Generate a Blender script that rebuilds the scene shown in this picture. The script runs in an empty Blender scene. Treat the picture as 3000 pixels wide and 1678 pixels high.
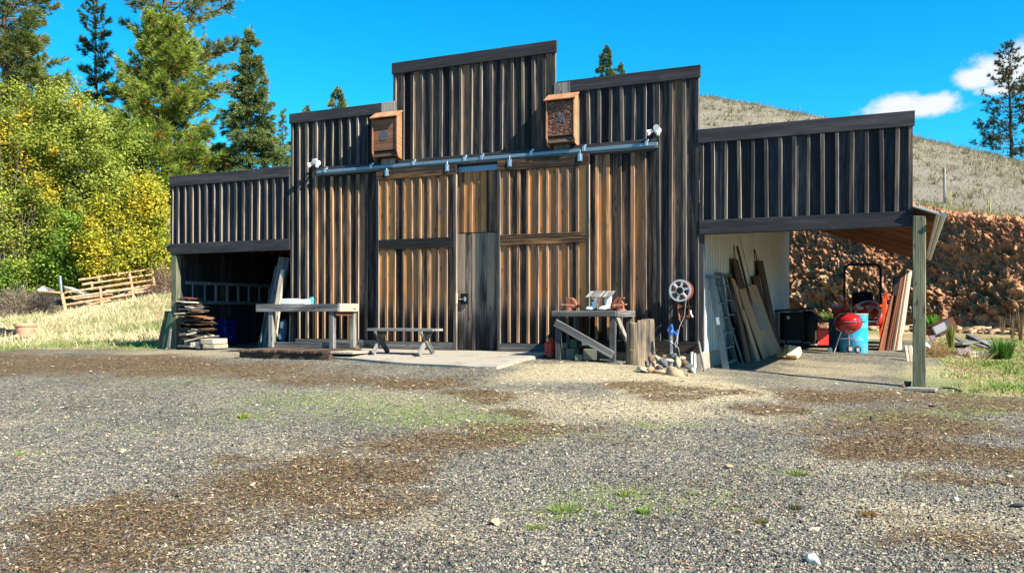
import bpy, math, random
import numpy as np
from mathutils import Vector, Matrix
rnd = random.Random(7)
nr = np.random.default_rng(11)
C = bpy.context.scene.collection
SC = bpy.context.scene
R_ = math.radians
# ---------------------------------------------------------------- camera
FPX, CX, HY, TH = 2540.0, 1500.0, 915.0, R_(24.8)      # photo calibration: focal length in photo pixels, horizon row, yaw
CAM = Vector((0, -13.3, 0.65))
cd = bpy.data.cameras.new('camera'); cam = bpy.data.objects.new('camera', cd); C.objects.link(cam)
cam.location = CAM; cam.rotation_euler = (math.pi/2, 0, TH)
cd.sensor_width = 36; cd.lens = FPX/3000*36; cd.shift_y = (HY-839)/3000
cd.clip_start = 0.1; cd.clip_end = 2000
SC.camera = cam
RT = Vector((math.cos(TH), math.sin(TH), 0)); FW = Vector((-math.sin(TH), math.cos(TH), 0))
# ---------------------------------------------------------------- light
SUN_EL, SUN_AZ = R_(39), R_(14)      # azimuth measured from +X (along the facade) towards the front (-Y)
sdir = Vector((math.cos(SUN_EL)*math.cos(SUN_AZ), -math.cos(SUN_EL)*math.sin(SUN_AZ), math.sin(SUN_EL)))
sl = bpy.data.lights.new('sun', 'SUN'); sun = bpy.data.objects.new('sun', sl); C.objects.link(sun)
sl.energy = 5.0; sl.angle = R_(0.5); sl.color = (1, 0.92, 0.78)
sun.rotation_euler = sdir.to_track_quat('Z', 'Y').to_euler(); sun.location = (20, -5, 20)
W = bpy.data.worlds.new('World'); SC.world = W; W.use_nodes = True
SC.view_settings.view_transform = 'Standard'; SC.view_settings.look = 'None'
SC.view_settings.gamma = 1; SC.view_settings.use_curve_mapping = False
SC.view_settings.exposure = 1.4
SC.cycles.max_bounces = 6; SC.cycles.diffuse_bounces = 3; SC.cycles.transparent_max_bounces = 4

def P(x, y, d):
    "world point seen at photo pixel (x, y) at depth d"
    return CAM + d*(FW + RT*((x-CX)/FPX) + Vector((0, 0, (HY-y)/FPX)))
def ray(x, y): return FW + RT*((x-CX)/FPX) + Vector((0, 0, (HY-y)/FPX))
def F(x, y, Y=0.0):
    r = ray(x, y); return CAM + r*((Y-CAM.y)/r.y)
def FX(x, y, X):
    r = ray(x, y); return CAM + r*((X-CAM.x)/r.x)
def proj(p):
    q = Vector(p)-CAM; d = q.dot(FW)
    return CX+FPX*q.dot(RT)/d, HY-FPX*q.z/d, d
def projn(X, Y, Z):
    dx, dy, dz = X-CAM.x, Y-CAM.y, Z-CAM.z
    d = dx*FW.x+dy*FW.y; d = np.where(d < 0.6, 0.6, d)
    return CX+FPX*(dx*RT.x+dy*RT.y)/d, HY-FPX*dz/d, dx*FW.x+dy*FW.y

# ---------------------------------------------------------------- ground height
_cp = [(-13.9,0,-.10),(-11,0,-.06),(-9,0,-.05),(-7,0,-.05),(-5,0,-.08),(-3,0,-.23),(-1.5,0,-.31),(0,0,-.38),(3,0,-.42),(9,0,-.5),
 (-4,-1,-.11),(-3.2,-1,-.16),(-14,-6,-.33),(-7,-6,-.42),(-7,-3,-.22),(0,-6,-.62),(6,-6,-.66),(-10,-13.3,-.88),(-4,-13.3,-.93),(0,-13.3,-.95),(5,-13.3,-.97),
 (-10,-22,-1.2),(0,-22,-1.25),(10,-22,-1.25),(-25,-8,-.3),(-22,-20,-.9),(20,-6,-.7),(0,6,-.22),(-2.4,6,-.16),(-1.2,5.4,-.18),(-1,7.5,-.20),(0,11,-.1),(4,6,-.25),(8,6,-.3),(4,12,0),(10,12,0),(20,10,0),
 (-7,5,-.06),(-12,5,-.06),(-7,12,0),(-13,11,.2),(-60,-20,-.5),(-60,20,1),(-60,70,4),(0,70,3),(60,0,-.5),(60,60,3)]
for (x, y, d) in [(85,1000,23),(20,965,28),(190,924,36),(450,872,36),(330,975,25),(440,960,25),(0,930,36),(100,905,45),(300,880,48),(300,820,62)]:
    p = P(x, y, d); _cp.append((p.x, p.y, p.z))
_cp = np.array(_cp)
def _tps(r): return np.where(r < 1e-9, 0, r*r*np.log(np.maximum(r, 1e-9)))
_n = len(_cp)
_K = _tps(np.hypot(_cp[:, None, 0]-_cp[None, :, 0], _cp[:, None, 1]-_cp[None, :, 1])) + np.eye(_n)*0.3
_Pm = np.c_[np.ones(_n), _cp[:, :2]]
_w = np.linalg.solve(np.block([[_K, _Pm], [_Pm.T, np.zeros((3, 3))]]), np.r_[_cp[:, 2], 0, 0, 0])
def Hn(X, Y):
    X = np.clip(np.asarray(X, float), -62, 62); Y = np.clip(np.asarray(Y, float), -24, 72)
    out = _w[_n]+_w[_n+1]*X+_w[_n+2]*Y
    for i in range(_n): out = out+_w[i]*_tps(np.hypot(X-_cp[i, 0], Y-_cp[i, 1]))
    return out
def H(X, Y): return float(Hn(X, Y))
def G(x, y):
    "ground point seen at photo pixel"
    r = ray(x, y); t = np.arange(2.5, 70, 0.25)
    z = Hn(CAM.x+t*r.x, CAM.y+t*r.y) - (CAM.z+t*r.z)
    k = np.argmax(z > 0) if (z > 0).any() else len(t)-1
    if k > 0:
        f = z[k-1]/(z[k-1]-z[k]) if z[k] != z[k-1] else 0
        tt = t[k-1]+(t[k]-t[k-1])*f
    else: tt = t[0]
    p = CAM+r*float(tt); p.z = H(p.x, p.y); return p

# ---------------------------------------------------------------- numpy noise
def _h(i, j, s):
    v = np.sin(i*127.1+j*311.7+s*74.7)*43758.5453
    return v-np.floor(v)
def vn(x, y, s=0):
    xi, yi = np.floor(x), np.floor(y); fx, fy = x-xi, y-yi
    fx = fx*fx*(3-2*fx); fy = fy*fy*(3-2*fy)
    a, b, c, d = _h(xi, yi, s), _h(xi+1, yi, s), _h(xi, yi+1, s), _h(xi+1, yi+1, s)
    return (a*(1-fx)+b*fx)*(1-fy)+(c*(1-fx)+d*fx)*fy
def fbm(x, y, s=0, o=4):
    t, a, n = 0, 0.5, 0
    for k in range(o):
        t = t+a*vn(x*2**k, y*2**k, s+k*13); n += a; a *= 0.5
    return t/n
def sstep(a, b, x):
    t = np.clip((x-a)/(b-a), 0, 1); return t*t*(3-2*t)

# ---------------------------------------------------------------- materials
def nmat(name):
    m = bpy.data.materials.new(name); m.use_nodes = True
    nt = m.node_tree; nt.nodes.clear()
    out = nt.nodes.new('ShaderNodeOutputMaterial'); bs = nt.nodes.new('ShaderNodeBsdfPrincipled')
    nt.links.new(bs.outputs[0], out.inputs[0])
    return m, nt, bs, out
def nd(nt, typ, **kw):
    n = nt.nodes.new(typ)
    for k, v in kw.items():
        if k.startswith('i_'):
            key = k[2:]; key = int(key) if key.isdigit() else key.replace('_', ' ')
            sock = n.inputs[key]
            if isinstance(v, bpy.types.NodeSocket): nt.links.new(v, sock)
            else: sock.default_value = v
        else: setattr(n, k, v)
    return n
def mth(nt, op, a, b=None, c=None, clamp=False):
    n = nt.nodes.new('ShaderNodeMath'); n.operation = op; n.use_clamp = clamp
    for i, v in enumerate((a, b, c)):
        if v is None: continue
        if isinstance(v, bpy.types.NodeSocket): nt.links.new(v, n.inputs[i])
        else: n.inputs[i].default_value = v
    return n.outputs[0]
def vmul(nt, v, s):
    n = nt.nodes.new('ShaderNodeVectorMath'); n.operation = 'MULTIPLY'
    nt.links.new(v, n.inputs[0])
    n.inputs[1].default_value = s if not isinstance(s, (int, float)) else (s, s, s)
    return n.outputs[0]
def vadd(nt, a, b):
    n = nt.nodes.new('ShaderNodeVectorMath'); n.operation = 'ADD'
    nt.links.new(a, n.inputs[0])
    if isinstance(b, bpy.types.NodeSocket): nt.links.new(b, n.inputs[1])
    else: n.inputs[1].default_value = b
    return n.outputs[0]
def ramp(nt, fac, stops, interp='LINEAR'):
    n = nt.nodes.new('ShaderNodeValToRGB'); nt.links.new(fac, n.inputs[0]); n.color_ramp.interpolation = interp
    e = n.color_ramp.elements
    while len(e) < len(stops): e.new(0.5)
    for i, (p, c) in enumerate(stops):
        e[i].position = p; e[i].color = (c[0], c[1], c[2], 1) if len(c) == 3 else c
    return n.outputs[0]
def mixc(nt, f, a, b, mode='MIX'):
    n = nt.nodes.new('ShaderNodeMix'); n.data_type = 'RGBA'; n.blend_type = mode
    for sock, v in ((n.inputs[0], f), (n.inputs[6], a), (n.inputs[7], b)):
        if isinstance(v, bpy.types.NodeSocket): nt.links.new(v, sock)
        elif isinstance(v, (int, float)): sock.default_value = v
        else: sock.default_value = (v[0], v[1], v[2], 1)
    return n.outputs[2]
def noise(nt, vec, scale=1.0, detail=3.0, rough=0.5, dist=0.0):
    n = nt.nodes.new('ShaderNodeTexNoise'); nt.links.new(vec, n.inputs['Vector'])
    n.inputs['Scale'].default_value = scale; n.inputs['Detail'].default_value = detail
    n.inputs['Roughness'].default_value = rough; n.inputs['Distortion'].default_value = dist
    return n.outputs[0]
def mrange(nt, v, a, b, c=0.0, d=1.0, smooth=True):
    n = nt.nodes.new('ShaderNodeMapRange'); n.interpolation_type = 'SMOOTHSTEP' if smooth else 'LINEAR'
    nt.links.new(v, n.inputs[0])
    for i, q in enumerate((a, b, c, d)):
        if isinstance(q, bpy.types.NodeSocket): nt.links.new(q, n.inputs[i+1])
        else: n.inputs[i+1].default_value = q
    return n.outputs[0]
def bump(nt, bs, h, strength=0.3, dist=0.01):
    n = nt.nodes.new('ShaderNodeBump'); n.inputs['Strength'].default_value = strength; n.inputs['Distance'].default_value = dist
    nt.links.new(h, n.inputs['Height']); nt.links.new(n.outputs[0], bs.inputs['Normal'])
def seedv(nt):
    a = nd(nt, 'ShaderNodeAttribute', attribute_name='seed')
    w = nd(nt, 'ShaderNodeTexWhiteNoise', noise_dimensions='1D'); nt.links.new(a.outputs['Fac'], w.inputs['W'])
    return w.outputs['Value'], w.outputs['Color']
def wood(name, stops, bias=0.0, rv=0.5, stain=None, top_stain=None, knots=0.8, rough=0.85, grain=0.5, bmp=0.4, edge=None):
    """weathered lumber: UV u runs along the grain (metres); each board has its own seed"""
    m, nt, bs, _ = nmat(name)
    uv = nd(nt, 'ShaderNodeUVMap').outputs[0]
    sv, scol = seedv(nt)
    off = nd(nt, 'ShaderNodeVectorMath', operation='SCALE'); nt.links.new(scol, off.inputs[0]); off.inputs['Scale'].default_value = 60
    def co(su, s_v): return vadd(nt, vmul(nt, uv, (su, s_v, 1)), off.outputs[0])
    n1 = noise(nt, co(2.6, 75), 1, 5, 0.65, 0.3)
    n2 = noise(nt, co(0.9, 9), 1, 5, 0.65, 0.8)
    n3 = noise(nt, co(0.45, 38), 1, 4, 0.6, 0.3)
    f = mth(nt, 'MULTIPLY_ADD', mth(nt, 'SUBTRACT', n1, 0.5), grain*2, 0.5+bias)
    f = mth(nt, 'MULTIPLY_ADD', mth(nt, 'SUBTRACT', n2, 0.5), 1.3, f)
    f = mth(nt, 'MULTIPLY_ADD', mth(nt, 'SUBTRACT', n3, 0.5), 0.8, f)
    f = mth(nt, 'MULTIPLY_ADD', mth(nt, 'SUBTRACT', sv, 0.5), rv, f)
    if stain:
        pz = nd(nt, 'ShaderNodeSeparateXYZ'); geo = nd(nt, 'ShaderNodeNewGeometry'); nt.links.new(geo.outputs['Position'], pz.inputs[0])
        z = mth(nt, 'MULTIPLY_ADD', n2, -1.0, pz.outputs[2])
        z = mth(nt, 'MULTIPLY_ADD', sv, -0.5, z)
        s = mrange(nt, z, stain[0], stain[1], stain[2], 0.0)
        f = mth(nt, 'SUBTRACT', f, s)
        if top_stain:
            z2 = mth(nt, 'MULTIPLY_ADD', n2, 1.1, pz.outputs[2]); z2 = mth(nt, 'MULTIPLY_ADD', sv, 0.6, z2)
            s2 = mrange(nt, z2, top_stain[0], top_stain[1], 0.0, top_stain[2]); f = mth(nt, 'SUBTRACT', f, s2)
    f = mth(nt, 'MAXIMUM', f, 0.0)
    col = ramp(nt, f, stops)
    if knots:
        vo = nd(nt, 'ShaderNodeTexVoronoi', voronoi_dimensions='3D'); nt.links.new(co(2.6, 9.0), vo.inputs['Vector']); vo.inputs['Scale'].default_value = 1
        k = mrange(nt, vo.outputs['Distance'], 0.08, 0.18, knots, 0)
        col = mixc(nt, k, col, (0.05, 0.022, 0.012))
    if edge:      # sunlit edge lines painted into the colour, paler on both sides of the strip
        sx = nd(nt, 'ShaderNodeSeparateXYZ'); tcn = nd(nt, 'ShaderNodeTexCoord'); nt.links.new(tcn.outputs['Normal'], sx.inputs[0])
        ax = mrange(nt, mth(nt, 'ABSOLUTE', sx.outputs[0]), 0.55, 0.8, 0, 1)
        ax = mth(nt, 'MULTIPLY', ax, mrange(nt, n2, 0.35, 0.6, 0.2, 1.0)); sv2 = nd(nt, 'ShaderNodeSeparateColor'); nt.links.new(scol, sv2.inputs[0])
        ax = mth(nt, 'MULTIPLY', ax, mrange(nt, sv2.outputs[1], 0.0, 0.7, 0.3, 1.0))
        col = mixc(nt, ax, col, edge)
    nt.links.new(col, bs.inputs['Base Color']); bs.inputs['Roughness'].default_value = rough
    bs.inputs['Specular IOR Level'].default_value = 0.25
    bump(nt, bs, n1, bmp, 0.006)
    return m
def plain(name, col, rough=0.5, metal=0.0, var=0.15, scale=6.0, dirt=None, dirt_amt=0.0, bmp=0.0, bscale=30.0, coat=0.0, spec=0.5):
    "painted / plastic / metal surface with blotchy wear"
    m, nt, bs, _ = nmat(name)
    tc = nd(nt, 'ShaderNodeTexCoord').outputs['Object']
    n = noise(nt, tc, scale, 5, 0.65); n2 = noise(nt, tc, scale*6.3, 4, 0.6)
    sv, _c = seedv(nt)
    v = mth(nt, 'MULTIPLY_ADD', mth(nt, 'SUBTRACT', n, 0.5), var*2, 1.0)
    v = mth(nt, 'MULTIPLY_ADD', mth(nt, 'SUBTRACT', n2, 0.5), var, v)
    v = mth(nt, 'MULTIPLY_ADD', mth(nt, 'SUBTRACT', sv, 0.5), var, v)
    c = mixc(nt, 1.0, col, nd(nt, 'ShaderNodeCombineColor', i_0=v, i_1=v, i_2=v).outputs[0], 'MULTIPLY')
    if dirt:
        k = mrange(nt, mth(nt, 'ADD', mth(nt, 'MULTIPLY', n, 0.6), mth(nt, 'MULTIPLY', n2, 0.4)), 0.62-dirt_amt*0.35, 0.72-dirt_amt*0.3, 0, 0.9)
        c = mixc(nt, k, c, dirt)
    nt.links.new(c, bs.inputs['Base Color'])
    nt.links.new(mrange(nt, n2, 0.2, 0.8, max(rough-0.1, 0.03), min(rough+0.12, 1)), bs.inputs['Roughness'])
    bs.inputs['Metallic'].default_value = metal; bs.inputs['Coat Weight'].default_value = coat
    bs.inputs['Specular IOR Level'].default_value = spec
    if bmp: bump(nt, bs, noise(nt, tc, bscale, 4, 0.6), bmp, 0.01)
    return m
def leafmat(name, rough=0.6, trans=0.35, tmul=(1.3, 1.35, 0.6)):
    m, nt, bs, out = nmat(name)
    a = nd(nt, 'ShaderNodeAttribute', attribute_name='tint').outputs['Color']
    nt.links.new(a, bs.inputs['Base Color']); bs.inputs['Roughness'].default_value = rough
    bs.inputs['Specular IOR Level'].default_value = 0.3
    tr = nd(nt, 'ShaderNodeBsdfTranslucent'); nt.links.new(mixc(nt, 1.0, a, tmul, 'MULTIPLY'), tr.inputs[0])
    mx = nd(nt, 'ShaderNodeMixShader'); mx.inputs[0].default_value = trans
    nt.links.new(bs.outputs[0], mx.inputs[1]); nt.links.new(tr.outputs[0], mx.inputs[2]); nt.links.new(mx.outputs[0], out.inputs[0])
    return m
def tintmat(name, rough=0.9, bmp=0.0, bscale=40, var=0.4, nscale=9):
    m, nt, bs, _ = nmat(name)
    a = nd(nt, 'ShaderNodeAttribute', attribute_name='tint').outputs['Color']
    tc = nd(nt, 'ShaderNodeTexCoord').outputs['Object']
    n = noise(nt, tc, nscale, 5, 0.7)
    v = mth(nt, 'MULTIPLY_ADD', mth(nt, 'SUBTRACT', n, 0.5), var*2.4, 1.0)
    c = mixc(nt, 1.0, a, nd(nt, 'ShaderNodeCombineColor', i_0=v, i_1=v, i_2=v).outputs[0], 'MULTIPLY')
    nt.links.new(c, bs.inputs['Base Color']); bs.inputs['Roughness'].default_value = rough; bs.inputs['Specular IOR Level'].default_value = 0.2
    if bmp: bump(nt, bs, noise(nt, tc, bscale, 5, 0.65), bmp, 0.02)
    return m

# ---------------------------------------------------------------- mesh building
def rotm(rx=0, ry=0, rz=0):
    return Matrix.Rotation(rz, 3, 'Z') @ Matrix.Rotation(ry, 3, 'Y') @ Matrix.Rotation(rx, 3, 'X')
class MB:
    "collects boxes, beams, tubes and turned shapes; build() links them as ONE mesh object"
    def __init__(s): s.V = []; s.Fc = []; s.UV = []; s.S = []
    def face(s, idx, uvs, seed): s.Fc.append(tuple(idx)); s.UV.extend(uvs); s.S.append(seed)
    def box(s, c, size, R=None, ch=0.004, seed=None, long=None):
        seed = rnd.random()*100 if seed is None else seed
        c = Vector(c); h = [q/2 for q in size]; ch = min(ch, min(h)*0.6)
        if long is None: long = max(range(3), key=lambda i: size[i])
        o1, o2 = [(1, 2), (2, 0), (0, 1)][long]
        b = len(s.V); ids = {}
        R = R or Matrix.Identity(3)
        loc = []
        for ax in range(3):
            for sx in (-1, 1):
                for sy in (-1, 1):
                    for sz in (-1, 1):
                        sg = (sx, sy, sz)
                        p = [sg[i]*(h[i]-(0 if i == ax else ch)) for i in range(3)]
                        ids[(ax, sg)] = len(s.V); s.V.append(tuple(c+R@Vector(p))); loc.append(p)
        def uvo(i):
            p = loc[i-b]; return (p[long], p[o1]+p[o2]*1.0+0.0)
        def add(q):
            v = [Vector(loc[i-b]) for i in q]
            n = (v[1]-v[0]).cross(v[2]-v[0]); ctr = sum(v, Vector())/len(v)
            if n.dot(ctr) < 0: q = q[::-1]
            s.face(q, [uvo(i) for i in q], seed)
        for ax in range(3):
            a1, a2 = [i for i in range(3) if i != ax]
            for sg in (-1, 1):
                q = []
                for (m1, m2) in ((-1, -1), (1, -1), (1, 1), (-1, 1)):
                    g = [0, 0, 0]; g[ax] = sg; g[a1] = m1; g[a2] = m2; q.append(ids[(ax, tuple(g))])
                add(q)
        for ax in range(3):       # chamfer along axis ax, between the two other axes
            a1, a2 = [i for i in range(3) if i != ax]
            for m1 in (-1, 1):
                for m2 in (-1, 1):
                    g0 = [0, 0, 0]; g0[a1] = m1; g0[a2] = m2; g1 = list(g0); g0[ax] = -1; g1[ax] = 1
                    add([ids[(a1, tuple(g0))], ids[(a1, tuple(g1))], ids[(a2, tuple(g1))], ids[(a2, tuple(g0))]])
        for sx in (-1, 1):
            for sy in (-1, 1):
                for sz in (-1, 1):
                    g = (sx, sy, sz); add([ids[(0, g)], ids[(1, g)], ids[(2, g)]])
        return s
    def beam(s, p0, p1, w, t, up=(0, 0, 1), ch=0.004, seed=None):
        "bar from p0 to p1; w = width across, t = thickness along 'up'"
        p0, p1 = Vector(p0), Vector(p1); x = (p1-p0); L = x.length; x.normalize()
        u = Vector(up); y = u.cross(x)
        if y.length < 1e-4: y = Vector((1, 0, 0)).cross(x)
        y.normalize(); z = x.cross(y)
        R = Matrix((x, y, z)).transposed()
        return s.box((p0+p1)/2, (L, w, t), R, ch, seed, 0)
    def tube(s, pts, r, n=8, cap=True, seed=None):
        seed = rnd.random()*100 if seed is None else seed
        pts = [Vector(p) for p in pts]; m = len(pts); rs = r if isinstance(r, (list, tuple)) else [r]*m
        b = len(s.V); prev = None; L = 0; Ls = []
        for i, p in enumerate(pts):
            d = (pts[min(i+1, m-1)]-pts[max(i-1, 0)]).normalized()
            a = prev if prev is not None else (Vector((0, 0, 1)) if abs(d.z) < 0.9 else Vector((1, 0, 0)))
            y = d.cross(a)
            if y.length < 1e-5: y = d.cross(Vector((0, 1, 0.1)))
            y.normalize(); z = y.cross(d).normalized(); prev = z
            if i: L += (p-pts[i-1]).length
            Ls.append(L)
            for k in range(n):
                t = 2*math.pi*k/n; s.V.append(tuple(p+(z*math.cos(t)+y*math.sin(t))*rs[i]))
        for i in range(m-1):
            for k in range(n):
                k2 = (k+1) % n; q = [b+i*n+k, b+(i+1)*n+k, b+(i+1)*n+k2, b+i*n+k2]
                c0, c1 = k*2*math.pi*rs[i]/n, (k+1)*2*math.pi*rs[i]/n
                s.face(q, [(Ls[i], c0), (Ls[i+1], c0), (Ls[i+1], c1), (Ls[i], c1)], seed)
        if cap:
            for i, rev in ((0, False), (m-1, True)):
                q = [b+i*n+k for k in range(n)]; q = q[::-1] if rev else q
                s.face(q, [(s.V[j][0], s.V[j][1]) for j in q], seed)
        return s
    def lathe(s, prof, o=(0, 0, 0), R=None, n=24, seed=None, squash=(1, 1), wob=0.0):
        "turn (radius, height) points round the local z axis"
        seed = rnd.random()*100 if seed is None else seed
        R = R or Matrix.Identity(3); o = Vector(o); b = len(s.V); ph = seed
        for (r, z) in prof:
            for k in range(n):
                t = 2*math.pi*k/n; q = r*(1+wob*(math.sin(2*t+ph)+0.6*math.sin(3*t+ph*2)+0.5*math.sin(7*t+ph*3)))
                s.V.append(tuple(o+R@Vector((q*math.cos(t)*squash[0], q*math.sin(t)*squash[1], z))))
        for i in range(len(prof)-1):
            for k in range(n):
                k2 = (k+1) % n; q = [b+i*n+k, b+i*n+k2, b+(i+1)*n+k2, b+(i+1)*n+k]
                r = max(max(q_[0] for q_ in prof), 0.02)
                s.face(q, [(prof[i][1], k*6.283*r/n), (prof[i][1], (k+1)*6.283*r/n), (prof[i+1][1]+0.001*i, (k+1)*6.283*r/n), (prof[i+1][1]+0.001*i, k*6.283*r/n)], seed)
        for i, rev in ((0, True), (len(prof)-1, False)):
            if prof[i][0] > 1e-4:
                q = [b+i*n+k for k in range(n)]; q = q[::-1] if rev else q
                s.face(q, [(prof[i][0]*math.cos(k*6.283/n), prof[i][0]*math.sin(k*6.283/n)) for k in range(n)], seed)
        return s
    def prism(s, poly, d, seed=None):
        "polygon (3D points) pushed along vector d"
        seed = rnd.random()*100 if seed is None else seed
        poly = [Vector(p) for p in poly]; d = Vector(d); n = len(poly); b = len(s.V)
        nv = sum(((poly[i]-poly[0]).cross(poly[(i+1) % n]-poly[0]) for i in range(1, n)), Vector())
        if nv.dot(d) > 0: poly = poly[::-1]
        for p in poly: s.V.append(tuple(p))
        for p in poly: s.V.append(tuple(p+d))
        e = (poly[1]-poly[0]).normalized(); e2 = d.cross(e)
        e2 = e2.normalized() if e2.length > 1e-6 else Vector((0, 0, 1))
        uv = [((p-poly[0]).dot(e), (p-poly[0]).dot(e2)) for p in poly]
        s.face([b+i for i in range(n)], uv, seed); s.face([b+n+i for i in range(n)][::-1], uv[::-1], seed)
        dl = d.length
        for i in range(n):
            j = (i+1) % n; L = (poly[j]-poly[i]).length
            s.face([b+j, b+i, b+n+i, b+n+j], [(L, 0), (0, 0), (0, dl), (L, dl)], seed)
        return s
    def build(s, name, mat, parent=None, smooth=False, origin=None):
        me = bpy.data.meshes.new(name)
        V = np.array(s.V, dtype=float)
        if origin is None:
            origin = PAR[parent.name] if parent else Vector(((V[:, 0].min()+V[:, 0].max())/2, (V[:, 1].min()+V[:, 1].max())/2, V[:, 2].min()))
        V = V-np.array(origin)
        me.from_pydata(V.tolist(), [], s.Fc)
        uvl = me.uv_layers.new(name='UVMap'); uvl.data.foreach_set('uv', np.array(s.UV, dtype=np.float32).ravel())
        at = me.attributes.new('seed', 'FLOAT', 'FACE'); at.data.foreach_set('value', np.array(s.S, dtype=np.float32))
        if smooth:
            me.polygons.foreach_set('use_smooth', [True]*len(me.polygons))
            me.set_sharp_from_angle(angle=R_(40))
        me.materials.append(mat); me.update()
        o = bpy.data.objects.new(name, me); C.objects.link(o)
        PAR[o.name] = Vector(origin)
        if parent: o.parent = parent
        else: o.location = origin
        return o
PAR = {}
def thing(name, label, cat, loc, group=None):
    o = bpy.data.objects.new(name, None); C.objects.link(o); o.location = loc; o.empty_display_size = 0.2
    PAR[o.name] = Vector(loc); o['label'] = label; o['category'] = cat
    if group: o['group'] = group
    return o
def tag(o, label, cat, group=None):
    o['label'] = label; o['category'] = cat
    if group: o['group'] = group
    return o
def struct(o, label=None):
    o['kind'] = 'structure'
    if label: o['label'] = label
    return o
def npmesh(name, V, Fc, mat, tint=None, parent=None, origin=(0, 0, 0), smooth=False, kind=None, label=None, face_tint=False):
    "big mesh from arrays; Fc is (n, 3) or (n, 4); tint = colour per vertex or per face"
    me = bpy.data.meshes.new(name); V = np.asarray(V, np.float32)-np.asarray(origin, np.float32)
    Fc = np.asarray(Fc, np.int32); n, k = Fc.shape
    me.vertices.add(len(V)); me.vertices.foreach_set('co', V.ravel())
    me.loops.add(n*k); me.loops.foreach_set('vertex_index', Fc.ravel())
    me.polygons.add(n); me.polygons.foreach_set('loop_start', np.arange(n, dtype=np.int32)*k)
    if tint is not None:
        t = np.asarray(tint, np.float32)
        if t.shape[1] == 3: t = np.c_[t, np.ones(len(t), np.float32)]
        a = me.attributes.new('tint', 'FLOAT_COLOR', 'FACE' if face_tint else 'POINT'); a.data.foreach_set('color', t.astype(np.float32).ravel())
    if smooth: me.polygons.foreach_set('use_smooth', np.ones(n, bool))
    me.update(calc_edges=True); me.validate()
    me.materials.append(mat)
    o = bpy.data.objects.new(name, me); C.objects.link(o); PAR[o.name] = Vector(origin)
    if parent: o.parent = parent
    else: o.location = origin
    if kind: o['kind'] = kind
    if label: o['label'] = label
    return o
# ---------------------------------------------------------------- sky
nt = W.node_tree; nt.nodes.clear()
wout = nd(nt, 'ShaderNodeOutputWorld'); bg = nd(nt, 'ShaderNodeBackground')
sky = nd(nt, 'ShaderNodeTexSky', sky_type='NISHITA', sun_disc=False, sun_elevation=SUN_EL, sun_rotation=math.pi/2+SUN_AZ, altitude=800, air_density=1.0, dust_density=0.1, ozone_density=2.5)
hs = nd(nt, 'ShaderNodeHueSaturation', i_Saturation=1.45, i_Hue=0.485); nt.links.new(sky.outputs[0], hs.inputs['Color'])
dirv = nd(nt, 'ShaderNodeTexCoord').outputs['Generated']
dz = nd(nt, 'ShaderNodeSeparateXYZ'); nt.links.new(dirv, dz.inputs[0])
scol = mixc(nt, 1.0, hs.outputs[0], (0.38, 1.52, 1.62), 'MULTIPLY')
low = mixc(nt, 1.0, sky.outputs[0], (0.42, 0.42, 0.44), 'MULTIPLY')
scol = mixc(nt, mrange(nt, dz.outputs[2], 0.0, 0.20), low, scol)
def vdot(a, b):
    n = nt.nodes.new('ShaderNodeVectorMath'); n.operation = 'DOT_PRODUCT'; nt.links.new(a, n.inputs[0]); n.inputs[1].default_value = b; return n.outputs['Value']
cn = noise(nt, vmul(nt, dirv, (1, 1, 1.6)), 16, 6, 0.6); cn2 = noise(nt, dirv, 55, 5, 0.65)
mask = None
for (px, py, ra, rb) in [(2690, 318, 150, 30), (2640, 308, 80, 38), (2740, 305, 80, 36), (2620, 325, 60, 26), (2955, 205, 95, 62), (2865, 228, 62, 34), (3040, 190, 110, 75), (2950, 262, 90, 22)]:
    D = ray(px, py).normalized(); Rc = Vector((-D.y, D.x, 0)).normalized()*-1; Uc = D.cross(Rc).normalized()*-1
    dd = vdot(dirv, D)
    a = mth(nt, 'DIVIDE', vdot(dirv, Rc), dd); b = mth(nt, 'DIVIDE', vdot(dirv, Uc), dd)
    a = mth(nt, 'DIVIDE', a, ra/FPX); b = mth(nt, 'DIVIDE', b, rb/FPX)
    e = mth(nt, 'SQRT', mth(nt, 'ADD', mth(nt, 'MULTIPLY', a, a), mth(nt, 'MULTIPLY', b, b)))
    e = mth(nt, 'SUBTRACT', 1.0, e); e = mth(nt, 'SUBTRACT', e, mth(nt, 'MULTIPLY', mth(nt, 'LESS_THAN', dd, 0.2), 50.0))
    mask = e if mask is None else mth(nt, 'MAXIMUM', mask, e)
m2 = mth(nt, 'MULTIPLY_ADD', mth(nt, 'SUBTRACT', cn, 0.5), 1.7, mask)
m2 = mth(nt, 'MULTIPLY_ADD', mth(nt, 'SUBTRACT', cn2, 0.5), 0.8, m2)
cl = mrange(nt, m2, 0.02, 0.7)
fin = mixc(nt, cl, scol, (6.2, 6.5, 6.8))
nt.links.new(fin, bg.inputs[0]); bg.inputs[1].default_value = 0.057
nt.links.new(bg.outputs[0], wout.inputs[0])

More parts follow.
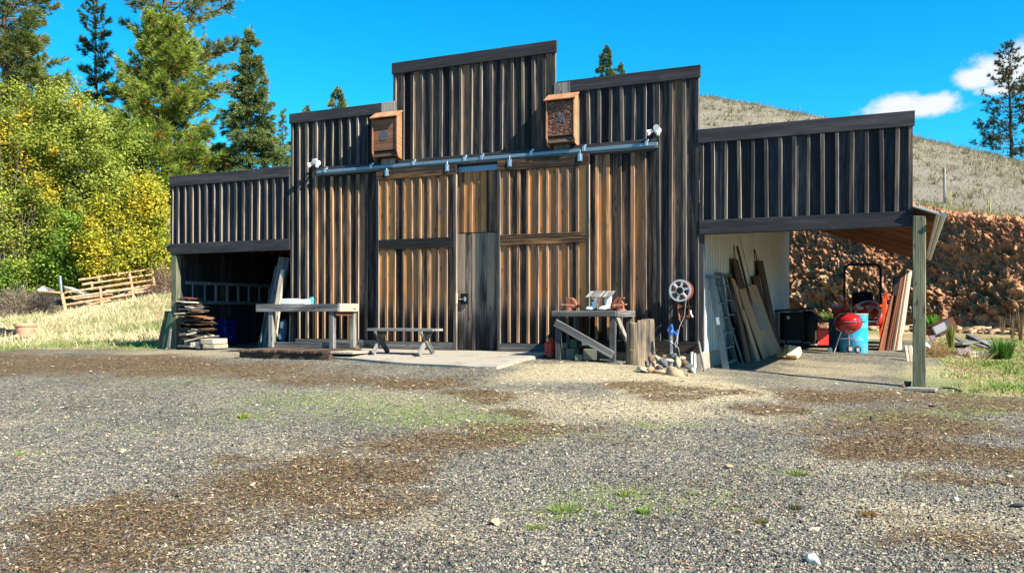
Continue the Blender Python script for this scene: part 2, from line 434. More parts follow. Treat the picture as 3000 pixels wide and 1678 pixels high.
# ---------------------------------------------------------------- material library
K_BLACK = [(0.0, (0.006, 0.007, 0.010)), (0.45, (0.016, 0.019, 0.026)), (0.7, (0.038, 0.042, 0.050)), (0.92, (0.09, 0.08, 0.07)), (1.0, (0.22, 0.15, 0.08))]
K_MIX = [(0.0, (0.006, 0.006, 0.008)), (0.3, (0.028, 0.026, 0.028)), (0.5, (0.085, 0.062, 0.050)), (0.7, (0.24, 0.135, 0.080)), (0.88, (0.38, 0.195, 0.090)), (1.0, (0.50, 0.29, 0.14))]
K_WARM = [(0.0, (0.008, 0.007, 0.008)), (0.2, (0.050, 0.034, 0.027)), (0.36, (0.15, 0.080, 0.047)), (0.50, (0.27, 0.150, 0.095)), (0.62, (0.34, 0.165, 0.080)), (0.78, (0.46, 0.165, 0.045)), (1.0, (0.60, 0.27, 0.09))]
K_GREY = [(0.0, (0.035, 0.035, 0.037)), (0.35, (0.11, 0.11, 0.11)), (0.6, (0.23, 0.22, 0.20)), (1.0, (0.42, 0.39, 0.33))]
K_PALE = [(0.0, (0.20, 0.15, 0.10)), (0.4, (0.42, 0.35, 0.26)), (0.7, (0.58, 0.50, 0.38)), (1.0, (0.68, 0.58, 0.44))]
K_BROWN = [(0.0, (0.02, 0.014, 0.011)), (0.5, (0.07, 0.045, 0.032)), (1.0, (0.16, 0.10, 0.07))]
K_TAN = [(0.0, (0.20, 0.125, 0.075)), (0.5, (0.36, 0.235, 0.145)), (1.0, (0.50, 0.36, 0.25))]
K_RED = [(0.0, (0.05, 0.018, 0.010)), (0.5, (0.15, 0.055, 0.028)), (1.0, (0.28, 0.12, 0.06))]
M = {}
M['wing'] = wood('wing_wood', K_BLACK, bias=-0.05, rv=0.45, knots=0.5)
M['upper'] = wood('upper_wood', K_MIX, bias=-0.17, rv=0.75)
M['wall'] = wood('wall_wood', K_WARM, bias=0.03, rv=0.85, stain=(-0.5, 0.25, 0.75), top_stain=(3.4, 4.3, 0.5))
M['wall_full'] = wood('corner_wood', K_MIX, bias=-0.08, rv=0.6, stain=(-0.4, 0.3, 0.3))
M['door'] = wood('door_wood', K_WARM, bias=0.11, rv=0.95, stain=(-0.45, 0.2, 0.75))
M['mandoor'] = wood('man_door_wood', K_WARM, bias=0.08, rv=0.5, stain=(-0.5, 0.05, 0.6))
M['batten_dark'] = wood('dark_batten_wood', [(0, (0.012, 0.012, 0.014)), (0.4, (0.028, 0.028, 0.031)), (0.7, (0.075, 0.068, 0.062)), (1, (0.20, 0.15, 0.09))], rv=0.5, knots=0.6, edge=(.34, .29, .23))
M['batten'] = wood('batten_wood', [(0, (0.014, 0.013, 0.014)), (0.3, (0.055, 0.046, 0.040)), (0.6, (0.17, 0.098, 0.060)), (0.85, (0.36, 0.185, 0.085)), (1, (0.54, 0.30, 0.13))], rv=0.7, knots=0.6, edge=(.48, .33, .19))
M['mandoor_low'] = wood('man_door_low_wood', [(0.0, (0.010, 0.010, 0.012)), (0.25, (0.06, 0.05, 0.046)), (0.45, (0.17, 0.135, 0.11)), (0.65, (0.28, 0.22, 0.17)), (0.85, (0.36, 0.24, 0.14)), (1.0, (0.46, 0.30, 0.17))], bias=0.04, rv=0.45, stain=(-0.5, 0.05, 0.5))
M['rail'] = wood('rail_wood', [(0, (0.006, 0.007, 0.009)), (0.45, (0.018, 0.017, 0.018)), (0.62, (0.06, 0.035, 0.02)), (1, (0.34, 0.18, 0.07))], bias=-0.02, rv=0.3)
M['cap'] = wood('cap_wood', [(0, (0.012, 0.012, 0.015)), (0.5, (0.032, 0.032, 0.036)), (1, (0.085, 0.08, 0.08))], rv=0.3, knots=0.4)
M['grey'] = wood('grey_wood', K_GREY, rv=0.4)
M['darkgrey'] = wood('dark_grey_wood', K_GREY, bias=-0.3, rv=0.4)
M['pale'] = wood('pale_wood', K_PALE, rv=0.6)
M['brown'] = wood('brown_wood', K_BROWN, rv=0.6)
M['ply'] = wood('plywood', K_TAN, rv=0.3, grain=0.15, knots=0.0)
M['red_wood'] = wood('red_wood', K_RED, rv=0.5)
M['bat'] = wood('cedar', [(0, (0.17, 0.07, 0.035)), (0.5, (0.36, 0.165, 0.085)), (1, (0.52, 0.27, 0.15))], rv=0.35, knots=0.5)
M['bat_front'] = wood('cedar_front', [(0, (0.09, 0.04, 0.025)), (0.5, (0.19, 0.085, 0.05)), (1, (0.30, 0.14, 0.08))], rv=0.35, knots=0.5)
M['ladder_alu'] = plain('dull_aluminium', (0.22, 0.24, 0.27), 0.5, 0.3, 0.1, 5)
M['green_post'] = wood('treated_post', [(0, (0.03, 0.034, 0.022)), (0.45, (0.10, 0.11, 0.07)), (0.75, (0.19, 0.19, 0.12)), (1, (0.32, 0.29, 0.19))], rv=0.2, grain=0.7, bmp=0.8)
M['corr'] = plain('white_corrugated', (0.50, 0.52, 0.51), 0.35, 0.1, 0.03, 1.0)
m_, nt, bs, _ = nmat('white_ribbed_steel')
uvx = nd(nt, 'ShaderNodeSeparateXYZ'); nt.links.new(nd(nt, 'ShaderNodeUVMap').outputs[0], uvx.inputs[0]); tc_ = nd(nt, 'ShaderNodeTexCoord').outputs['Object']
ng_ = noise(nt, vmul(nt, tc_, (1, 9, 0.5)), 1, 5, 0.65); nl_ = noise(nt, tc_, 1.3, 5, 0.6)
gr_ = mth(nt, 'MULTIPLY', mrange(nt, mth(nt, 'ABSOLUTE', mth(nt, 'SUBTRACT', uvx.outputs[0], 0.5)), 0.20, 0.36, 0, 1), mrange(nt, ng_, 0.2, 0.6, 0.55, 1.0))  # dark bands along the ribs: rib shading painted into the colour
cw_ = mixc(nt, mrange(nt, nl_, 0.35, 0.7, 0, 0.35), (0.60, 0.63, 0.63), (0.42, 0.40, 0.35)); cw_ = mixc(nt, gr_, cw_, (0.15, 0.155, 0.16))
nt.links.new(cw_, bs.inputs['Base Color']); bs.inputs['Roughness'].default_value = 0.4; M['ribs'] = m_
M['galv'] = plain('galvanized', (0.52, 0.56, 0.60), 0.35, 0.9, 0.15, 8)
M['track'] = plain('track_steel', (0.20, 0.31, 0.39), 0.5, 0.5, 0.15, 5)
M['conc'] = plain('concrete', (0.31, 0.275, 0.22), 0.9, 0, 0.25, 2.5, dirt=(0.20, 0.17, 0.13), dirt_amt=0.35, bmp=0.3, bscale=60)
M['block'] = plain('concrete_block', (0.15, 0.15, 0.115), 0.95, 0, 0.3, 7, dirt=(0.12, 0.13, 0.08), dirt_amt=0.4, bmp=0.5, bscale=60)
M['white'] = plain('white_paint', (0.80, 0.80, 0.78), 0.5, 0, 0.06, 5)
M['foam'] = plain('white_foam', (0.85, 0.85, 0.82), 0.8, 0, 0.04, 9)
M['black'] = plain('black_steel', (0.008, 0.008, 0.009), 0.6, 0, 0.3, 6, spec=0.2)
M['blackp'] = plain('black_plastic', (0.018, 0.019, 0.022), 0.55, 0, 0.2, 6, spec=0.3, dirt=(0.30, 0.25, 0.18), dirt_amt=0.1)
M['red'] = plain('red_plastic', (0.55, 0.02, 0.015), 0.4, 0, 0.12, 6, dirt=(0.30, 0.25, 0.18), dirt_amt=0.2)
M['redbox'] = plain('red_cooler', (0.75, 0.03, 0.015), 0.4, 0, 0.06, 4, dirt=(0.30, 0.25, 0.18), dirt_amt=0.22)
M['enamel'] = plain('red_enamel', (0.32, 0.012, 0.015), 0.12, 0, 0.08, 4, coat=0.6, dirt=(0.30, 0.25, 0.18), dirt_amt=0.15)
M['orange'] = plain('orange_paint', (0.72, 0.09, 0.025), 0.3, 0, 0.1, 5, coat=0.3, dirt=(0.30, 0.25, 0.18), dirt_amt=0.3)
M['hood'] = plain('red_hood', (0.42, 0.025, 0.018), 0.18, 0, 0.08, 3, coat=0.5, dirt=(0.30, 0.25, 0.18), dirt_amt=0.25)
M['blue'] = plain('blue_drum', (0.015, 0.36, 0.68), 0.35, 0, 0.08, 4, dirt=(0.30, 0.25, 0.18), dirt_amt=0.3)
M['dblue'] = plain('dark_blue_drum', (0.012, 0.05, 0.16), 0.4, 0, 0.1, 4, dirt=(0.30, 0.25, 0.18), dirt_amt=0.3)
M['tote'] = plain('blue_tote', (0.012, 0.012, 0.20), 0.5, 0, 0.1, 4, dirt=(0.30, 0.25, 0.18), dirt_amt=0.1)
M['hyd'] = plain('blue_iron', (0.02, 0.11, 0.42), 0.4, 0, 0.15, 9, dirt=(0.30, 0.25, 0.18), dirt_amt=0.25)
M['rust'] = plain('rusty_pipe', (0.46, 0.22, 0.10), 0.85, 0, 0.35, 9, dirt=(0.66, 0.50, 0.36), dirt_amt=0.45)
M['vise'] = plain('rusty_iron', (0.27, 0.085, 0.045), 0.8, 0, 0.3, 14)
M['terra'] = plain('terracotta', (0.62, 0.30, 0.19), 0.8, 0, 0.1, 5)
M['tyre'] = plain('tyre_rubber', (0.035, 0.034, 0.033), 0.85, 0, 0.3, 12)
M['card'] = plain('cardboard', (0.62, 0.44, 0.26), 0.9, 0, 0.12, 4)
M['chrome'] = plain('chrome', (0.70, 0.70, 0.70), 0.2, 1, 0.05, 5)
M['alu'] = plain('aluminium', (0.60, 0.61, 0.62), 0.4, 0.6, 0.1, 5)
M['fibre'] = wood('painted_ladder', [(0, (0.05, 0.07, 0.08)), (0.5, (0.12, 0.16, 0.18)), (0.86, (0.17, 0.21, 0.23)), (0.95, (0.6, 0.6, 0.62)), (1, (0.6, 0.6, 0.62))], rv=0.1, knots=0, grain=0.15)
M['glass'] = plain('lamp_glass', (0.55, 0.53, 0.38), 0.15, 0, 0.1, 5)
M['purple'] = wood('faded_paint_wood', [(0, (0.10, 0.07, 0.08)), (0.5, (0.24, 0.17, 0.19)), (1, (0.36, 0.28, 0.30))], rv=0.3)
M['hosered'] = plain('red_hose', (0.30, 0.085, 0.055), 0.5, 0, 0.1, 10)
M['greenp'] = plain('green_box', (0.03, 0.09, 0.045), 0.6, 0, 0.2, 6)
M['bark'] = plain('bark', (0.10, 0.062, 0.042), 0.95, 0, 0.5, 6, bmp=0.9, bscale=14)
M['bark_dark'] = plain('dark_bark', (0.045, 0.033, 0.028), 0.95, 0, 0.5, 6, bmp=0.9, bscale=14)
M['twig'] = plain('twig', (0.16, 0.12, 0.09), 0.9, 0, 0.3, 6)
M['leaf'] = leafmat('broad_leaves'); M['needle'] = leafmat('pine_needles', trans=0.25)
M['grassb'] = leafmat('grass_blades', trans=0.25)
M['litter'] = tintmat('litter', 0.9, var=0.2)
M['stone'] = tintmat('stone', 0.9, 0.5, 25, 0.35, 7)
M['rock'] = tintmat('bank_rock', 0.95, 0.6, 9, 0.5, 5)

# ---------------------------------------------------------------- ground sheet
def axis(lo, hi, dlo, dhi, fine, grow=1.18):
    a = list(np.arange(dlo, dhi+1e-6, fine)); s = fine
    while a[-1] < hi: s *= grow; a.append(a[-1]+s)
    b = []; s = fine; v = dlo
    while v > lo: s *= grow; v -= s; b.append(v)
    return np.array(b[::-1]+a)
xs = axis(-420, 420, -19, 7, 0.13); ys = axis(-160, 620, -12.6, 3, 0.13)
GX, GY = np.meshgrid(xs, ys)
def micro(X, Y): return 0.03*(fbm(X*0.7, Y*0.7, 3)-0.5)+0.016*(fbm(X*3, Y*3, 5)-0.5)
def Zg(X, Y):
    inside = (X > -14.2) & (X < -2.9) & (Y > -0.1) & (Y < 11)
    return Hn(X, Y)+np.where(inside, 0, micro(X, Y))
GZ = np.concatenate([Zg(GX[i:i+40], GY[i:i+40]) for i in range(0, len(ys), 40)])
BROWN = [(250,1070,480,36,1.0),(60,1060,200,40,.8),(700,1085,330,28,.85),(900,1110,200,18,.6),(1440,1158,95,26,1.2),(1240,1122,150,18,1.0),(1120,1115,120,14,.6),(1500,1215,90,22,1.0),(1480,1262,170,30,1.1),(1280,1300,260,36,1.2),(1050,1370,230,50,1.2),(800,1440,260,55,1.1),(1050,1480,220,60,.9),(500,1520,330,60,1.0),(250,1580,380,60,1.0),(120,1660,300,60,.9),(650,1350,120,20,.7),
  (1780,1128,110,13,1.0),(1900,1140,80,14,1.0),(2010,1160,70,14,1.1),(1870,1125,60,10,.8),(2090,1150,60,10,.8),(2260,1163,55,12,1.0),(2240,1200,100,18,1.1),(2430,1165,190,24,.9),(2560,1155,140,16,.9),(2760,1165,220,20,.8),(2900,1190,200,40,.8),(2620,1235,320,46,.95),(2580,1310,230,34,1.05),(2820,1320,260,30,1.1),(2960,1350,160,20,1.0),(2850,1405,140,25,.8),(2680,1590,200,50,.9),(2850,1640,180,50,.7),(2500,1530,120,20,.6),(1650,1260,200,18,.8),(2200,1400,300,30,.25),(1850,1300,200,20,.4)]
GREEN = [(1230,1208,240,45,.8),(1370,1222,130,32,.75),(980,1180,260,45,.6),(720,1215,200,30,.35),(1660,1488,190,34,.7),(1830,1447,150,28,.6),(1580,1535,140,26,.6),(1880,1500,120,20,.6),(1600,1280,300,26,.35),(2340,1390,60,14,.6),(2900,1115,260,50,1.0),(2860,1210,220,22,.5),(2480,1215,160,20,.35),(1900,1250,120,12,.6),(60,1330,60,12,.6),(150,1335,60,12,.5),(400,1250,180,12,.3),(560,1120,200,14,.3),(2000,1450,200,40,.4)]
STRAW = [(1720,1092,230,30,1.2),(1920,1120,220,40,1.1),(2080,1150,180,45,1.0),(1850,1200,360,55,.75),(1550,1240,160,50,.6),(2200,1220,200,40,.5),(1500,1190,200,50,.5),(1180,1170,260,50,.5),(560,1035,300,14,.6),(1560,1105,180,24,.6),(1300,1250,200,30,.3),(2350,1120,250,30,.3),(900,1320,300,60,.35),(2750,1090,120,40,.8),(700,1600,300,50,.3)]
def ell(lst, u, v):
    o = np.zeros_like(u)
    for (cx, cy, rx, ry, w) in lst:
        o = np.maximum(o, w*np.exp(-1.1*(((u-cx)/rx)**2+((v-cy)/ry)**2)**1.3))
    return o
def zones(X, Y, Z):
    wx_, wy_ = fbm(X*1.1, Y*1.1, 77)-0.5, fbm(X*1.1+40, Y*1.1, 78)-0.5
    u, v, d = projn(X+1.1*wx_+0.5*(fbm(X*3.5, Y*3.5, 79)-0.5), Y+1.3*wy_+0.6*(fbm(X*3.5+9, Y*3.5, 80)-0.5), Z)
    ok = (d > 2.0).astype(float)
    far = np.where((u < -150) | (u > 3150), 0.6, 1.0)
    br = ell(BROWN, u, v)*ok; gr = ell(GREEN, u, v)*ok; st = ell(STRAW, u, v)*ok
    br = br*(0.55+0.9*fbm(X*2.2, Y*2.2, 81))+0.22*sstep(.45, .7, fbm(X*0.8, Y*0.8, 82))*ok; st = np.maximum(st, 0.55*sstep(.45, .75, fbm(X*0.7+3, Y*0.7, 83))*ok)
    n = fbm(X*0.5, Y*0.5, 9); n2 = fbm(X*1.7, Y*1.7, 19)
    br = np.maximum(br, 0.9*sstep(0.55, 0.75, n)*(1-ok*far)); gr = np.maximum(gr, 0.5*sstep(0.55, 0.8, n2)*(1-ok*far))
    # meadow on the left and the grass on the right, beyond the gravel
    el = Y+0.25*(n2-0.5)*2
    left = sstep(-0.5, 0.0, el-0.12*(X+14))*sstep(-13.9, -14.3, X)
    left = np.maximum(left, sstep(-16.5, -19, X+0.2*n)*sstep(-4.5, -2.5, Y+0.3*(X+19)))
    right = sstep(0.35, 0.8, X+0.5*(n2-0.5))*sstep(-0.9, -0.1, Y+0.5*(n-0.5)-0.02*X)
    back = sstep(11.5, 12.5, Y)
    mead = np.clip(np.maximum(np.maximum(left, right), back), 0, 1)
    hay = np.clip(sstep(0.40, 0.62, fbm(X*0.35+5, Y*0.35, 33))+sstep(4, 9, Y)*0.8*(X < -10)+0.6*sstep(.2, .7, Z)*(X < -10), 0, 1)
    return br, gr, st, mead, hay
Zn = zones(GX, GY, GZ)
tint = np.stack([np.clip(Zn[0]*(1-Zn[3]), 0, 1), np.clip(Zn[1], 0, 1), np.clip(Zn[2], 0, 1), Zn[3]], -1).reshape(-1, 4)
ny, nx = GX.shape
idx = np.arange(nx*ny).reshape(ny, nx)
q = np.stack([idx[:-1, :-1], idx[:-1, 1:], idx[1:, 1:], idx[1:, :-1]], -1).reshape(-1, 4)
gm, nt, bs, _ = nmat('ground')
at = nd(nt, 'ShaderNodeAttribute', attribute_name='tint'); sp = nd(nt, 'ShaderNodeSeparateColor'); nt.links.new(at.outputs['Color'], sp.inputs[0])
geo = nd(nt, 'ShaderNodeNewGeometry').outputs['Position']
def voro(scale, feat='F1', vec=None):
    v = nd(nt, 'ShaderNodeTexVoronoi', feature=feat); nt.links.new(vec or geo, v.inputs['Vector']); v.inputs['Scale'].default_value = scale; return v
v1 = voro(55); v2 = voro(24); w1 = nd(nt, 'ShaderNodeSeparateColor'); nt.links.new(v1.outputs['Color'], w1.inputs[0])
w2 = nd(nt, 'ShaderNodeSeparateColor'); nt.links.new(v2.outputs['Color'], w2.inputs[0])
nA = noise(nt, geo, 0.9, 5, 0.6); nB = noise(nt, geo, 7, 6, 0.7); nC = noise(nt, geo, 40, 4, 0.7); nS = noise(nt, vmul(nt, geo, (30, 90, 30)), 1, 4, 0.7, 1.0)
st_cols = [(0.0, (0.028, 0.027, 0.026)), (0.25, (0.10, 0.095, 0.088)), (0.5, (0.21, 0.195, 0.165)), (0.68, (0.34, 0.30, 0.225)), (0.85, (0.50, 0.42, 0.29)), (1.0, (0.62, 0.54, 0.40))]
fg = mth(nt, 'ADD', mth(nt, 'MULTIPLY', w1.outputs[0], 0.62), mth(nt, 'MULTIPLY', w2.outputs[0], 0.30))
fg = mth(nt, 'MULTIPLY_ADD', mth(nt, 'SUBTRACT', nA, 0.5), 0.5, fg)
gc = ramp(nt, fg, st_cols)
gc = mixc(nt, mrange(nt, v1.outputs['Distance'], 0.35, 0.75, 0, 0.75), gc, (0.03, 0.027, 0.024))
def layer(col, mask, nz, soft=0.16, amp=0.9, top=0.92):
    k = mth(nt, 'MULTIPLY_ADD', mth(nt, 'SUBTRACT', nz, 0.5), amp*2, mask)
    return mixc(nt, mrange(nt, k, 0.5-soft, 0.5+soft, 0, top), gc, col)
sc1 = ramp(nt, mth(nt, 'ADD', mth(nt, 'MULTIPLY', nS, 0.7), mth(nt, 'MULTIPLY', w1.outputs[1], 0.35)), [(0.2, (0.16, 0.12, 0.07)), (0.55, (0.44, 0.36, 0.22)), (0.85, (0.68, 0.60, 0.44))])
gc = layer(sc1, sp.outputs[2], nC, 0.3, 0.9, 0.85)
bc1 = ramp(nt, mth(nt, 'ADD', mth(nt, 'MULTIPLY', nS, 0.6), mth(nt, 'MULTIPLY', w1.outputs[2], 0.45)), [(0.2, (0.020, 0.013, 0.010)), (0.42, (0.060, 0.038, 0.023)), (0.62, (0.155, 0.095, 0.048)), (0.8, (0.30, 0.20, 0.10)), (0.97, (0.50, 0.38, 0.22))])
nBC = mth(nt, 'ADD', mth(nt, 'MULTIPLY', nB, 0.55), mth(nt, 'MULTIPLY', nC, 0.45))
gc = layer(bc1, sp.outputs[0], nBC, 0.32, 1.0, 0.88)
grc = ramp(nt, mth(nt, 'ADD', mth(nt, 'MULTIPLY', nS, 0.6), mth(nt, 'MULTIPLY', w1.outputs[1], 0.4)), [(0.2, (0.05, 0.07, 0.015)), (0.55, (0.17, 0.23, 0.05)), (0.9, (0.42, 0.42, 0.18))])
gc = layer(grc, mth(nt, 'MULTIPLY', sp.outputs[1], 0.95), mth(nt, 'ADD', mth(nt, 'MULTIPLY', nBC, 0.7), mth(nt, 'MULTIPLY', w2.outputs[1], 0.3)), 0.25, 1.5, 0.75)
mc = ramp(nt, mth(nt, 'ADD', mth(nt, 'MULTIPLY', nS, 0.5), mth(nt, 'MULTIPLY', noise(nt, geo, 0.55, 4, 0.6), 0.6)), [(0.3, (0.10, 0.13, 0.03)), (0.47, (0.20, 0.23, 0.07)), (0.55, (0.26, 0.18, 0.10)), (0.64, (0.46, 0.38, 0.21)), (0.85, (0.64, 0.54, 0.34))])
gc = mixc(nt, mrange(nt, mth(nt, 'MULTIPLY_ADD', mth(nt, 'SUBTRACT', nB, 0.5), 1.3, at.outputs['Alpha']), 0.40, 0.60), gc, mc)
nt.links.new(gc, bs.inputs['Base Color']); bs.inputs['Roughness'].default_value = 0.95; bs.inputs['Specular IOR Level'].default_value = 0.15
hb = mth(nt, 'ADD', mth(nt, 'MULTIPLY', v1.outputs['Distance'], -0.6), mth(nt, 'MULTIPLY', v2.outputs['Distance'], -0.5))
hb = mth(nt, 'ADD', hb, mth(nt, 'MULTIPLY', nC, 0.8))
bump(nt, bs, hb, 0.9, 0.02)
struct(npmesh('ground', np.stack([GX, GY, GZ], -1).reshape(-1, 3), q, gm, tint, smooth=True), 'gravel yard with brown needle patches and grassy edges')

# ---------------------------------------------------------------- concrete apron before the doors
def apron():
    out = [(952,1051),(1040,1057),(1110,1064),(1180,1068),(1250,1072),(1330,1077),(1400,1081),(1455,1081),(1500,1070),(1545,1058),(1585,1050),(1622,1044)]
    fr = [G(x, y) for x, y in out]
    b = MB(); top = []
    for p in fr: top.append(Vector((p.x, p.y, p.z+0.035+0.008*math.sin(p.x*9))))
    back = [Vector((fr[-1].x+0.1, -0.03, 0.0)), Vector((-8.0, -0.03, 0.0)), Vector((-9.3, -0.03, 0.0))]
    # fan of quads from wall line to front edge, subdivided
    n = len(top); rows = 8; grid = []
    for i, p in enumerate(top):
        t = i/(n-1); w = Vector((-9.4+t*4.6, -0.03, -0.005)); w.x = w.x*0.5+max(min(p.x, -4.75), -9.4)*0.5
        grid.append([w.lerp(p, r/rows)+Vector((0, 0, 0.02*math.sin(math.pi*r/rows))) for r in range(rows+1)])
    base = len(b.V)
    for row in grid:
        for p in row: b.V.append(tuple(p))
    for i in range(n-1):
        for r in range(rows):
            a = base+i*(rows+1)+r; q = [a, a+1, a+rows+2, a+rows+1]
            b.face(q, [(b.V[j][0], b.V[j][1]) for j in q], 3.0)
    low = []
    for row in grid: low.append(len(b.V)); b.V.append((row[-1].x, row[-1].y, row[-1].z-0.12))
    for i in range(n-1):
        a = base+i*(rows+1)+rows; q = [a, low[i], low[i+1], a+rows+1]; b.face(q, [(b.V[j][0], b.V[j][2]) for j in q], 3.0)
    struct(b.build('concrete_apron', M['conc'], smooth=True, origin=(-7, -1, 0)), 'worn concrete apron in front of the barn doors')
apron()

# ---------------------------------------------------------------- cut bank of red rock and the dry hill above it
def facets(x, y, cell, s):
    gx, gy = x/cell, y/cell; bi, bj = np.floor(gx), np.floor(gy)
    best = np.full(x.shape, 9.0); sec = np.full(x.shape, 9.0); val = np.zeros_like(x); cid = np.zeros_like(x)
    for di in (-1, 0, 1):
        for dj in (-1, 0, 1):
            i, j = bi+di, bj+dj; cx, cy = i+_h(i, j, s), j+_h(i, j, s+5)
            dx, dy = gx-cx, gy-cy; d = np.hypot(dx, dy)
            v = (_h(i, j, s+9)-0.5)+1.5*(_h(i, j, s+17)-0.5)*dx+1.5*(_h(i, j, s+23)-0.5)*dy
            m = d < best
            sec = np.where(m, best, np.minimum(sec, d)); val = np.where(m, v, val); cid = np.where(m, _h(i, j, s+31), cid); best = np.where(m, d, best)
    return val, cid, sec-best
def bank():
    toe = [P(2050, 990, 31), P(2300, 985, 29), P(2700, 968, 26), P(3000, 950, 24), P(3400, 930, 22), P(3900, 920, 21)]
    top = [P(2050, 585, 34), P(2300, 590, 32), P(2690, 606, 29), P(3000, 648, 26.5), P(3400, 710, 24.5), P(3900, 790, 23)]
    us = [0, .14, .38, .56, .8, 1.0]; ns, nt_ = 900, 300
    S = np.linspace(0, 1, ns); T = np.linspace(0, 1, nt_)
    ta = np.array([[np.interp(s, us, [p[k] for p in toe]) for k in range(3)] for s in S])
    tb = np.array([[np.interp(s, us, [p[k] for p in top]) for k in range(3)] for s in S])
    ta[:, 2] -= 0.25
    prof = np.where(T < 0.88, T*0.62, 0.5456+(T-0.88)*3.786)      # steep face, rounded lip
    profz = 1-(1-T)**1.25
    V = ta[:, None, :]*(1-T)[None, :, None]+tb[:, None, :]*T[None, :, None]
    V[:, :, :2] = ta[:, None, :2]*(1-prof)[None, :, None]+tb[:, None, :2]*prof[None, :, None]
    V[:, :, 2] = ta[:, None, 2]*(1-profz)[None]+tb[:, None, 2]*profz[None]
    L = np.r_[0, np.cumsum(np.linalg.norm(np.diff(ta, axis=0), axis=1))]
    A = np.repeat(L[:, None], nt_, 1); B = np.repeat((T*4.6)[None], ns, 0)
    wx, wy = A+0.5*(fbm(A*1.5, B*1.5, 2)-0.5), B+0.5*(fbm(A*1.5, B*1.5, 7)-0.5)
    f1, c1, e1 = facets(wx+0.35*wy, wy, 0.70, 1); f2, c2, e2 = facets(wx, wy, 0.27, 2); f3, c3, e3 = facets(wx, wy, 0.12, 3)
    big = fbm(A*0.35, B*0.6, 41)-0.5
    fade = np.clip(np.minimum(T/0.12, (1-T)/0.10), 0, 1)[None]
    soil = np.clip(sstep(0.40, 0.72, T)[None]*0.95+sstep(0.42, 0.62, fbm(A*0.6, B*0.9, 61))*0.8, 0, 1)
    rough = 1-0.8*soil
    f4, c4, e4 = facets(wx, wy, 0.065, 6)
    D = (0.60*big+0.22*f1*rough+0.27*f2*rough+0.19*f3*(1-0.35*soil)+0.085*f4+0.05*(fbm(A*9, B*9, 4)-0.5)+0.25*(fbm(A*2.2, B*2.2, 14)-0.5))*fade
    nrm = np.cross(np.gradient(V, axis=0), np.gradient(V, axis=1)); nrm /= np.linalg.norm(nrm, axis=2, keepdims=True)+1e-9
    if nrm[ns//2, nt_//2, 1] > 0: nrm = -nrm
    V = V+nrm*D[:, :, None]
    tan, brn, red = np.array((.52, .33, .18)), np.array((.20, .105, .055)), np.array((.31, .138, .070))
    k = np.clip(0.5*c2+0.25*c1+0.35*c3-0.22, 0, 1)[..., None]
    rockc = brn*(1-k)+tan*k
    soilc = red*(0.75+0.5*c3[..., None])
    col = rockc*(1-soil[..., None]*0.75)+soilc*soil[..., None]*0.75
    col *= (0.8+0.4*fbm(A*3, B*3, 71))[..., None]
    idx = np.arange(ns*nt_).reshape(ns, nt_)
    q = np.stack([idx[:-1, :-1], idx[1:, :-1], idx[1:, 1:], idx[:-1, 1:]], -1).reshape(-1, 4)
    struct(npmesh('rock_bank', V.reshape(-1, 3), q, M['rock'], np.c_[col.reshape(-1, 3), np.ones(ns*nt_)], origin=(3, 14, 0)), 'steep cut bank of red brown rock and soil')
    return tb
BANKTOP = bank()
HILL = None
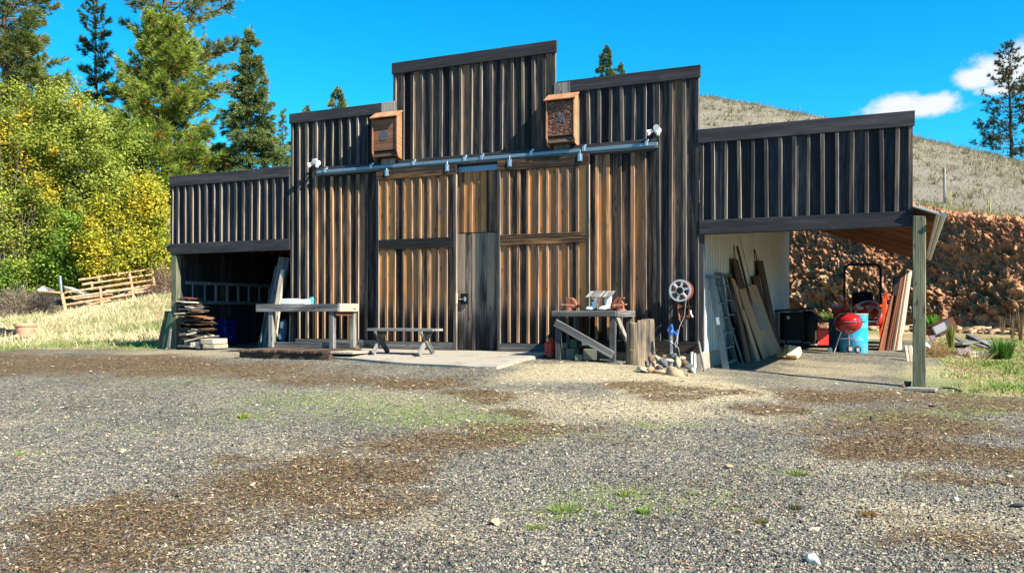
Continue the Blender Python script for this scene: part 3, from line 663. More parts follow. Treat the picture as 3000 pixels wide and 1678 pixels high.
def hill():
    global HILL
    us = [0, .2, .4, .6, .8, 1.0]
    sky_ = [P(1000, 520, 78), P(1628, 330, 82), P(2050, 282, 80), P(2500, 372, 72), P(3000, 486, 62), P(3900, 700, 50)]
    low_ = [P(1000, 900, 40), P(1628, 700, 38), P(2050, 590, 34.2), P(2500, 596, 30.7), P(3000, 650, 26.7), P(3900, 792, 23.2)]
    ns, nt_ = 260, 150
    S = np.linspace(0, 1, ns); T = np.linspace(0, 1.9, nt_)
    def sm(lst):
        from_ = np.array([[p[k] for k in range(3)] for p in lst])
        out = np.stack([np.interp(S, us, from_[:, k]) for k in range(3)], 1)
        ker = np.hanning(41); ker /= ker.sum()
        pad = np.pad(out, ((20, 20), (0, 0)), 'edge'); pad[:20] += (out[0]-out[1])*np.arange(20, 0, -1)[:, None]; pad[-20:] += (out[-1]-out[-2])*np.arange(1, 21)[:, None]
        return np.stack([np.convolve(pad[:, k], ker, 'valid') for k in range(3)], 1)
    lo, sk = sm(low_), sm(sky_)
    lo[:, 2] = np.interp(S, us, [p.z for p in low_])+0.02
    lo[:, 0] = np.interp(S, us, [p.x for p in low_]); lo[:, 1] = np.interp(S, us, [p.y for p in low_])
    V = lo[:, None, :]*(1-T)[None, :, None]+sk[:, None, :]*T[None, :, None]
    up = np.where(T < 1, T+0.10*np.sin(np.pi*np.clip(T, 0, 1)), 1-0.55*(T-1)**1.5-0.2*(T-1))
    V[:, :, 2] = lo[:, None, 2]+(sk-lo)[:, None, 2]*up[None]
    V[:, :, 2] += 0.35*(fbm(V[:, :, 0]*0.15, V[:, :, 1]*0.15, 8)-0.5)*np.clip(T*6, 0, 1)[None]+0.10*(fbm(V[:, :, 0]*1.2, V[:, :, 1]*1.2, 18)-0.5)*np.clip(T*6, 0, 1)[None]
    m, nt, bs, _ = nmat('dry_hill')
    geo = nd(nt, 'ShaderNodeNewGeometry').outputs['Position']
    n1 = noise(nt, geo, 0.35, 5, 0.65); n2 = noise(nt, vmul(nt, geo, (3, 3, 9)), 1, 6, 0.75); n3 = noise(nt, geo, 14, 4, 0.7)
    f = mth(nt, 'ADD', mth(nt, 'MULTIPLY', n1, 0.5), mth(nt, 'ADD', mth(nt, 'MULTIPLY', n2, 0.35), mth(nt, 'MULTIPLY', n3, 0.3)))
    c = ramp(nt, f, [(0.32, (0.15, 0.135, 0.085)), (0.5, (0.225, 0.195, 0.145)), (0.62, (0.275, 0.24, 0.19)), (0.8, (0.34, 0.30, 0.245))])
    nt.links.new(c, bs.inputs['Base Color']); bs.inputs['Roughness'].default_value = 1; bs.inputs['Specular IOR Level'].default_value = 0.1
    bump(nt, bs, mth(nt, 'ADD', n2, n3), 0.8, 0.15)
    idx = np.arange(ns*nt_).reshape(ns, nt_)
    q = np.stack([idx[:-1, :-1], idx[1:, :-1], idx[1:, 1:], idx[:-1, 1:]], -1).reshape(-1, 4)
    struct(npmesh('hill', V.reshape(-1, 3), q, m, smooth=True, origin=(10, 40, 5)), 'rounded hill of dry grey grass behind the barn')
    HILL = V
hill()
# ---------------------------------------------------------------- the barn
XL0, XL1, XC0, XC1, XR0, XR1 = -13.88, -10.80, -8.49, -5.35, -2.98, 0.0
barn = thing('barn', 'weathered board and batten barn with stepped false front and open side bays', 'barn', (-7, 0, 0))
def boards(x0, x1, z0, z1, Y=0.0, pitch=0.193, bt=0.02, bw=0.052, phase=0.0, battens=True, mbs=None, th=0.022, edge=True, skew=0.008):
    global BAT
    b = mbs or MB(); BAT = MB(); n = max(1, round((x1-x0)/pitch)); p = (x1-x0)/n
    for i in range(n):
        a = x0+i*p; j = rnd.uniform(-0.002, 0.003)
        b.box((a+p/2, Y+th/2+j, (z0+z1)/2), (p-0.003, th, z1-z0), rotm(0, 0, 0), 0.002, long=2)
    if battens:
        for i in range(0 if edge else 1, n+1 if edge else n):
            x = min(max(x0+i*p, x0+bw/2), x1-bw/2); w = bw*rnd.uniform(0.85, 1.2); t = bt*rnd.uniform(0.85, 1.15)
            s = rnd.uniform(-skew, skew); e0 = rnd.uniform(0, 0.012); e1 = rnd.uniform(0, 0.02)
            BAT.beam((x+s, Y-t/2-0.001, z0+e0), (x-s, Y-t/2-0.001, z1-e1), w, t, (0, -1, 0), 0.003)
    return b
def hboard(x0, x1, z0, z1, Y, t, name, mat, parent=barn, sag=0.0):
    b = MB(); b.box(((x0+x1)/2, Y-t/2, (z0+z1)/2), (x1-x0, t, z1-z0), None, 0.004)
    return b.build(name, mat, parent)
BAT = None
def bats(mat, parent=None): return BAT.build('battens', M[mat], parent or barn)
# wings
for x0, x1 in ((XL0, XL1-0.02), (XR0+0.02, XR1)):
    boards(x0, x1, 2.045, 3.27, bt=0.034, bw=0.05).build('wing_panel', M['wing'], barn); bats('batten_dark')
    hboard(x0-0.03, x1+(0.03 if x1 > -1 else 0), 3.24, 3.45, 0.0, 0.045, 'cap_board', M['cap'])
    b = MB(); b.box(((x0+x1)/2, 0.015, 1.952), (x1-x0+0.02, 0.11, 0.215), None, 0.005); b.build('beam', M['cap'], barn)
    b = MB(); b.box(((x0+x1)/2, 0.05, 3.0), (x1-x0-0.02, 0.05, 0.7), None, 0.003); b.build('backing_board', M['brown'], barn)
# stepped front above the door track
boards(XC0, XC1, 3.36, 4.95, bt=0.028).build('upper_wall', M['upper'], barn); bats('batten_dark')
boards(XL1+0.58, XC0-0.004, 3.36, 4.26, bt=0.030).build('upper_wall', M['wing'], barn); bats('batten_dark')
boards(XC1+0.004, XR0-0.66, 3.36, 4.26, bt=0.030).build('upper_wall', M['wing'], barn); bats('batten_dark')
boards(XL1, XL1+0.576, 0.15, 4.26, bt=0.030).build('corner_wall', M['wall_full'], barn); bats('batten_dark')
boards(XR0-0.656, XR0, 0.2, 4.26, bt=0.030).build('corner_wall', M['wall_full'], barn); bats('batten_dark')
hboard(XC0-0.02, XC1+0.03, 4.93, 5.13, 0.0, 0.05, 'cap_board', M['cap'])
hboard(XL1-0.02, XC0-0.022, 4.25, 4.44, 0.0, 0.045, 'cap_board', M['cap'])
hboard(XC1+0.032, XR0+0.03, 4.25, 4.44, 0.0, 0.045, 'cap_board', M['cap'])
# main wall below the track
XD0, XD1, XD2, XD3 = -8.80, -7.16, -6.37, -4.73
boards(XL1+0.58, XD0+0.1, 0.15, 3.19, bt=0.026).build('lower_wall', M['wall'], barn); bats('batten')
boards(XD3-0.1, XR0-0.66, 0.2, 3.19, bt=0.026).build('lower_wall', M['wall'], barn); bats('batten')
hboard(XL1+0.56, XR0-0.64, 3.192, 3.375, 0.0, 0.032, 'trim_board', M['cap'])
hboard(XL1, XD0-0.01, -0.02, 0.148, 0.005, 0.035, 'skirt_board', M['darkgrey'])
hboard(XD3+0.02, XR0+0.02, 0.02, 0.198, 0.0, 0.04, 'skirt_board', M['rail'])
b = MB(); b.box(((XL1+XR0)/2, 0.13, -0.2), (XR0-XL1-0.04, 0.16, 0.44), None, 0.01); b.build('foundation', M['conc'], barn)
# man door between the sliding doors
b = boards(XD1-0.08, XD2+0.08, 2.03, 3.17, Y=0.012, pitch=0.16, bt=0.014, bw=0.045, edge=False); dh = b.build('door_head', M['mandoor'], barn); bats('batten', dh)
d = boards(XD1-0.04, XD2+0.04, 0.0, 2.015, Y=0.008, pitch=0.155, battens=False).build('door', M['mandoor_low'], barn)
b = MB(); lx = F(1357, 875, -0.07)
b.box((lx.x, -0.02, lx.z), (0.155, 0.025, 0.185), None, 0.02); lk = b.build('latch', M['black'], d)
b = MB(); b.tube([(lx.x-0.1, -0.06, lx.z-0.005), (lx.x+0.035, -0.06, lx.z-0.005)], 0.012, 8); b.tube([(lx.x+0.03, -0.06, lx.z-0.04), (lx.x+0.03, -0.06, lx.z+0.035)], 0.016, 8)
b.box((lx.x+0.03, -0.045, lx.z), (0.03, 0.04, 0.03)); b.build('bolt', M['galv'], lk)
b = MB(); b.box((lx.x-0.115, -0.10, lx.z), (0.03, 0.03, 0.19), None, 0.003); b.build('hasp', M['pale'], lk)
hboard(XD1-0.02, XD2+0.02, 3.075, 3.17, -0.002, 0.02, 'door_header', M['track'])
# sliding doors hung on the track
def sliding(x0, x1, zr0, hx):
    Y = -0.075
    d = boards(x0+0.03, x1-0.03, 0.13, zr0, Y=Y, bt=0.022, bw=0.045, pitch=0.178, edge=False, th=0.02)
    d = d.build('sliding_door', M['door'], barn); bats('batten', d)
    for xx in (x0+0.025, x1-0.025):
        b = MB(); b.box((xx, Y-0.012, (0.0+zr0)/2), (0.055, 0.05, zr0-0.0), None, 0.003, long=2); b.build('stile', M['batten_dark'], d)
    for z0, z1, ext, nm in ((zr0, zr0+0.165, 0.0, 'top_rail'), (1.78, 1.955, -0.055, 'middle_rail'), (0.0, 0.128, -0.055, 'bottom_rail')):
        b = MB(); b.box(((x0+x1)/2, Y-0.018, (z0+z1)/2), (x1-x0+2*ext, 0.036, z1-z0), None, 0.004)
        b.build(nm, M['rail'] if nm != 'bottom_rail' else M['darkgrey'], d)
    for xx in hx:
        p = F(xx, 500, Y-0.04); b = MB(); b.box((p.x, Y-0.044, zr0+0.12), (0.075, 0.008, 0.125), None, 0.003); b.box((p.x, Y-0.052, zr0+0.12), (0.03, 0.01, 0.10), None, 0.003)
        b.tube([(p.x, Y-0.05, zr0+0.18), (p.x, Y-0.035, zr0+0.235)], 0.009, 6); b.build('hanger', M['galv'], d)
sliding(XD0, XD1, 3.035, (1133, 1310)); sliding(XD2, XD3, 3.035, (1493, 1699))
tx0, tx1 = F(928, 510, -0.1).x, F(1926, 426, -0.1).x
b = MB(); b.box(((tx0+tx1)/2, -0.085, 3.272), (tx1-tx0, 0.045, 0.054), None, 0.004, seed=4); b.box(((tx0+tx1)/2, -0.045, 3.235), (tx1-tx0, 0.012, 0.02), None, 0.002, seed=4)
trk = b.build('door_track', M['track'], barn)
for px in (950, 1086, 1209, 1359, 1409, 1556, 1709, 1893):
    p = F(px, 480, -0.12); b = MB(); b.box((p.x, -0.043, 3.345), (0.04, 0.022, 0.05), None, 0.003); b.box((p.x, -0.088, 3.29), (0.045, 0.064, 0.075), None, 0.003); b.tube([(p.x, -0.05, 3.345), (p.x, -0.066, 3.345)], 0.009, 6)
    b.build('bracket', M['galv'], trk)
# sides, back and roofs
b = MB(); b.box(((XL1+XR0)/2, 10.5, 1.7), (XR0-XL1-0.2, 0.05, 3.6), None, 0.005)
b.box((XL1+0.05, 5.27, 1.7), (0.05, 10.4, 3.6), None, 0.005); b.build('wall', M['brown'], barn)
b = MB(); zz = H(-13.9, 5)
for i in range(54):
    y = 0.12+i*0.193; b.box((XL0+0.07+rnd.uniform(-.003, .003), y+0.096, 1.12), (0.022, 0.19, 2.5), None, 0.002, long=2)
b.box((-12.35, 10.45, 1.12), (2.96, 0.03, 2.5), None, 0.005)
b.build('bay_wall', M['wing'], barn)
def corrugated(y0, y1, z0, z1, X):
    pit = 0.13; n = int((y1-y0)/pit)*8; b = MB()
    for i in range(n+1):
        y = y0+i*pit/8; x = X+0.007*(1-math.cos(2*math.pi*i/8)); b.V.append((x, y, z0)); b.V.append((x, y, z1))
    for i in range(n):
        u0, u1 = (i % 8)/8, (i % 8+1)/8; b.face([2*i, 2*i+2, 2*i+3, 2*i+1], [(u0, z0), (u1, z0), (u1, z1), (u0, z1)], 1.0)
    return b
corrugated(0.02, 10.5, 0.03, 3.2, XR0+0.03).build('side_wall', M['ribs'], barn, smooth=True)
b = MB(); b.box((XR0, 5.26, -0.18), (0.10, 10.5, 0.42), None, 0.01); b.build('foundation', M['conc'], barn)
b = MB(); b.box((XR0+0.03, 0.045, 1.1), (0.075, 0.085, 2.1), None, 0.004, long=2); b.build('corner_board', M['wing'], barn)
# gable roof behind the false front
b = MB(); xm = (XL1+XR0)/2
for s in (-1, 1):
    e = Vector((xm+s*(XR0-XL1)/2+s*0.1, 0, 3.42)); r = Vector((xm, 0, 4.85))
    b.prism([e+Vector((0, 0.06, 0)), r+Vector((0, 0.06, 0)), r+Vector((0, 10.7, 0)), e+Vector((0, 10.7, 0))], (0, 0, 0.05))
b.build('roof', M['corr'], barn)
for (xa, za, xb, zb, nm) in ((XR0+0.03, 3.15, 0.33, 1.99, 'R'), (XL1-0.03, 3.15, XL0-0.28, 2.0, 'L')):
    b = MB(); b.prism([(xa, 0.055 if nm == 'L' else 0.07, za), (xb, 0.07, zb), (xb, 10.75, zb), (xa, 10.75, za)], (0, 0, 0.03))
    if nm == 'R': b.prism([(0.015, -0.10, 2.107), (xb, -0.10, zb), (xb, 0.068, zb), (0.015, 0.068, 2.107)], (0, 0, 0.03))
    rf = b.build('lean_to_roof', M['corr'], barn)
    b = MB()
    for k in range(34):
        y = 0.12+k*0.315; b.beam((xa, y, za-0.055), (xb+(-.05 if nm == 'R' else .05), y, zb-0.055+0.02), 0.09, 0.10, (0, 0, 1))
    b.build('rafter', M['red_wood'], rf)
# gutter along the right eave
b = MB(); n = 8; prof = [(0.36+0.042*math.cos(a), 2.0+0.05*math.sin(a)) for a in [math.pi+math.pi*k/n for k in range(n+1)]]
base = 0
for yy in (-0.14, 10.75):
    for (x, z) in prof: b.V.append((x+0.02, yy, z))
for i in range(n): b.face([i, i+1, n+1+i+1, n+1+i], [(0, 0)]*4, 1)
b.face(list(range(n+1)), [(0, 0)]*(n+1), 1)
g = b.build('gutter', M['corr'], barn, smooth=True)
b = MB(); b.prism([(x+0.02, -0.145, z) for x, z in prof], (0, -0.006, 0)); b.build('end_cap', M['track'], g)
b = MB(); b.tube([(0.05, 10.4, 2.0), (0.12, 9.8, 1.7), (0.1, 9.75, 0.2)], 0.03, 6)
# posts
def post(x, y, w, zt, mat):
    b = MB(); z0 = H(x, y)-0.06
    b.box((x, y, (z0+zt)/2), (w, w, zt-z0), rotm(0, 0, rnd.uniform(-.02, .02)), 0.008, long=2); return b.build('post', mat, barn)
post(0.083, 0.0, 0.165, 1.985, M['green_post']); post(0.09, 5.2, 0.16, 1.9, M['green_post']); post(0.09, 10.4, 0.16, 1.9, M['green_post'])
post(XL0+0.075, 0.04, 0.14, 1.84, M['green_post'])
b = MB(); b.box((XL1+0.03, 0.09, 1.0), (0.11, 0.11, 2.3), None, 0.006, long=2); b.build('post', M['wing'], barn)
b = MB(); q = G(2690, 1143); b.prism([q+Vector((-.16, -.1, 0.0)), q+Vector((.2, -.13, 0)), q+Vector((.24, .1, 0)), q+Vector((-.12, .12, 0))], (0, 0, 0.035)); b.build('footing', M['conc'], barn)

# ---------------------------------------------------------------- bat houses on boards
def bathouse(px0, px1, ptop, pbot, lab, shredded):
    a = F((px0+px1)/2, (ptop+pbot)/2, -0.15)
    Yb, Yf = -0.05, -0.21
    p0, p1 = F(px0+6, ptop, Yf), F(px1-16, ptop, Yf); x0, x1 = p0.x, p1.x
    zt = F(px1-14, ptop, Yb).z; zb = F(px1-14, pbot, Yf).z
    t = thing('bat_house', lab, 'bat house', ((x0+x1)/2, Yb, zb), 'bat houses on the barn front')
    xm = (x0+x1)/2
    b = MB(); b.box((xm-0.03, -0.035, (zt+zb)/2+0.02), (0.28, 0.022, zt-zb+0.36), None, 0.003, long=2); b.build('mounting_board', M['grey'], t)
    for s, xx in ((-1, x0+0.01), (1, x1-0.01)):
        b = MB(); b.prism([(xx-0.01, Yb, zb), (xx-0.01, Yf+0.05, zb+0.02), (xx-0.01, Yf, zb+0.12), (xx-0.01, Yf, zt-0.13), (xx-0.01, Yb, zt-0.02)], (0.02, 0, 0)); b.build('side_panel', M['bat'], t)
    b = MB(); b.box((xm, Yb+0.004, (zt+zb)/2), (x1-x0-0.042, 0.02, zt-zb-0.06), None, 0.002, long=0); b.build('back_panel', M['brown'], t)
    b = MB(); L = math.hypot(0.18, 0.13)
    b.beam((xm, Yb-0.0, zt+0.005), (xm, Yf-0.045, zt-0.125), x1-x0+0.05, 0.022, (0, -0.5, 1), 0.004); b.build('roof', M['bat'], t)
    zf0, zf1 = zb+0.155, zt-0.14; b = MB(); hh = (zf1-zf0)/3
    for k in range(3): b.box((xm, Yf+0.03, zf0+hh*(k+0.5)), (x1-x0-0.045, 0.02, hh-0.004), None, 0.003, long=0)
    f = b.build('front_panel', M['bat_front'], t)
    b = MB(); b.box((xm, Yf+0.045, zb+0.09), (x1-x0-0.045, 0.02, 0.10), rotm(R_(-20), 0, 0), 0.003, long=0); b.build('landing_board', M['brown'], t)
    zc = zf0+hh*1.5
    if not shredded:
        b = MB(); pl = []
        for (u, w) in [(-.075, -.10), (-.10, -.03), (-.08, .03), (-.025, .06), (-.022, .11), (.03, .11), (.032, .06), (.085, .025), (.10, -.04), (.075, -.10)]: pl.append((xm-0.02+u, Yf+0.0195, zc+w))
        b.prism(pl, (0, -0.003, 0)); b.build('painted_mark', plain('grey_stencil', (0.075, 0.08, 0.085), 0.8, 0, 0.2, 20), f)
    else:
        b = MB()
        for k in range(420):
            x, z = rnd.uniform(x0+.05, x1-.05), zf0+0.02+(zf1-zf0)*rnd.random()**1.0*0.95
            a = rnd.uniform(0, 3.14); L = rnd.uniform(.012, .035); d = Vector((math.cos(a), -rnd.uniform(0.1, .7), math.sin(a)))*L
            p = Vector((x, Yf+0.018, z)); b.beam(p, p+d, 0.006, 0.003, (0, -1, 0.2), 0.0005)
        b.build('splinter', wood('splinters', [(0, (0.06, 0.03, 0.025)), (0.5, (0.20, 0.10, 0.08)), (1, (0.42, 0.30, 0.26))], rv=1.2, knots=0), f)['kind'] = 'stuff'
        b = MB()
        for k in range(60):
            x, z = rnd.gauss(xm, .035), rnd.gauss(zc+0.02, .035); a = rnd.uniform(0, 3.14); L = rnd.uniform(.015, .03)
            p = Vector((x, Yf+0.012, z)); b.beam(p, p+Vector((math.cos(a), -.3, math.sin(a)))*L, 0.008, 0.003, (0, -1, 0.2), 0.0005)
        b.build('painted_mark', plain('grey_flakes', (0.11, 0.14, 0.16), 0.8, 0, 0.2, 20), f)
bathouse(1083, 1179, 327, 462, 'smooth cedar bat house with grey stencil, left of the raised centre', False)
bathouse(1593, 1699, 273, 421, 'cedar bat house with rough splintered front, right of the raised centre', True)

# ---------------------------------------------------------------- flood lights
def flood(px, py, lab):
    c = F(px, py, -0.08); t = thing('flood_light', lab, 'light', (c.x, -0.02, c.z), 'flood lights on the barn')
    b = MB(); b.lathe([(0.055, 0), (0.055, 0.02), (0.03, 0.045)], (c.x+0.02, -0.025, c.z), rotm(R_(90), 0, 0), 16); b.build('base_plate', M['white'], t, True)
    for dx, dz, ax in ((-0.10, -0.03, Vector((-0.75, -0.5, -0.45))), (0.035, 0.035, Vector((0.12, -0.95, -0.3)))):
        p = Vector((c.x+dx*.85, -0.13, c.z+dz)); q = ax.to_track_quat('Z', 'Y').to_matrix()
        b = MB(); b.tube([(c.x+0.02, -0.05, c.z), p-ax.normalized()*0.04], 0.016, 8)
        b.lathe([(0.014, -0.05), (0.027, -0.042), (0.035, -0.008), (0.047, 0.032), (0.049, 0.042), (0.043, 0.042)], p, q, 20); h = b.build('lamp_head', M['white'], t, True)
        b = MB(); b.lathe([(0.0, 0.032), (0.024, 0.035), (0.043, 0.038), (0.043, 0.032)], p, q, 20); b.build('lens', M['glass'], h, True)
    b = MB(); p = Vector((c.x+0.045, -0.11, c.z-0.065)); b.tube([(c.x+0.02, -0.05, c.z-0.01), p], 0.014, 8); b.lathe([(0, -.032), (0.024, -.024), (0.03, 0), (0.024, 0.02), (0.0, 0.032)], p, rotm(R_(60), 0, 0), 16); b.build('sensor', M['white'], t, True)
flood(925, 478, 'twin white flood light above the left end of the door track')
flood(1921, 382, 'twin white flood light above the right end of the door track')
# ---------------------------------------------------------------- work bench right of the doors
def rows(*a): return [Vector(q) for q in a]
bx0, bx1, by0, by1, bzt = -4.98, -4.0, -1.0, -0.1, 0.675
t = thing('workbench', 'weathered wooden workbench carrying two rusty vises', 'workbench', (-4.5, -0.55, -0.1))
b = MB()
for k in range(6): b.box(((bx0+bx1)/2, by0+0.075+k*0.15, bzt-0.02), (bx1-bx0, 0.146, 0.04))
b.build('tabletop', M['grey'], t)
b = MB(); b.box(((bx0+bx1)/2, by0-0.02, bzt-0.045), (bx1-bx0+0.04, 0.04, 0.085)); b.build('front_apron', M['darkgrey'], t)
b = MB(); b.box((bx1+0.02, (by0+by1)/2, bzt-0.045), (0.04, by1-by0, 0.095)); b.build('side_apron', M['grey'], t)
for (x, y) in ((bx0+0.06, by0+0.05), (bx1-0.05, by0+0.05), (bx0+0.06, by1-0.05), (bx1-0.05, by1-0.05)):
    z = H(x, y)-0.02; b = MB(); b.box((x, y, (z+bzt-0.04)/2), (0.085, 0.085, bzt-0.04-z), None, 0.005, long=2); b.build('leg', M['darkgrey'], t)
b = MB(); b.beam((bx0+0.03, by0-0.02, 0.50), (bx1-0.03, by0-0.02, 0.02), 0.035, 0.11, (0, 0, 1)); b.build('brace', M['grey'], t)
b = MB(); b.beam((bx1+0.01, by0+0.04, 0.60), (bx1+0.01, by1-0.25, 0.12), 0.03, 0.10, (0, 0, 1)); b.build('brace', M['grey'], t)
b = MB(); b.box((bx1-0.02, by0-0.02, H(bx1, by0)+0.005), (0.26, 0.16, 0.03)); b.build('foot_pad', M['grey'], t)

def vise(px, lab, flip):
    p = F(px, 900, -0.62 if flip else -0.7); o = Vector((p.x, p.y, bzt)); s = -1 if flip else 1
    t = thing('bench_vise', lab, 'vise', o, 'vises on the workbench')
    def w(x, y, z): return o+Vector((s*x, y, z))
    b = MB(); b.lathe([(0.075, 0), (0.075, 0.018), (0.055, 0.03), (0.045, 0.05)], o, None, 18); b.build('base', M['vise'], t, True)
    b = MB(); b.prism([w(-.035, -.04, .045), w(.06, -.04, .045), w(.06, -.04, .11), w(.03, -.04, .14), w(.03, -.04, .205), w(-.05, -.04, .205), w(-.05, -.04, .185), w(-.01, -.04, .16), w(-.035, -.04, .11)], (0, .08, 0)); b.build('fixed_jaw', M['vise'], t)
    b = MB(); b.prism([w(.045, -.04, .205), w(.095, -.04, .17), w(.13, -.04, .09), w(.13, -.04, .045), w(.07, -.04, .045), w(.066, -.04, .14), w(.045, -.04, .16)], (0, .08, 0)); b.build('moving_jaw', M['vise'], t)
    b = MB(); b.tube([w(.12, 0, .07), w(.18, 0, .07)], 0.016, 10); b.tube([w(.17, -.09, .11), w(.17, .07, .02)], 0.007, 6); b.build('screw_handle', M['vise'], t)
    b = MB(); b.tube([w(-.1, -.06, .095), w(.10, -.075, .082)], 0.008, 6); b.lathe([(0, -.014), (.014, 0), (0, .014)], w(-.1, -.06, .095), None, 8); b.build('clamp_handle', M['rust'], t)
vise(1668, 'rusty iron vise on the left half of the workbench', False)
vise(1820, 'rusty iron vise at the right front corner of the workbench', True)

def boot(px, lab, hole):
    p = F(px, 900, -0.75); o = Vector((p.x, p.y, bzt)); t = thing('boot_birdhouse', lab, 'birdhouse', o, 'boot birdhouses on the workbench')
    w = lambda x, y, z: o+Vector((x, y, z))
    b = MB(); b.tube([w(.035, 0, .225), w(.03, 0, .16), w(.022, 0, .09), w(.015, -.01, .05), w(-.03, -.03, .038), w(-.075, -.045, .033), w(-.10, -.052, .026)], [.055, .052, .045, .045, .040, .034, .016], 14); b.build('boot', M['white'], t, True)
    b = MB(); b.prism([w(-.11, -.09, 0.0), w(-.02, -.075, 0), w(.055, -.05, 0), w(.06, .04, 0), (o+Vector((-.05, .0, 0)))], (0, 0, .014)); b.box(w(.03, -.005, .02), (.06, .08, .03)); b.build('sole', M['black'], t)
    b = MB()
    for k in range(6): b.beam(w(-.075+k*.032, -.105, .205+rnd.uniform(-.004, .004)), w(-.055+k*.032, .075, .30), .03, .012, (0, -.5, 1), .002)
    b.build('shingle_roof', M['grey'], t)
    if hole:
        b = MB(); b.lathe([(0, 0), (.016, 0), (.016, .004), (0, .004)], w(.01, -.052, .155), rotm(R_(90), 0, 0), 14); b.build('entrance_hole', M['black'], t)
boot(1738, 'white boot birdhouse with round hole and grey shingle roof, left of the pair', True)
boot(1776, 'white boot birdhouse without a hole under a grey shingle roof, right of the pair', False)

def pxblock(name, lab, cat, x0, x1, y0, y1, Y, dep, mat, grp=None, ang=0.0, ch=0.008):
    a, c = F(x0, y0, Y), F(x1, y1, Y); b = MB()
    b.box(((a.x+c.x)/2, Y+dep/2, (a.z+c.z)/2), (abs(c.x-a.x), dep, abs(a.z-c.z)), rotm(0, 0, ang), ch)
    return tag(b.build(name, mat), lab, cat, grp)
gB = 'concrete blocks under the workbench'
pxblock('concrete_block', 'large grey concrete block at the right end under the workbench', 'block', 1707, 1746, 1022, 1055, -0.95, 0.22, M['block'], gB, 0.1)
pxblock('concrete_block', 'tall grey block under the workbench, left of the lowest front block', 'block', 1659, 1684, 1021, 1054, -0.78, 0.2, M['block'], gB, -0.1)
pxblock('concrete_block', 'low concrete block standing foremost under the workbench', 'block', 1682, 1704, 1039, 1056, -0.98, 0.14, M['block'], gB, 0.12)
pxblock('concrete_block', 'flat concrete block topmost at the left end under the workbench', 'block', 1634, 1660, 1005, 1021, -0.72, 0.25, M['block'], gB, 0.06)
pxblock('concrete_block', 'dark concrete block lowest at the left end under the workbench', 'block', 1637, 1658, 1021.5, 1052, -0.66, 0.22, M['block'], gB, 0.02)
pxblock('green_box', 'dark green box on top of the concrete blocks', 'box', 1669, 1690, 994, 1020.5, -0.7, 0.14, M['greenp'], None, -0.08)
pxblock('foam_block', 'whitish block on the concrete blocks behind the brace', 'block', 1703, 1719, 995, 1012, -0.72, 0.13, M['foam'], None, 0.15)
pxblock('brick', 'brown brick between the green box and the whitish block', 'brick', 1689, 1703, 1007, 1022, -0.66, 0.18, M['brown'], None, 0.1)
pxblock('concrete_block', 'small concrete block upright behind the large block', 'block', 1722, 1731, 1006, 1022, -0.68, 0.16, M['block'], gB, 0.4)
pxblock('concrete_block', 'small leaning block right of the whitish block', 'block', 1733, 1741, 1004, 1022, -0.6, 0.14, M['block'], gB, 0.7)
pxblock('concrete_block', 'concrete block in shade behind the others under the workbench', 'block', 1685, 1720, 1012, 1050, -0.50, 0.2, M['block'], gB, 0.0)

# petrol can
def can():
    g = G(1613, 1049); t = thing('fuel_can', 'red plastic fuel can with yellow cap beside the workbench', 'fuel can', g)
    b = MB(); b.box(g+Vector((0, 0, .135)), (.145, .22, .27), rotm(0, 0, .1), 0.03, long=2); b.box(g+Vector((0.02, 0, .27)), (.09, .16, .03), rotm(0, 0, .1), 0.012); b.build('body', M['red'], t)
    b = MB(); b.tube([g+Vector((.02, -.06, .27)), g+Vector((.02, -.05, .315)), g+Vector((.02, .06, .315)), g+Vector((.02, .07, .27))], .014, 8); b.build('handle', M['red'], t, True)
    b = MB(); b.tube([g+Vector((-.01, -.09, .27)), g+Vector((-.015, -.10, .32))], .022, 10); b.build('cap', plain('yellow_cap', (.75, .48, .03), .5), t, True)
can()

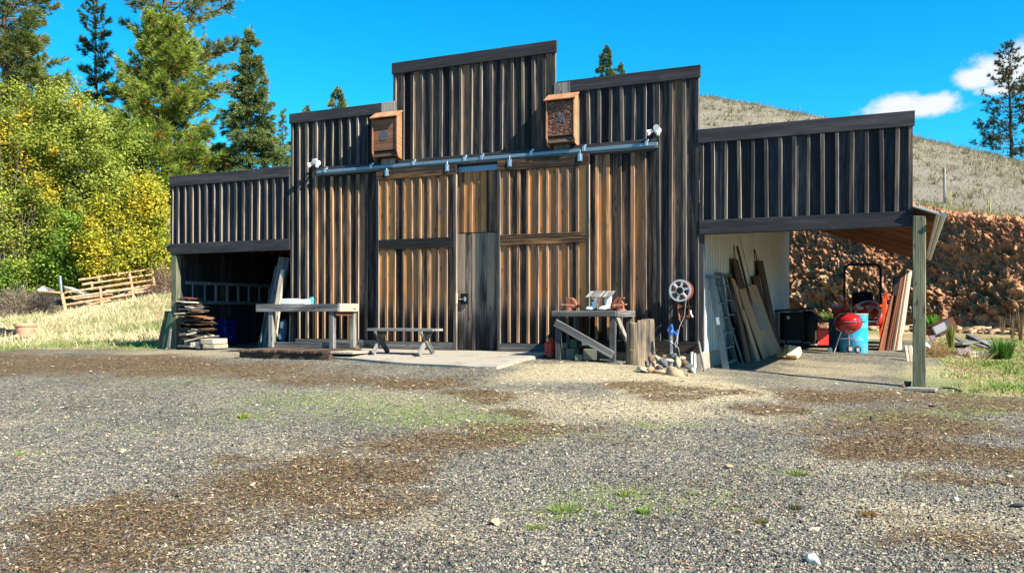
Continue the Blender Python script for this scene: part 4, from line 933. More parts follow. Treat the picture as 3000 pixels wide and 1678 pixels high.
# stump
def stump():
    g = G(1853, 1070)+Vector((.02, .14, -.03)); b = MB(); n = 72; c2 = Vector((.125, .115)); r1, r2 = .150, .118
    def rad(t):
        u = Vector((math.cos(t), math.sin(t))); k = u.dot(c2); q = k*k-c2.dot(c2)+r2*r2
        return max(r1, (k+math.sqrt(q)) if q > 0 and k > 0 else 0)
    lev = [(1.10, 0), (1.05, .08), (1.0, .25), (.97, .42), (.98, .56), (.965, .635), (.93, .655), (.6, .657), (.3, .65)]
    for li, (f, z) in enumerate(lev):
        for k in range(n):
            t = 2*math.pi*k/n; side = max(0.0, math.cos(t-.75)); r = rad(t)*f*(1+.012*math.sin(9*t+1)+.02*math.sin(4*t+z*3)+.008*math.sin(23*t))
            hz = z+(.055*side**3 if z > .5 else 0)+(.012*math.sin(5*t)*(1 if z > .6 else 0))
            b.V.append((g.x+r*math.cos(t), g.y+r*math.sin(t), g.z+hz))
    b.V.append((g.x+.02, g.y+.02, g.z+.645)); top = len(b.V)-1
    for li in range(len(lev)-1):
        for k in range(n):
            k2 = (k+1) % n; q = [li*n+k, li*n+k2, (li+1)*n+k2, (li+1)*n+k]
            if li < 6: uv = [(lev[li][1], k*.013), (lev[li][1], (k+1)*.013), (lev[li+1][1], (k+1)*.013), (lev[li+1][1], k*.013)]
            else: uv = [(b.V[w][0], b.V[w][1]) for w in q]
            b.face(q, uv, 5.0 if li < 6 else 8.0)
    for k in range(n): b.face([(len(lev)-1)*n+k, (len(lev)-1)*n+(k+1) % n, top], [(0, 0)]*3, 8.0)
    b.lathe([(.02, 0), (.026, .02), (.018, .035), (0, .036)], g+Vector((-.03, -.155, .25)), rotm(R_(90), 0, .1), 10)
    tag(b.build('tree_stump', wood('stump_wood', [(0, (.04, .036, .032)), (.28, (.12, .10, .08)), (.5, (.28, .20, .12)), (.72, (.44, .30, .16)), (1, (.56, .42, .25))], rv=.1, grain=.6, knots=.3, bmp=.8, bias=-.17), smooth=True), 'wide twin trunk wooden stump with cracked grey top beside the workbench', 'stump')
stump()

# hose reel
def reel():
    c = F(1992, 851, -0.30); t = thing('hose_reel', 'wall mounted hose reel with six spoke silver wheel and red hose', 'hose reel', (c.x, 0, c.z))
    r = 0.168
    def ring(b, r0, r1, y0, y1, n=40):
        base = len(b.V)
        for k in range(n):
            a = 2*math.pi*k/n
            for (rr, y) in ((r0, y0), (r1, y0), (r1, y1), (r0, y1)): b.V.append((c.x+rr*math.cos(a), y, c.z+rr*math.sin(a)))
        for k in range(n):
            for j in range(4):
                i0, i1 = base+k*4, base+((k+1) % n)*4; b.face([i0+j, i0+(j+1) % 4, i1+(j+1) % 4, i1+j], [(0, 0)]*4, 2)
    for y in (-0.30, -0.14):
        b = MB(); ring(b, r*.84, r, y-.008, y+.008); ring(b, r*.30, r*.40, y-.008, y+.008)
        for k in range(6):
            a = k*math.pi/3+0.25; d = Vector((math.cos(a), 0, math.sin(a))); p = Vector((c.x, y, c.z)); b.beam(p+d*r*.38, p+d*r*.86, .034, .012, (0, -1, 0), .003)
        b.build('wheel', M['alu'] if y < -0.2 else M['hosered'], t)
    b = MB()
    for row in range(2):
        for k in range(6):
            y = -.275+k*.024; rr = r*(.62+.17*row); b.tube([(c.x+rr*math.cos(a), y, c.z+rr*math.sin(a)) for a in [2*math.pi*i/28 for i in range(29)]], .0125, 6)
    b.build('hose', M['hosered'], t, True)
    b = MB(); b.tube([(c.x, -.325, c.z), (c.x, -.02, c.z)], .05, 16); b.build('hub', M['black'], t, True)
    b = MB(); b.box((c.x+.05, -.03, c.z-.13), (.05, .04, .45)); b.box((c.x+.03, -.17, c.z-.265), (.16, .26, .02), rotm(0, -.25, 0)); b.beam((c.x+.06, -.05, c.z-.02), (c.x+.06, -.28, c.z-.25), .04, .012, (1, 0, 0)); b.build('bracket', M['black'], t)
    q = F(1986, 905, -.26); q2 = F(1990, 930, -.27); q3 = F(1995, 955, -.27)
    b = MB(); b.tube([(c.x-.05, -.2, c.z-.13), q, q2, F(1991, 939, -.27)], .013, 8); b.build('hose_end', M['hosered'], t, True)
    b = MB(); b.tube([F(1990, 938, -.27), F(1992, 944, -.27), F(1996, 950, -.27), F(1998, 958, -.27)], [.016, .019, .016, .024], 10); b.build('nozzle', M['black'], t, True)
    p = F(2008, 912, -.02); b = MB(); b.box((p.x-.02, -.025, p.z), (.17, .02, .20)); b.build('backing_board', M['red_wood'], t)
reel()
b = MB(); b.tube([F(2023, 909, -.06), F(2024, 919, -.07), F(2029, 929, -.08)], .013, 8); tag(b.build('pipe_offcut', M['white'], smooth=True), 'short white pipe hanging on the wall under the hose reel', 'pipe')

# hydrant and what stands in the stones
def hydrant():
    g = G(1967, 1080); k = 2540.0/proj(g)[2]; zt = g.z+(1080-957)/k
    t = thing('yard_hydrant', 'blue headed yard hydrant on a steel pipe among stones', 'hydrant', g)
    b = MB(); b.tube([g, Vector((g.x, g.y, zt-.10))], .021, 12); b.build('standpipe', M['galv'], t, True)
    b = MB(); h = Vector((g.x, g.y, zt-.10))
    b.lathe([(.028, -.02), (.034, 0), (.034, .03), (.026, .05)], h, None, 14)
    b.tube([h+Vector((-.03, 0, .01)), h+Vector((-.055, 0, .05)), h+Vector((-.03, 0, .10)), h+Vector((0, 0, .125))], [.012, .012, .013, .016], 8)
    b.tube([h+Vector((.0, 0, .125)), h+Vector((.015, 0, .06)), h+Vector((.03, 0, .02))], [.02, .017, .014], 8)
    b.tube([h+Vector((.02, 0, .02)), h+Vector((.06, -.01, .01)), h+Vector((.085, -.012, -.02))], [.02, .019, .017], 10)
    b.tube([h+Vector((.085, -.012, .0)), h+Vector((.085, -.012, .055))], .01, 8); b.build('head', M['hyd'], t, True)
    b = MB(); b.tube([h+Vector((.085, -.012, -.02)), h+Vector((.085, -.02, -.08)), h+Vector((.055, -.03, -.16)), h+Vector((.065, -.03, -.20)), h+Vector((.09, -.02, -.15)), h+Vector((.095, -.0, -.03)), h+Vector((.095, .10, .10)), h+Vector((.09, .42, .25)), h+Vector((.09, .55, .55))], [.008, .008, .008, .008, .007, .005, .003, .003, .003], 8); b.build('hose', plain('grey_hose', (.28, .27, .25), .6), t, True)
    b = MB(); b.tube([g+Vector((-.12, .02, .42)), g+Vector((0, -.03, .40)), g+Vector((.10, .02, .30)), g+Vector((.12, .02, .18)), g+Vector((.02, -.03, .12)), g+Vector((-.2, .0, .17)), g+Vector((-.25, .02, .22)), g+Vector((-.22, 0, .27))], .003, 5); b.build('wire', M['galv'], t, True)
    g2 = G(1962, 1071)+Vector((0, .12, 0)); b = MB(); b.box(g2+Vector((0, 0, .12)), (.10, .10, .32), rotm(0, 0, .1), .006, long=2)
    tag(b.build('short_post', M['grey']), 'short square grey post right behind the blue hydrant', 'post')
hydrant()
for (x, yt, yb, r, lab) in ((2027, 1036, 1080, .017, 'capped white plastic pipe standing by the barn corner, left of the pair'), (2036, 1035, 1084, .021, 'thicker white plastic pipe standing by the barn corner, right of the pair')):
    g = G(x, yb); k = 2540/proj(g)[2]; b = MB(); b.tube([g-Vector((0, 0, .03)), g+Vector((-.01, .02, (yb-yt)/k))], r, 12)
    if r < .02: b.tube([g+Vector((-.01, .02, (yb-yt)/k)), g+Vector((-.01, .02, (yb-yt)/k+.03))], .024, 12)
    tag(b.build('plastic_pipe', M['white'], smooth=True), lab, 'pipe', 'white pipes at the barn corner')
g = G(2063, 1088); b = MB(); b.beam(g, F(2047, 1000, -.06), .02, .05, (0, -1, 0)); tag(b.build('leaning_stick', M['grey']), 'thin grey stick leaning on the barn corner', 'stick')

# stones
def rock(name, c, size, seed, col, lab, cat='stone', grp=None, rz=0.0, sink=0.25, sub=3):
    import bmesh
    bm = bmesh.new(); bmesh.ops.create_icosphere(bm, subdivisions=sub, radius=1)
    r = random.Random(seed); pl = [(Vector((r.gauss(0, 1), r.gauss(0, 1), r.gauss(0, 1))).normalized(), r.uniform(.30, .70)) for _ in range(11)]
    for v in bm.verts:
        p = v.co.copy()
        for n, d in pl:
            e = p.dot(n)
            if e > d: p -= n*(e-d)*0.92
        f = 1+0.10*(math.sin(p.x*5+seed)*math.sin(p.y*4+seed*2)+math.sin(p.z*6+seed*3)*.6)
        v.co = p*f
    R = rotm(r.uniform(-.25, .25), r.uniform(-.25, .25), rz)
    V = np.array([R@Vector((v.co.x*size[0], v.co.y*size[1], v.co.z*size[2])) for v in bm.verts])
    Fc = [[q.index for q in f.verts] for f in bm.faces]; bm.free()
    z0 = V[:, 2].min(); V[:, 2] -= z0+(V[:, 2].max()-z0)*sink
    V += np.array(c); tn = np.array([list(col)]*len(V))*np.random.default_rng(seed).uniform(.88, 1.1, (len(V), 1))
    o = npmesh(name, V, Fc, M['stone'], tn, origin=tuple(c)); return tag(o, lab, cat, grp)
gS = 'stones heaped round the hydrant'
TANS = (.31, .22, .13); GRY = (.115, .115, .12); BRN = (.16, .10, .06); PAL = (.38, .32, .22)
big = [(1975, 1103, .24, .13, .09, (.34, .25, .15), 'long flat tan boulder in front of the hydrant'), (2030, 1096, .065, .06, .075, (.30, .52, .40), 'pale green stone at the foot of the white pipes'),
 (1988, 1078, .07, .07, .105, PAL, 'round pale stone just right of the hydrant pipe'), (1906, 1062, .10, .08, .08, BRN, 'brown stone against the stump foot'), (1921, 1079, .11, .09, .06, (.36, .25, .16), 'brown flat stone left of the grey stones'),
 (1944, 1075, .09, .07, .085, GRY, 'blue grey stone left of the hydrant'), (1929, 1056, .12, .08, .06, PAL, 'pale flat stone on top of the heap, left of hydrant'), (1880, 1088, .13, .10, .05, PAL, 'flat pale stone lying in front of the stump'),
 (1904, 1091, .08, .07, .055, TANS, 'tan stone between stump and long boulder'), (1930, 1096, .13, .08, .05, (.40, .30, .19), 'wide tan stone left of the long boulder'), (2003, 1070, .08, .07, .06, BRN, 'brown stone right of the round pale stone'),
 (2015, 1081, .09, .07, .06, GRY, 'grey stone between round pale stone and white pipes'), (1998, 1110, .10, .07, .045, PAL, 'pale stone at the right front of the long boulder'), (1962, 1112, .06, .05, .04, GRY, 'small grey stone below the long boulder'),
 (2018, 1108, .055, .05, .045, TANS, 'small tan stone below the pale green stone'), (1943, 1110, .055, .05, .04, BRN, 'small brown stone at the left end of the long boulder'), (1913, 1106, .05, .05, .035, TANS, 'small low tan stone at the front left of the heap'), (1935, 1086, .065, .06, .055, GRY, 'dark grey stone between wide tan stone and hydrant'), (1957, 1066, .09, .07, .08, (.33, .29, .24), 'stone behind the hydrant pipe'),
 (1895, 1074, .07, .06, .05, GRY, 'grey stone right beside the stump'), (1910, 1050, .07, .06, .05, (.33, .29, .24), 'small stone on top of the heap next to the stump'), (1942, 1050, .06, .05, .045, BRN, 'small brown stone on top of the heap'), (1975, 1056, .07, .06, .06, GRY, 'grey stone behind the round pale stone'), (2000, 1056, .06, .06, .045, PAL, 'small pale stone at the wall behind the heap'), (1918, 1070, .06, .05, .05, PAL, 'pale stone in the middle of the heap, left of blue grey stone'), (2020, 1092, .05, .05, .04, BRN, 'small brown stone left of the pale green stone'), (1889, 1100, .06, .05, .035, GRY, 'low grey stone right of the flat pale stone')]
_d0 = proj(G(1970, 1100))[2]
for i, (x, y, a, c_, h, col, lab) in enumerate(big):
    rock('stone', P(x, y, _d0+(1104-y)*.009+.05), (a, c_, h), 100+i, col, lab, grp=gS, rz=rnd.uniform(-.4, .4), sink=.08, sub=2)
loose = [(357, 1329, .055, .045, .035, (.62, .44, .27), 'tan stone lying alone on the left side of the gravel'), (739, 1424, .04, .03, .022, (.66, .58, .44), 'small pale stone on the brown patch at left'), (1222, 1353, .025, .02, .02, (.70, .62, .50), 'tiny pale stone on the dark patch near the middle'),
 (1450, 1538, .045, .035, .04, (.50, .36, .21), 'angular tan stone left of the green weeds in foreground'), (2384, 1646, .05, .045, .045, (.68, .65, .58), 'pointed pale stone at the bottom right foreground'), (2386, 1556, .045, .03, .022, (.62, .52, .36), 'flat pale stone above the pointed pale stone'),
 (2132, 1371, .05, .035, .025, (.50, .35, .21), 'flat tan stone right of the middle foreground'), (2955, 1402, .03, .025, .022, (.62, .45, .26), 'small tan stone near the right edge'), (2800, 1466, .03, .025, .018, (.60, .54, .42), 'small pale stone in the right foreground, below the tan one'), (2492, 1390, .035, .02, .015, (.55, .42, .28), 'flat sliver of tan stone right of centre'),
 (2552, 1230, .03, .03, .03, (.06, .055, .06), 'dark stone on the brown needles right of centre'), (2732, 1194, .06, .03, .025, (.09, .06, .05), 'dark flat stone in front of the right post'), (2170, 1560, .03, .02, .018, (.55, .34, .20), 'reddish pebble in the foreground right of centre'), (1118, 1535, .03, .025, .02, (.62, .50, .34), 'pale pebble left of the angular tan stone'), (1880, 1632, .03, .02, .015, (.60, .50, .34), 'small tan pebble at the bottom edge, right of centre'), (2980, 1488, .07, .03, .03, (.05, .045, .05), 'dark stick like stone at the right edge')]
for i, (x, y, a, c_, h, col, lab) in enumerate(loose): rock('stone', G(x, y), (a, c_, h), 300+i, col, lab, grp='loose stones on the gravel', rz=rnd.uniform(-.5, .5), sink=.15)
for i, (x, y, a, lab) in enumerate([(2660, 1128, .07, 'brown rock at the left foot of the right post'), (2644, 1131, .045, 'smaller brown rock left of the right post'), (2722, 1140, .05, 'low rock at the right foot of the right post')]):
    rock('stone', G(x, y), (a, a*.8, a*.7), 400+i, BRN, lab, grp='rocks at the post foot', sink=.2)

# ---------------------------------------------------------------- a-frame bench on the apron
def bench():
    f0, f1 = F(1075, 967, -1.25), F(1268, 967, -1.25); z = f1.z; x0, x1 = f0.x, f1.x
    t = thing('bench', 'low grey plank bench with crossed legs on the apron', 'bench', ((x0+x1)/2, -1.05, 0))
    b = MB()
    for k in range(2): b.box(((x0+x1)/2, -1.17+k*.17, z), (x1-x0, .165, .04))
    b.build('seat', M['grey'], t)
    for xx in (x0+.16, x1-.22):
        for s in (-1, 1):
            b = MB(); zg = -0.03; b.beam((xx+.012*s, -1.085+s*.21, zg), (xx+.012*s, -1.085-s*.17, z-.02), .09, .035, (1, 0, 0)); b.build('leg', M['grey'], t)
        b = MB(); b.box((xx, -1.085, z-.045), (.06, .30, .05)); b.build('cleat', M['darkgrey'], t)
bench()

# ---------------------------------------------------------------- long table on a pallet deck, left
g = G(820, 1052); dx0, dx1 = F(697, 1035, g.y).x, F(946, 1035, g.y).x; gz = g.z
t = thing('pallet_deck', 'low plank deck on timber runners under the long table', 'pallet', ((dx0+dx1)/2, g.y, gz))
b = MB(); n = 13
for k in range(n):
    w = (dx1-dx0)/n; b.box((dx0+w*(k+.5), g.y+.55+rnd.uniform(-.02, .02), gz+.125), (w*rnd.uniform(.82, .97), 1.1, .05), None, .01, long=1)
b.build('deck_plank', M['brown'], t)
for yy, w in ((g.y+.08, .1), (g.y+.55, .1), (g.y+1.0, .1)):
    b = MB(); b.box(((dx0+dx1)/2+.05, yy, gz+.045), (dx1-dx0+.1, w, .105), None, .006); b.build('runner', M['brown'], t)
b = MB(); b.box((dx1+.22, g.y+.5, gz+.12), (.45, .6, .035)); tag(b.build('plank', M['pale']), 'pale plank lying at the right end of the pallet deck', 'plank')
zd = gz+.15
ty0, ty1, tx0_, tx1_, tz = -.95, -.32, -10.84, -9.03, .80
t = thing('long_table', 'long weathered table of dark grey timber with sunlight coloured into its right end', 'table', ((tx0_+tx1_)/2, -.65, zd))
b = MB(); b.box(((tx0_+tx1_)/2, ty0+.03, tz-.068), (tx1_-tx0_, .05, .135)); b.build('front_rail', M['darkgrey'], t)
b = MB(); b.box((tx1_-.02, (ty0+ty1)/2+.03, tz-.065), (.05, ty1-ty0-.06, .14)); b.build('end_rail', M['pale'], t)  # end rail paler than the front rail, sunlight painted into its colour
b = MB()
for k in range(4): b.box(((tx0_+tx1_)/2-.01, ty0+.085+k*.155+.055, tz-.018), (tx1_-tx0_-.03, .15, .035))
b.build('tabletop', M['grey'], t)
for (x, y, m) in ((tx0_+.32, ty0+.07, 'grey'), (tx1_-.16, ty0+.07, 'grey'), (tx1_-.08, ty1-.06, 'grey'), (tx0_+.36, ty1-.05, 'darkgrey')):
    b = MB(); zb = zd if x < dx1 else H(x, y); b.box((x, y, (zb+tz-.13)/2), (.09, .09, tz-.13-zb), None, .005, long=2); b.build('leg', M[m], t)
b = MB(); b.box(((tx0_+tx1_)/2+.1, ty0+.10, zd+.05), (tx1_-tx0_-.5, .06, .09)); b.build('stretcher', M['grey'], t)
b = MB(); b.box((tx1_-.12, (ty0+ty1)/2, tz-.16), (.12, ty1-ty0-.1, .09)); b.build('crosspiece', M['red_wood'], t)
pxblock('foam_block', 'long white foam block in the middle of the long table', 'block', 845, 893, 877, 891, -.80, .18, M['foam'], 'foam blocks on the long table', .03)
pxblock('foam_block', 'white foam block with notches at the left on the long table', 'block', 823, 862, 875, 890.5, -.60, .16, M['foam'], 'foam blocks on the long table', -.05)
p = F(913, 890, -.6); b = MB(); b.lathe([(.04, 0), (.042, .005), (.042, .11), (.036, .12), (.036, .124)], (p.x, p.y, tz), None, 20); tag(b.build('can', M['blue'], smooth=True), 'small blue can on the long table', 'can')
pp = F(824, 990, -.45)
t = thing('supply_bag', 'blue and white bag of supplies hanging under the long table', 'bag', (pp.x, -.4, zd+.05))
b = MB(); b.tube([(pp.x, -.42, zd+.10), (pp.x+.02, -.42, zd+.25), (pp.x+.05, -.42, zd+.42), (pp.x+.06, -.42, zd+.5)], [.05, .07, .06, .03], 10); b.build('sack', plain('faded_blue_cloth', (.06, .10, .22), .8, 0, .3, 9), t, True)
b = MB(); b.box((pp.x+.04, -.48, zd+.40), (.07, .02, .12), rotm(0, .2, 0)); b.box((pp.x, -.49, zd+.18), (.06, .02, .1), rotm(0, -.3, 0)); b.build('label_panel', M['white'], t)
for i, (xa, ya, xb, yb, lab) in enumerate(((806, 965, 813, 926, 'pale thin rod left of the bag under the long table'), (847, 985, 851, 925, 'thin rod right of the bag under the long table'))):
    b = MB(); b.tube([F(xa, ya+25, -.5), F(xb, yb, -.42)], .008, 6); tag(b.build('rod', M['pale']), lab, 'rod')

# planks leaning in the left bay by the corner
def sheet(name, lab, cat, bl, tl, tr, br, th, mat, grp=None):
    b = MB(); bl, tl, tr, br = map(Vector, (bl, tl, tr, br)); n = (tl-bl).cross(br-bl).normalized()
    if n.dot(CAM-bl) < 0: n = -n
    b.prism([bl, tl, tr, br], -n*th); return tag(b.build(name, mat), lab, cat, grp)
sheet('leaning_plank', 'wide grey plank leaning against the corner behind the long table', 'plank', F(762, 1022, -.05), F(817, 752, .18), F(848, 755, .18), F(797, 1022, -.05), .04, M['grey'])
sheet('leaning_plank', 'narrow pale plank with rounded top in front of the wide grey plank', 'plank', F(783, 1015, -.16), F(822, 792, .06), F(831, 789, .06), F(804, 1015, -.16), .05, M['pale'])
sheet('leaning_plank', 'thin dark batten left of the wide grey plank', 'plank', F(752, 1024, -.02), F(806, 780, .22), F(811, 778, .22), F(760, 1024, -.02), .03, M['darkgrey'])
for (xa, xb, lab) in ((761, 778, 'thin pole leaning leftmost behind the long table'),):
    b = MB(); b.tube([F(xa, 1022, -.1), F(xb, 900, .2)], .012, 6); tag(b.build('pole', M['grey']), lab, 'pole')

# lumber stack in the left bay
def lumber():
    prof = [(872, 566), (885, 576), (897, 586), (905, 592), (920, 598), (940, 601), (960, 600), (975, 603), (990, 604), (1012, 600)]
    y = 1013.0
    while y > 873:
        th = rnd.choice([3, 3.5, 4, 4.5, 5.5]); xr = np.interp(y, [p[0] for p in prof], [p[1] for p in prof])+rnd.uniform(-22, -8)
        xl = 518+rnd.uniform(-1, 6); m = rnd.choice([2, 3, 3]); cuts = [xl]+sorted(xl+(xr-xl)*rnd.uniform(.15, .85) for _ in range(m-1))+[xr]
        for a, c_ in zip(cuts[:-1], cuts[1:]):
            if c_-a < 5 or rnd.random() < .2: continue
            Y0 = rnd.uniform(-.20, .12); t2 = th*rnd.uniform(.55, 1.0); pa, pc = F(a, y, Y0), F(c_, y-t2, Y0); L = rnd.uniform(.25, .5)
            b = MB(); b.box(((pa.x+pc.x)/2, Y0+L/2, (pa.z+pc.z)/2), (pc.x-pa.x-.006, L, max(abs(pc.z-pa.z)-.003, .012)), rotm(rnd.uniform(-.05, .05), rnd.uniform(-.12, .12), rnd.uniform(-.15, .15)), .003, long=1)
            tag(b.build('lumber_offcut', M[rnd.choice(['pale', 'grey', 'grey', 'darkgrey', 'brown', 'red_wood'])]), 'weathered lumber offcut in the stack beside the left post', 'lumber', 'lumber stacked in the left bay')
        y -= th*rnd.uniform(.95, 1.2)
lumber()
for (xa, ya, xb, yb, lab) in ((543, 1000, 604, 985, 'long pale board slanting across the lower lumber stack'), (548, 980, 576, 974, 'short white board end sticking out of the lumber stack'), (512, 919, 546, 917, 'thin white board end near the left post')):
    b = MB(); b.beam(F(xa, ya, -.2), F(xb, yb, -.14), .07, .03, (0, 0, 1)); tag(b.build('board', M['pale']), lab, 'board')
pxblock('timber_block', 'big squared pale timber block at the foot of the lumber stack', 'block', 587, 624, 992, 1008, -.3, .4, M['pale'], 'timber blocks at the lumber stack')
pxblock('timber_block', 'pale timber block directly under the big one', 'block', 593, 626, 1008.5, 1021, -.3, .4, M['pale'], 'timber blocks at the lumber stack', .04)
pxblock('timber_block', 'small upright timber block left of the big pale block', 'block', 572, 586, 1002, 1021, -.28, .3, M['grey'], 'timber blocks at the lumber stack', -.05)
pxblock('timber_block', 'flat grey timber lowest at the left of the block row', 'block', 519, 555, 1010, 1018, -.22, .3, M['grey'], 'timber blocks at the lumber stack')
pxblock('timber_block', 'greyish timber block between flat timber and small upright block', 'block', 556, 571, 1003, 1018, -.2, .3, M['pale'], 'timber blocks at the lumber stack', .1)
# blue tote and ladder in the bay
a = F(631, 965, 1.2); t = thing('storage_tote', 'blue plastic storage tote in the shade of the left bay', 'tote', (a.x, 1.3, H(a.x, 1.3)))
b = MB(); z0 = F(631, 1010, 1.2).z; z1 = F(631, 955, 1.2).z; b.box((a.x, 1.4, (z0+z1)/2), (.5, .4, z1-z0), rotm(0, -.12, .1), .02); b.box((a.x, 1.2, z0-.1+.05), (.42, .3, .3)); b.build('bin', M['tote'], t)
b = MB(); b.box((a.x-.01, 1.4, z1+.06), (.52, .42, .12), rotm(0, -.12, .1), .02); b.build('lid', M['tote'], t)
b = MB(); b.box((a.x, 1.185, z1+.02), (.14, .02, .08), rotm(0, -.12, .1), .006); b.build('handle', M['blackp'], t)
t = thing('hanging_ladder', 'long aluminium ladder hung sideways on the left bay wall', 'ladder', (XL0+.14, .3, .9))
za, zb_ = 1.27, .86
for xo, y0, n in ((.12, .25, 13), (.17, .85, 12)):
    for z in (za, zb_):
        b = MB(); b.box((XL0+xo, y0+2.3, z), (.03, 4.6, .07), None, .004); b.build('rail', M['ladder_alu'], t)
    for k in range(n):
        b = MB(); b.tube([(XL0+xo, y0+.2+k*.345, zb_), (XL0+xo, y0+.2+k*.345, za)], .017, 8); b.build('rung', M['ladder_alu'], t, True)
# sheets leaning outside the left bay
def lean_out(xb0, xb1, xt0, xt1, yb, yt, lab, mat, dy):
    sheet('leaning_sheet', lab, 'sheet', F(xb0, yb, dy), F(xt0, yt, dy+.05), F(xt1, yt, dy+.05), F(xb1, yb, dy), .02, mat, 'sheets leaning at the left post')
lean_out(459, 478, 483, 502, 1017, 911, 'dark brown sheet leaning outermost at the left post', M['brown'], -.02)
lean_out(474, 492, 493, 503, 1019, 915, 'dark green sheet leaning between brown sheet and left post', M['greenp'], -.10)
lean_out(488, 496, 497, 502, 1019, 962, 'narrow grey board leaning next to the left post', M['grey'], -.16)
rock('stone', G(499, 1021), (.16, .12, .09), 77, PAL, 'pale stone at the foot of the left post', sink=.2)
# ---------------------------------------------------------------- right bay: ladders and boards on the white wall
WX = XR0+0.06
def ladder(lab, tl, tr, bl, br, n, yr0, yr1):
    TL, TR = FX(*tl, WX+.05), FX(*tr, WX+.05); BL, BR = G(*bl), G(*br)
    t = thing('step_ladder', lab, 'ladder', (BL+BR)/2, 'ladders leaning on the white wall')
    nrm = (TL-BL).cross(BR-BL).normalized()
    if nrm.dot(CAM-BL) < 0: nrm = -nrm
    b = MB(); b.beam(BL, TL, .10, .03, (BR-BL), .004); b.build('stile', M['fibre'], t)
    b = MB(); b.beam(BR, TR, .05, .025, (BR-BL), .004); b.build('stile', M['fibre'], t)
    for k in range(n):
        f = (k+.35)/(n+.1); p0 = BL.lerp(TL, f); p1 = BR.lerp(TR, f)
        b = MB(); b.beam(p0, p1, .07, .022, (0, 0, 1), .003); b.build('step', M['fibre'], t)
    b = MB(); d = (TR-TL).normalized(); b.beam(TL-d*.08, TR+d*.05, .12, .03, (0, 0, 1)); b.build('top_cap', M['fibre'], t)
    for o in (.06,):
        b = MB(); b.beam(BR.lerp(BL, .1)+Vector((.12, .05, 0)), TR+Vector((.0, .02, -.05)), .03, .02, (BR-BL), .003); b.build('rear_leg', M['fibre'], t)
    b = MB(); q = BL.lerp(TL, .52); b.beam(q+nrm*.0+(BL-TL).normalized()*.06+Vector((.0, -.017, 0)), q+(TL-BL).normalized()*.06+Vector((.0, -.017, 0)), .05, .004, (BR-BL), .001); b.build('worn_patch', M['white'], t)
ladder('grey step ladder leaning nearest the barn corner', (2082, 808), (2099, 812), (2127, 1081), (2158, 1067), 6, 0, 0)
ladder('grey step ladder leaning just behind the nearest ladder', (2107, 802), (2124, 806), (2150, 1058), (2181, 1053), 6, 0, 0)
def BW(x, X):
    q = FX(x, 1000, X); return Vector((X, q.y, H(X, q.y)-.01))
def lean(name, lab, cat, bl, br, tl, tr, mat, off=.03, th=.02):
    sheet(name, lab, cat, BW(bl[0], WX+.32+off), FX(*tl, WX+off), FX(*tr, WX+off), BW(br[0], WX+.32+off), th, mat, 'boards leaning on the white wall')
lean('leaning_board', 'broad dark board leaning just right of the ladders', 'board', (2190, 1050), (2218, 1050), (2137, 800), (2150, 803), M['brown'], .03, .03)
lean('leaning_board', 'dark upright panel rising behind the plywood sheet', 'board', (2205, 1050), (2238, 1046), (2147, 756), (2162, 760), M['brown'], .05, .02)
lean('leaning_board', 'thin brown board edge between dark boards and plywood', 'board', (2219, 1051), (2228, 1051), (2145, 815), (2152, 818), M['ply'], .09, .03)
lean('leaning_board', 'narrow dark strip reaching highest above the boards', 'board', (2238, 1040), (2243, 1040), (2159, 720), (2163, 722), M['brown'], .05, .02)
lean('plywood_sheet', 'large tan plywood sheet with a grey patch, leaning on the wall', 'plywood', (2237, 1053), (2290, 1019), (2160, 836), (2206, 836), M['ply'], .13, .02)
lean('plywood_sheet', 'pale plywood piece peeking out above the large sheet', 'plywood', (2262, 1030), (2286, 1016), (2196, 832), (2216, 835), M['ply'], .10, .015)
def patch():
    bl, br, tl, tr = BW(2237, WX+.45), BW(2290, WX+.45), FX(2160, 836, WX+.13), FX(2206, 836, WX+.13)
    q = lambda u, v: (bl.lerp(tl, v)).lerp(br.lerp(tr, v), u)
    n = (tl-bl).cross(br-bl).normalized(); n = n if n.dot(CAM-bl) > 0 else -n
    sheet('plywood_patch', 'grey rectangular panel lying on the large plywood sheet', 'panel', q(.38, .38)+n*.012, q(.40, .76)+n*.012, q(.82, .76)+n*.012, q(.80, .38)+n*.012, .01, M['grey'])
patch()
lean('leaning_board', 'tall reddish brown board leaning furthest right', 'board', (2277, 1004), (2290, 1000), (2220, 763), (2235, 764), M['brown'], .06, .03)
lean('leaning_board', 'dark board left of the tall reddish brown one', 'board', (2262, 1010), (2278, 1004), (2206, 810), (2222, 806), M['brown'], .05, .02)
b = MB(); b.tube([G(2232, 1045), FX(2207, 857, WX+.12), FX(2166, 691, WX+.03)], .008, 6); tag(b.build('thin_pole', M['grey']), 'thin long pole leaning highest on the white wall', 'pole')
b = MB(); b.tube([FX(2219, 765, WX+.08), FX(2212, 735, WX+.06), FX(2210, 731, WX+.05), FX(2209, 736, WX+.05), FX(2210, 755, WX+.05)], .010, 6); tag(b.build('bent_rod', M['black'], smooth=True), 'bent black rod hooking over the tall board', 'rod')

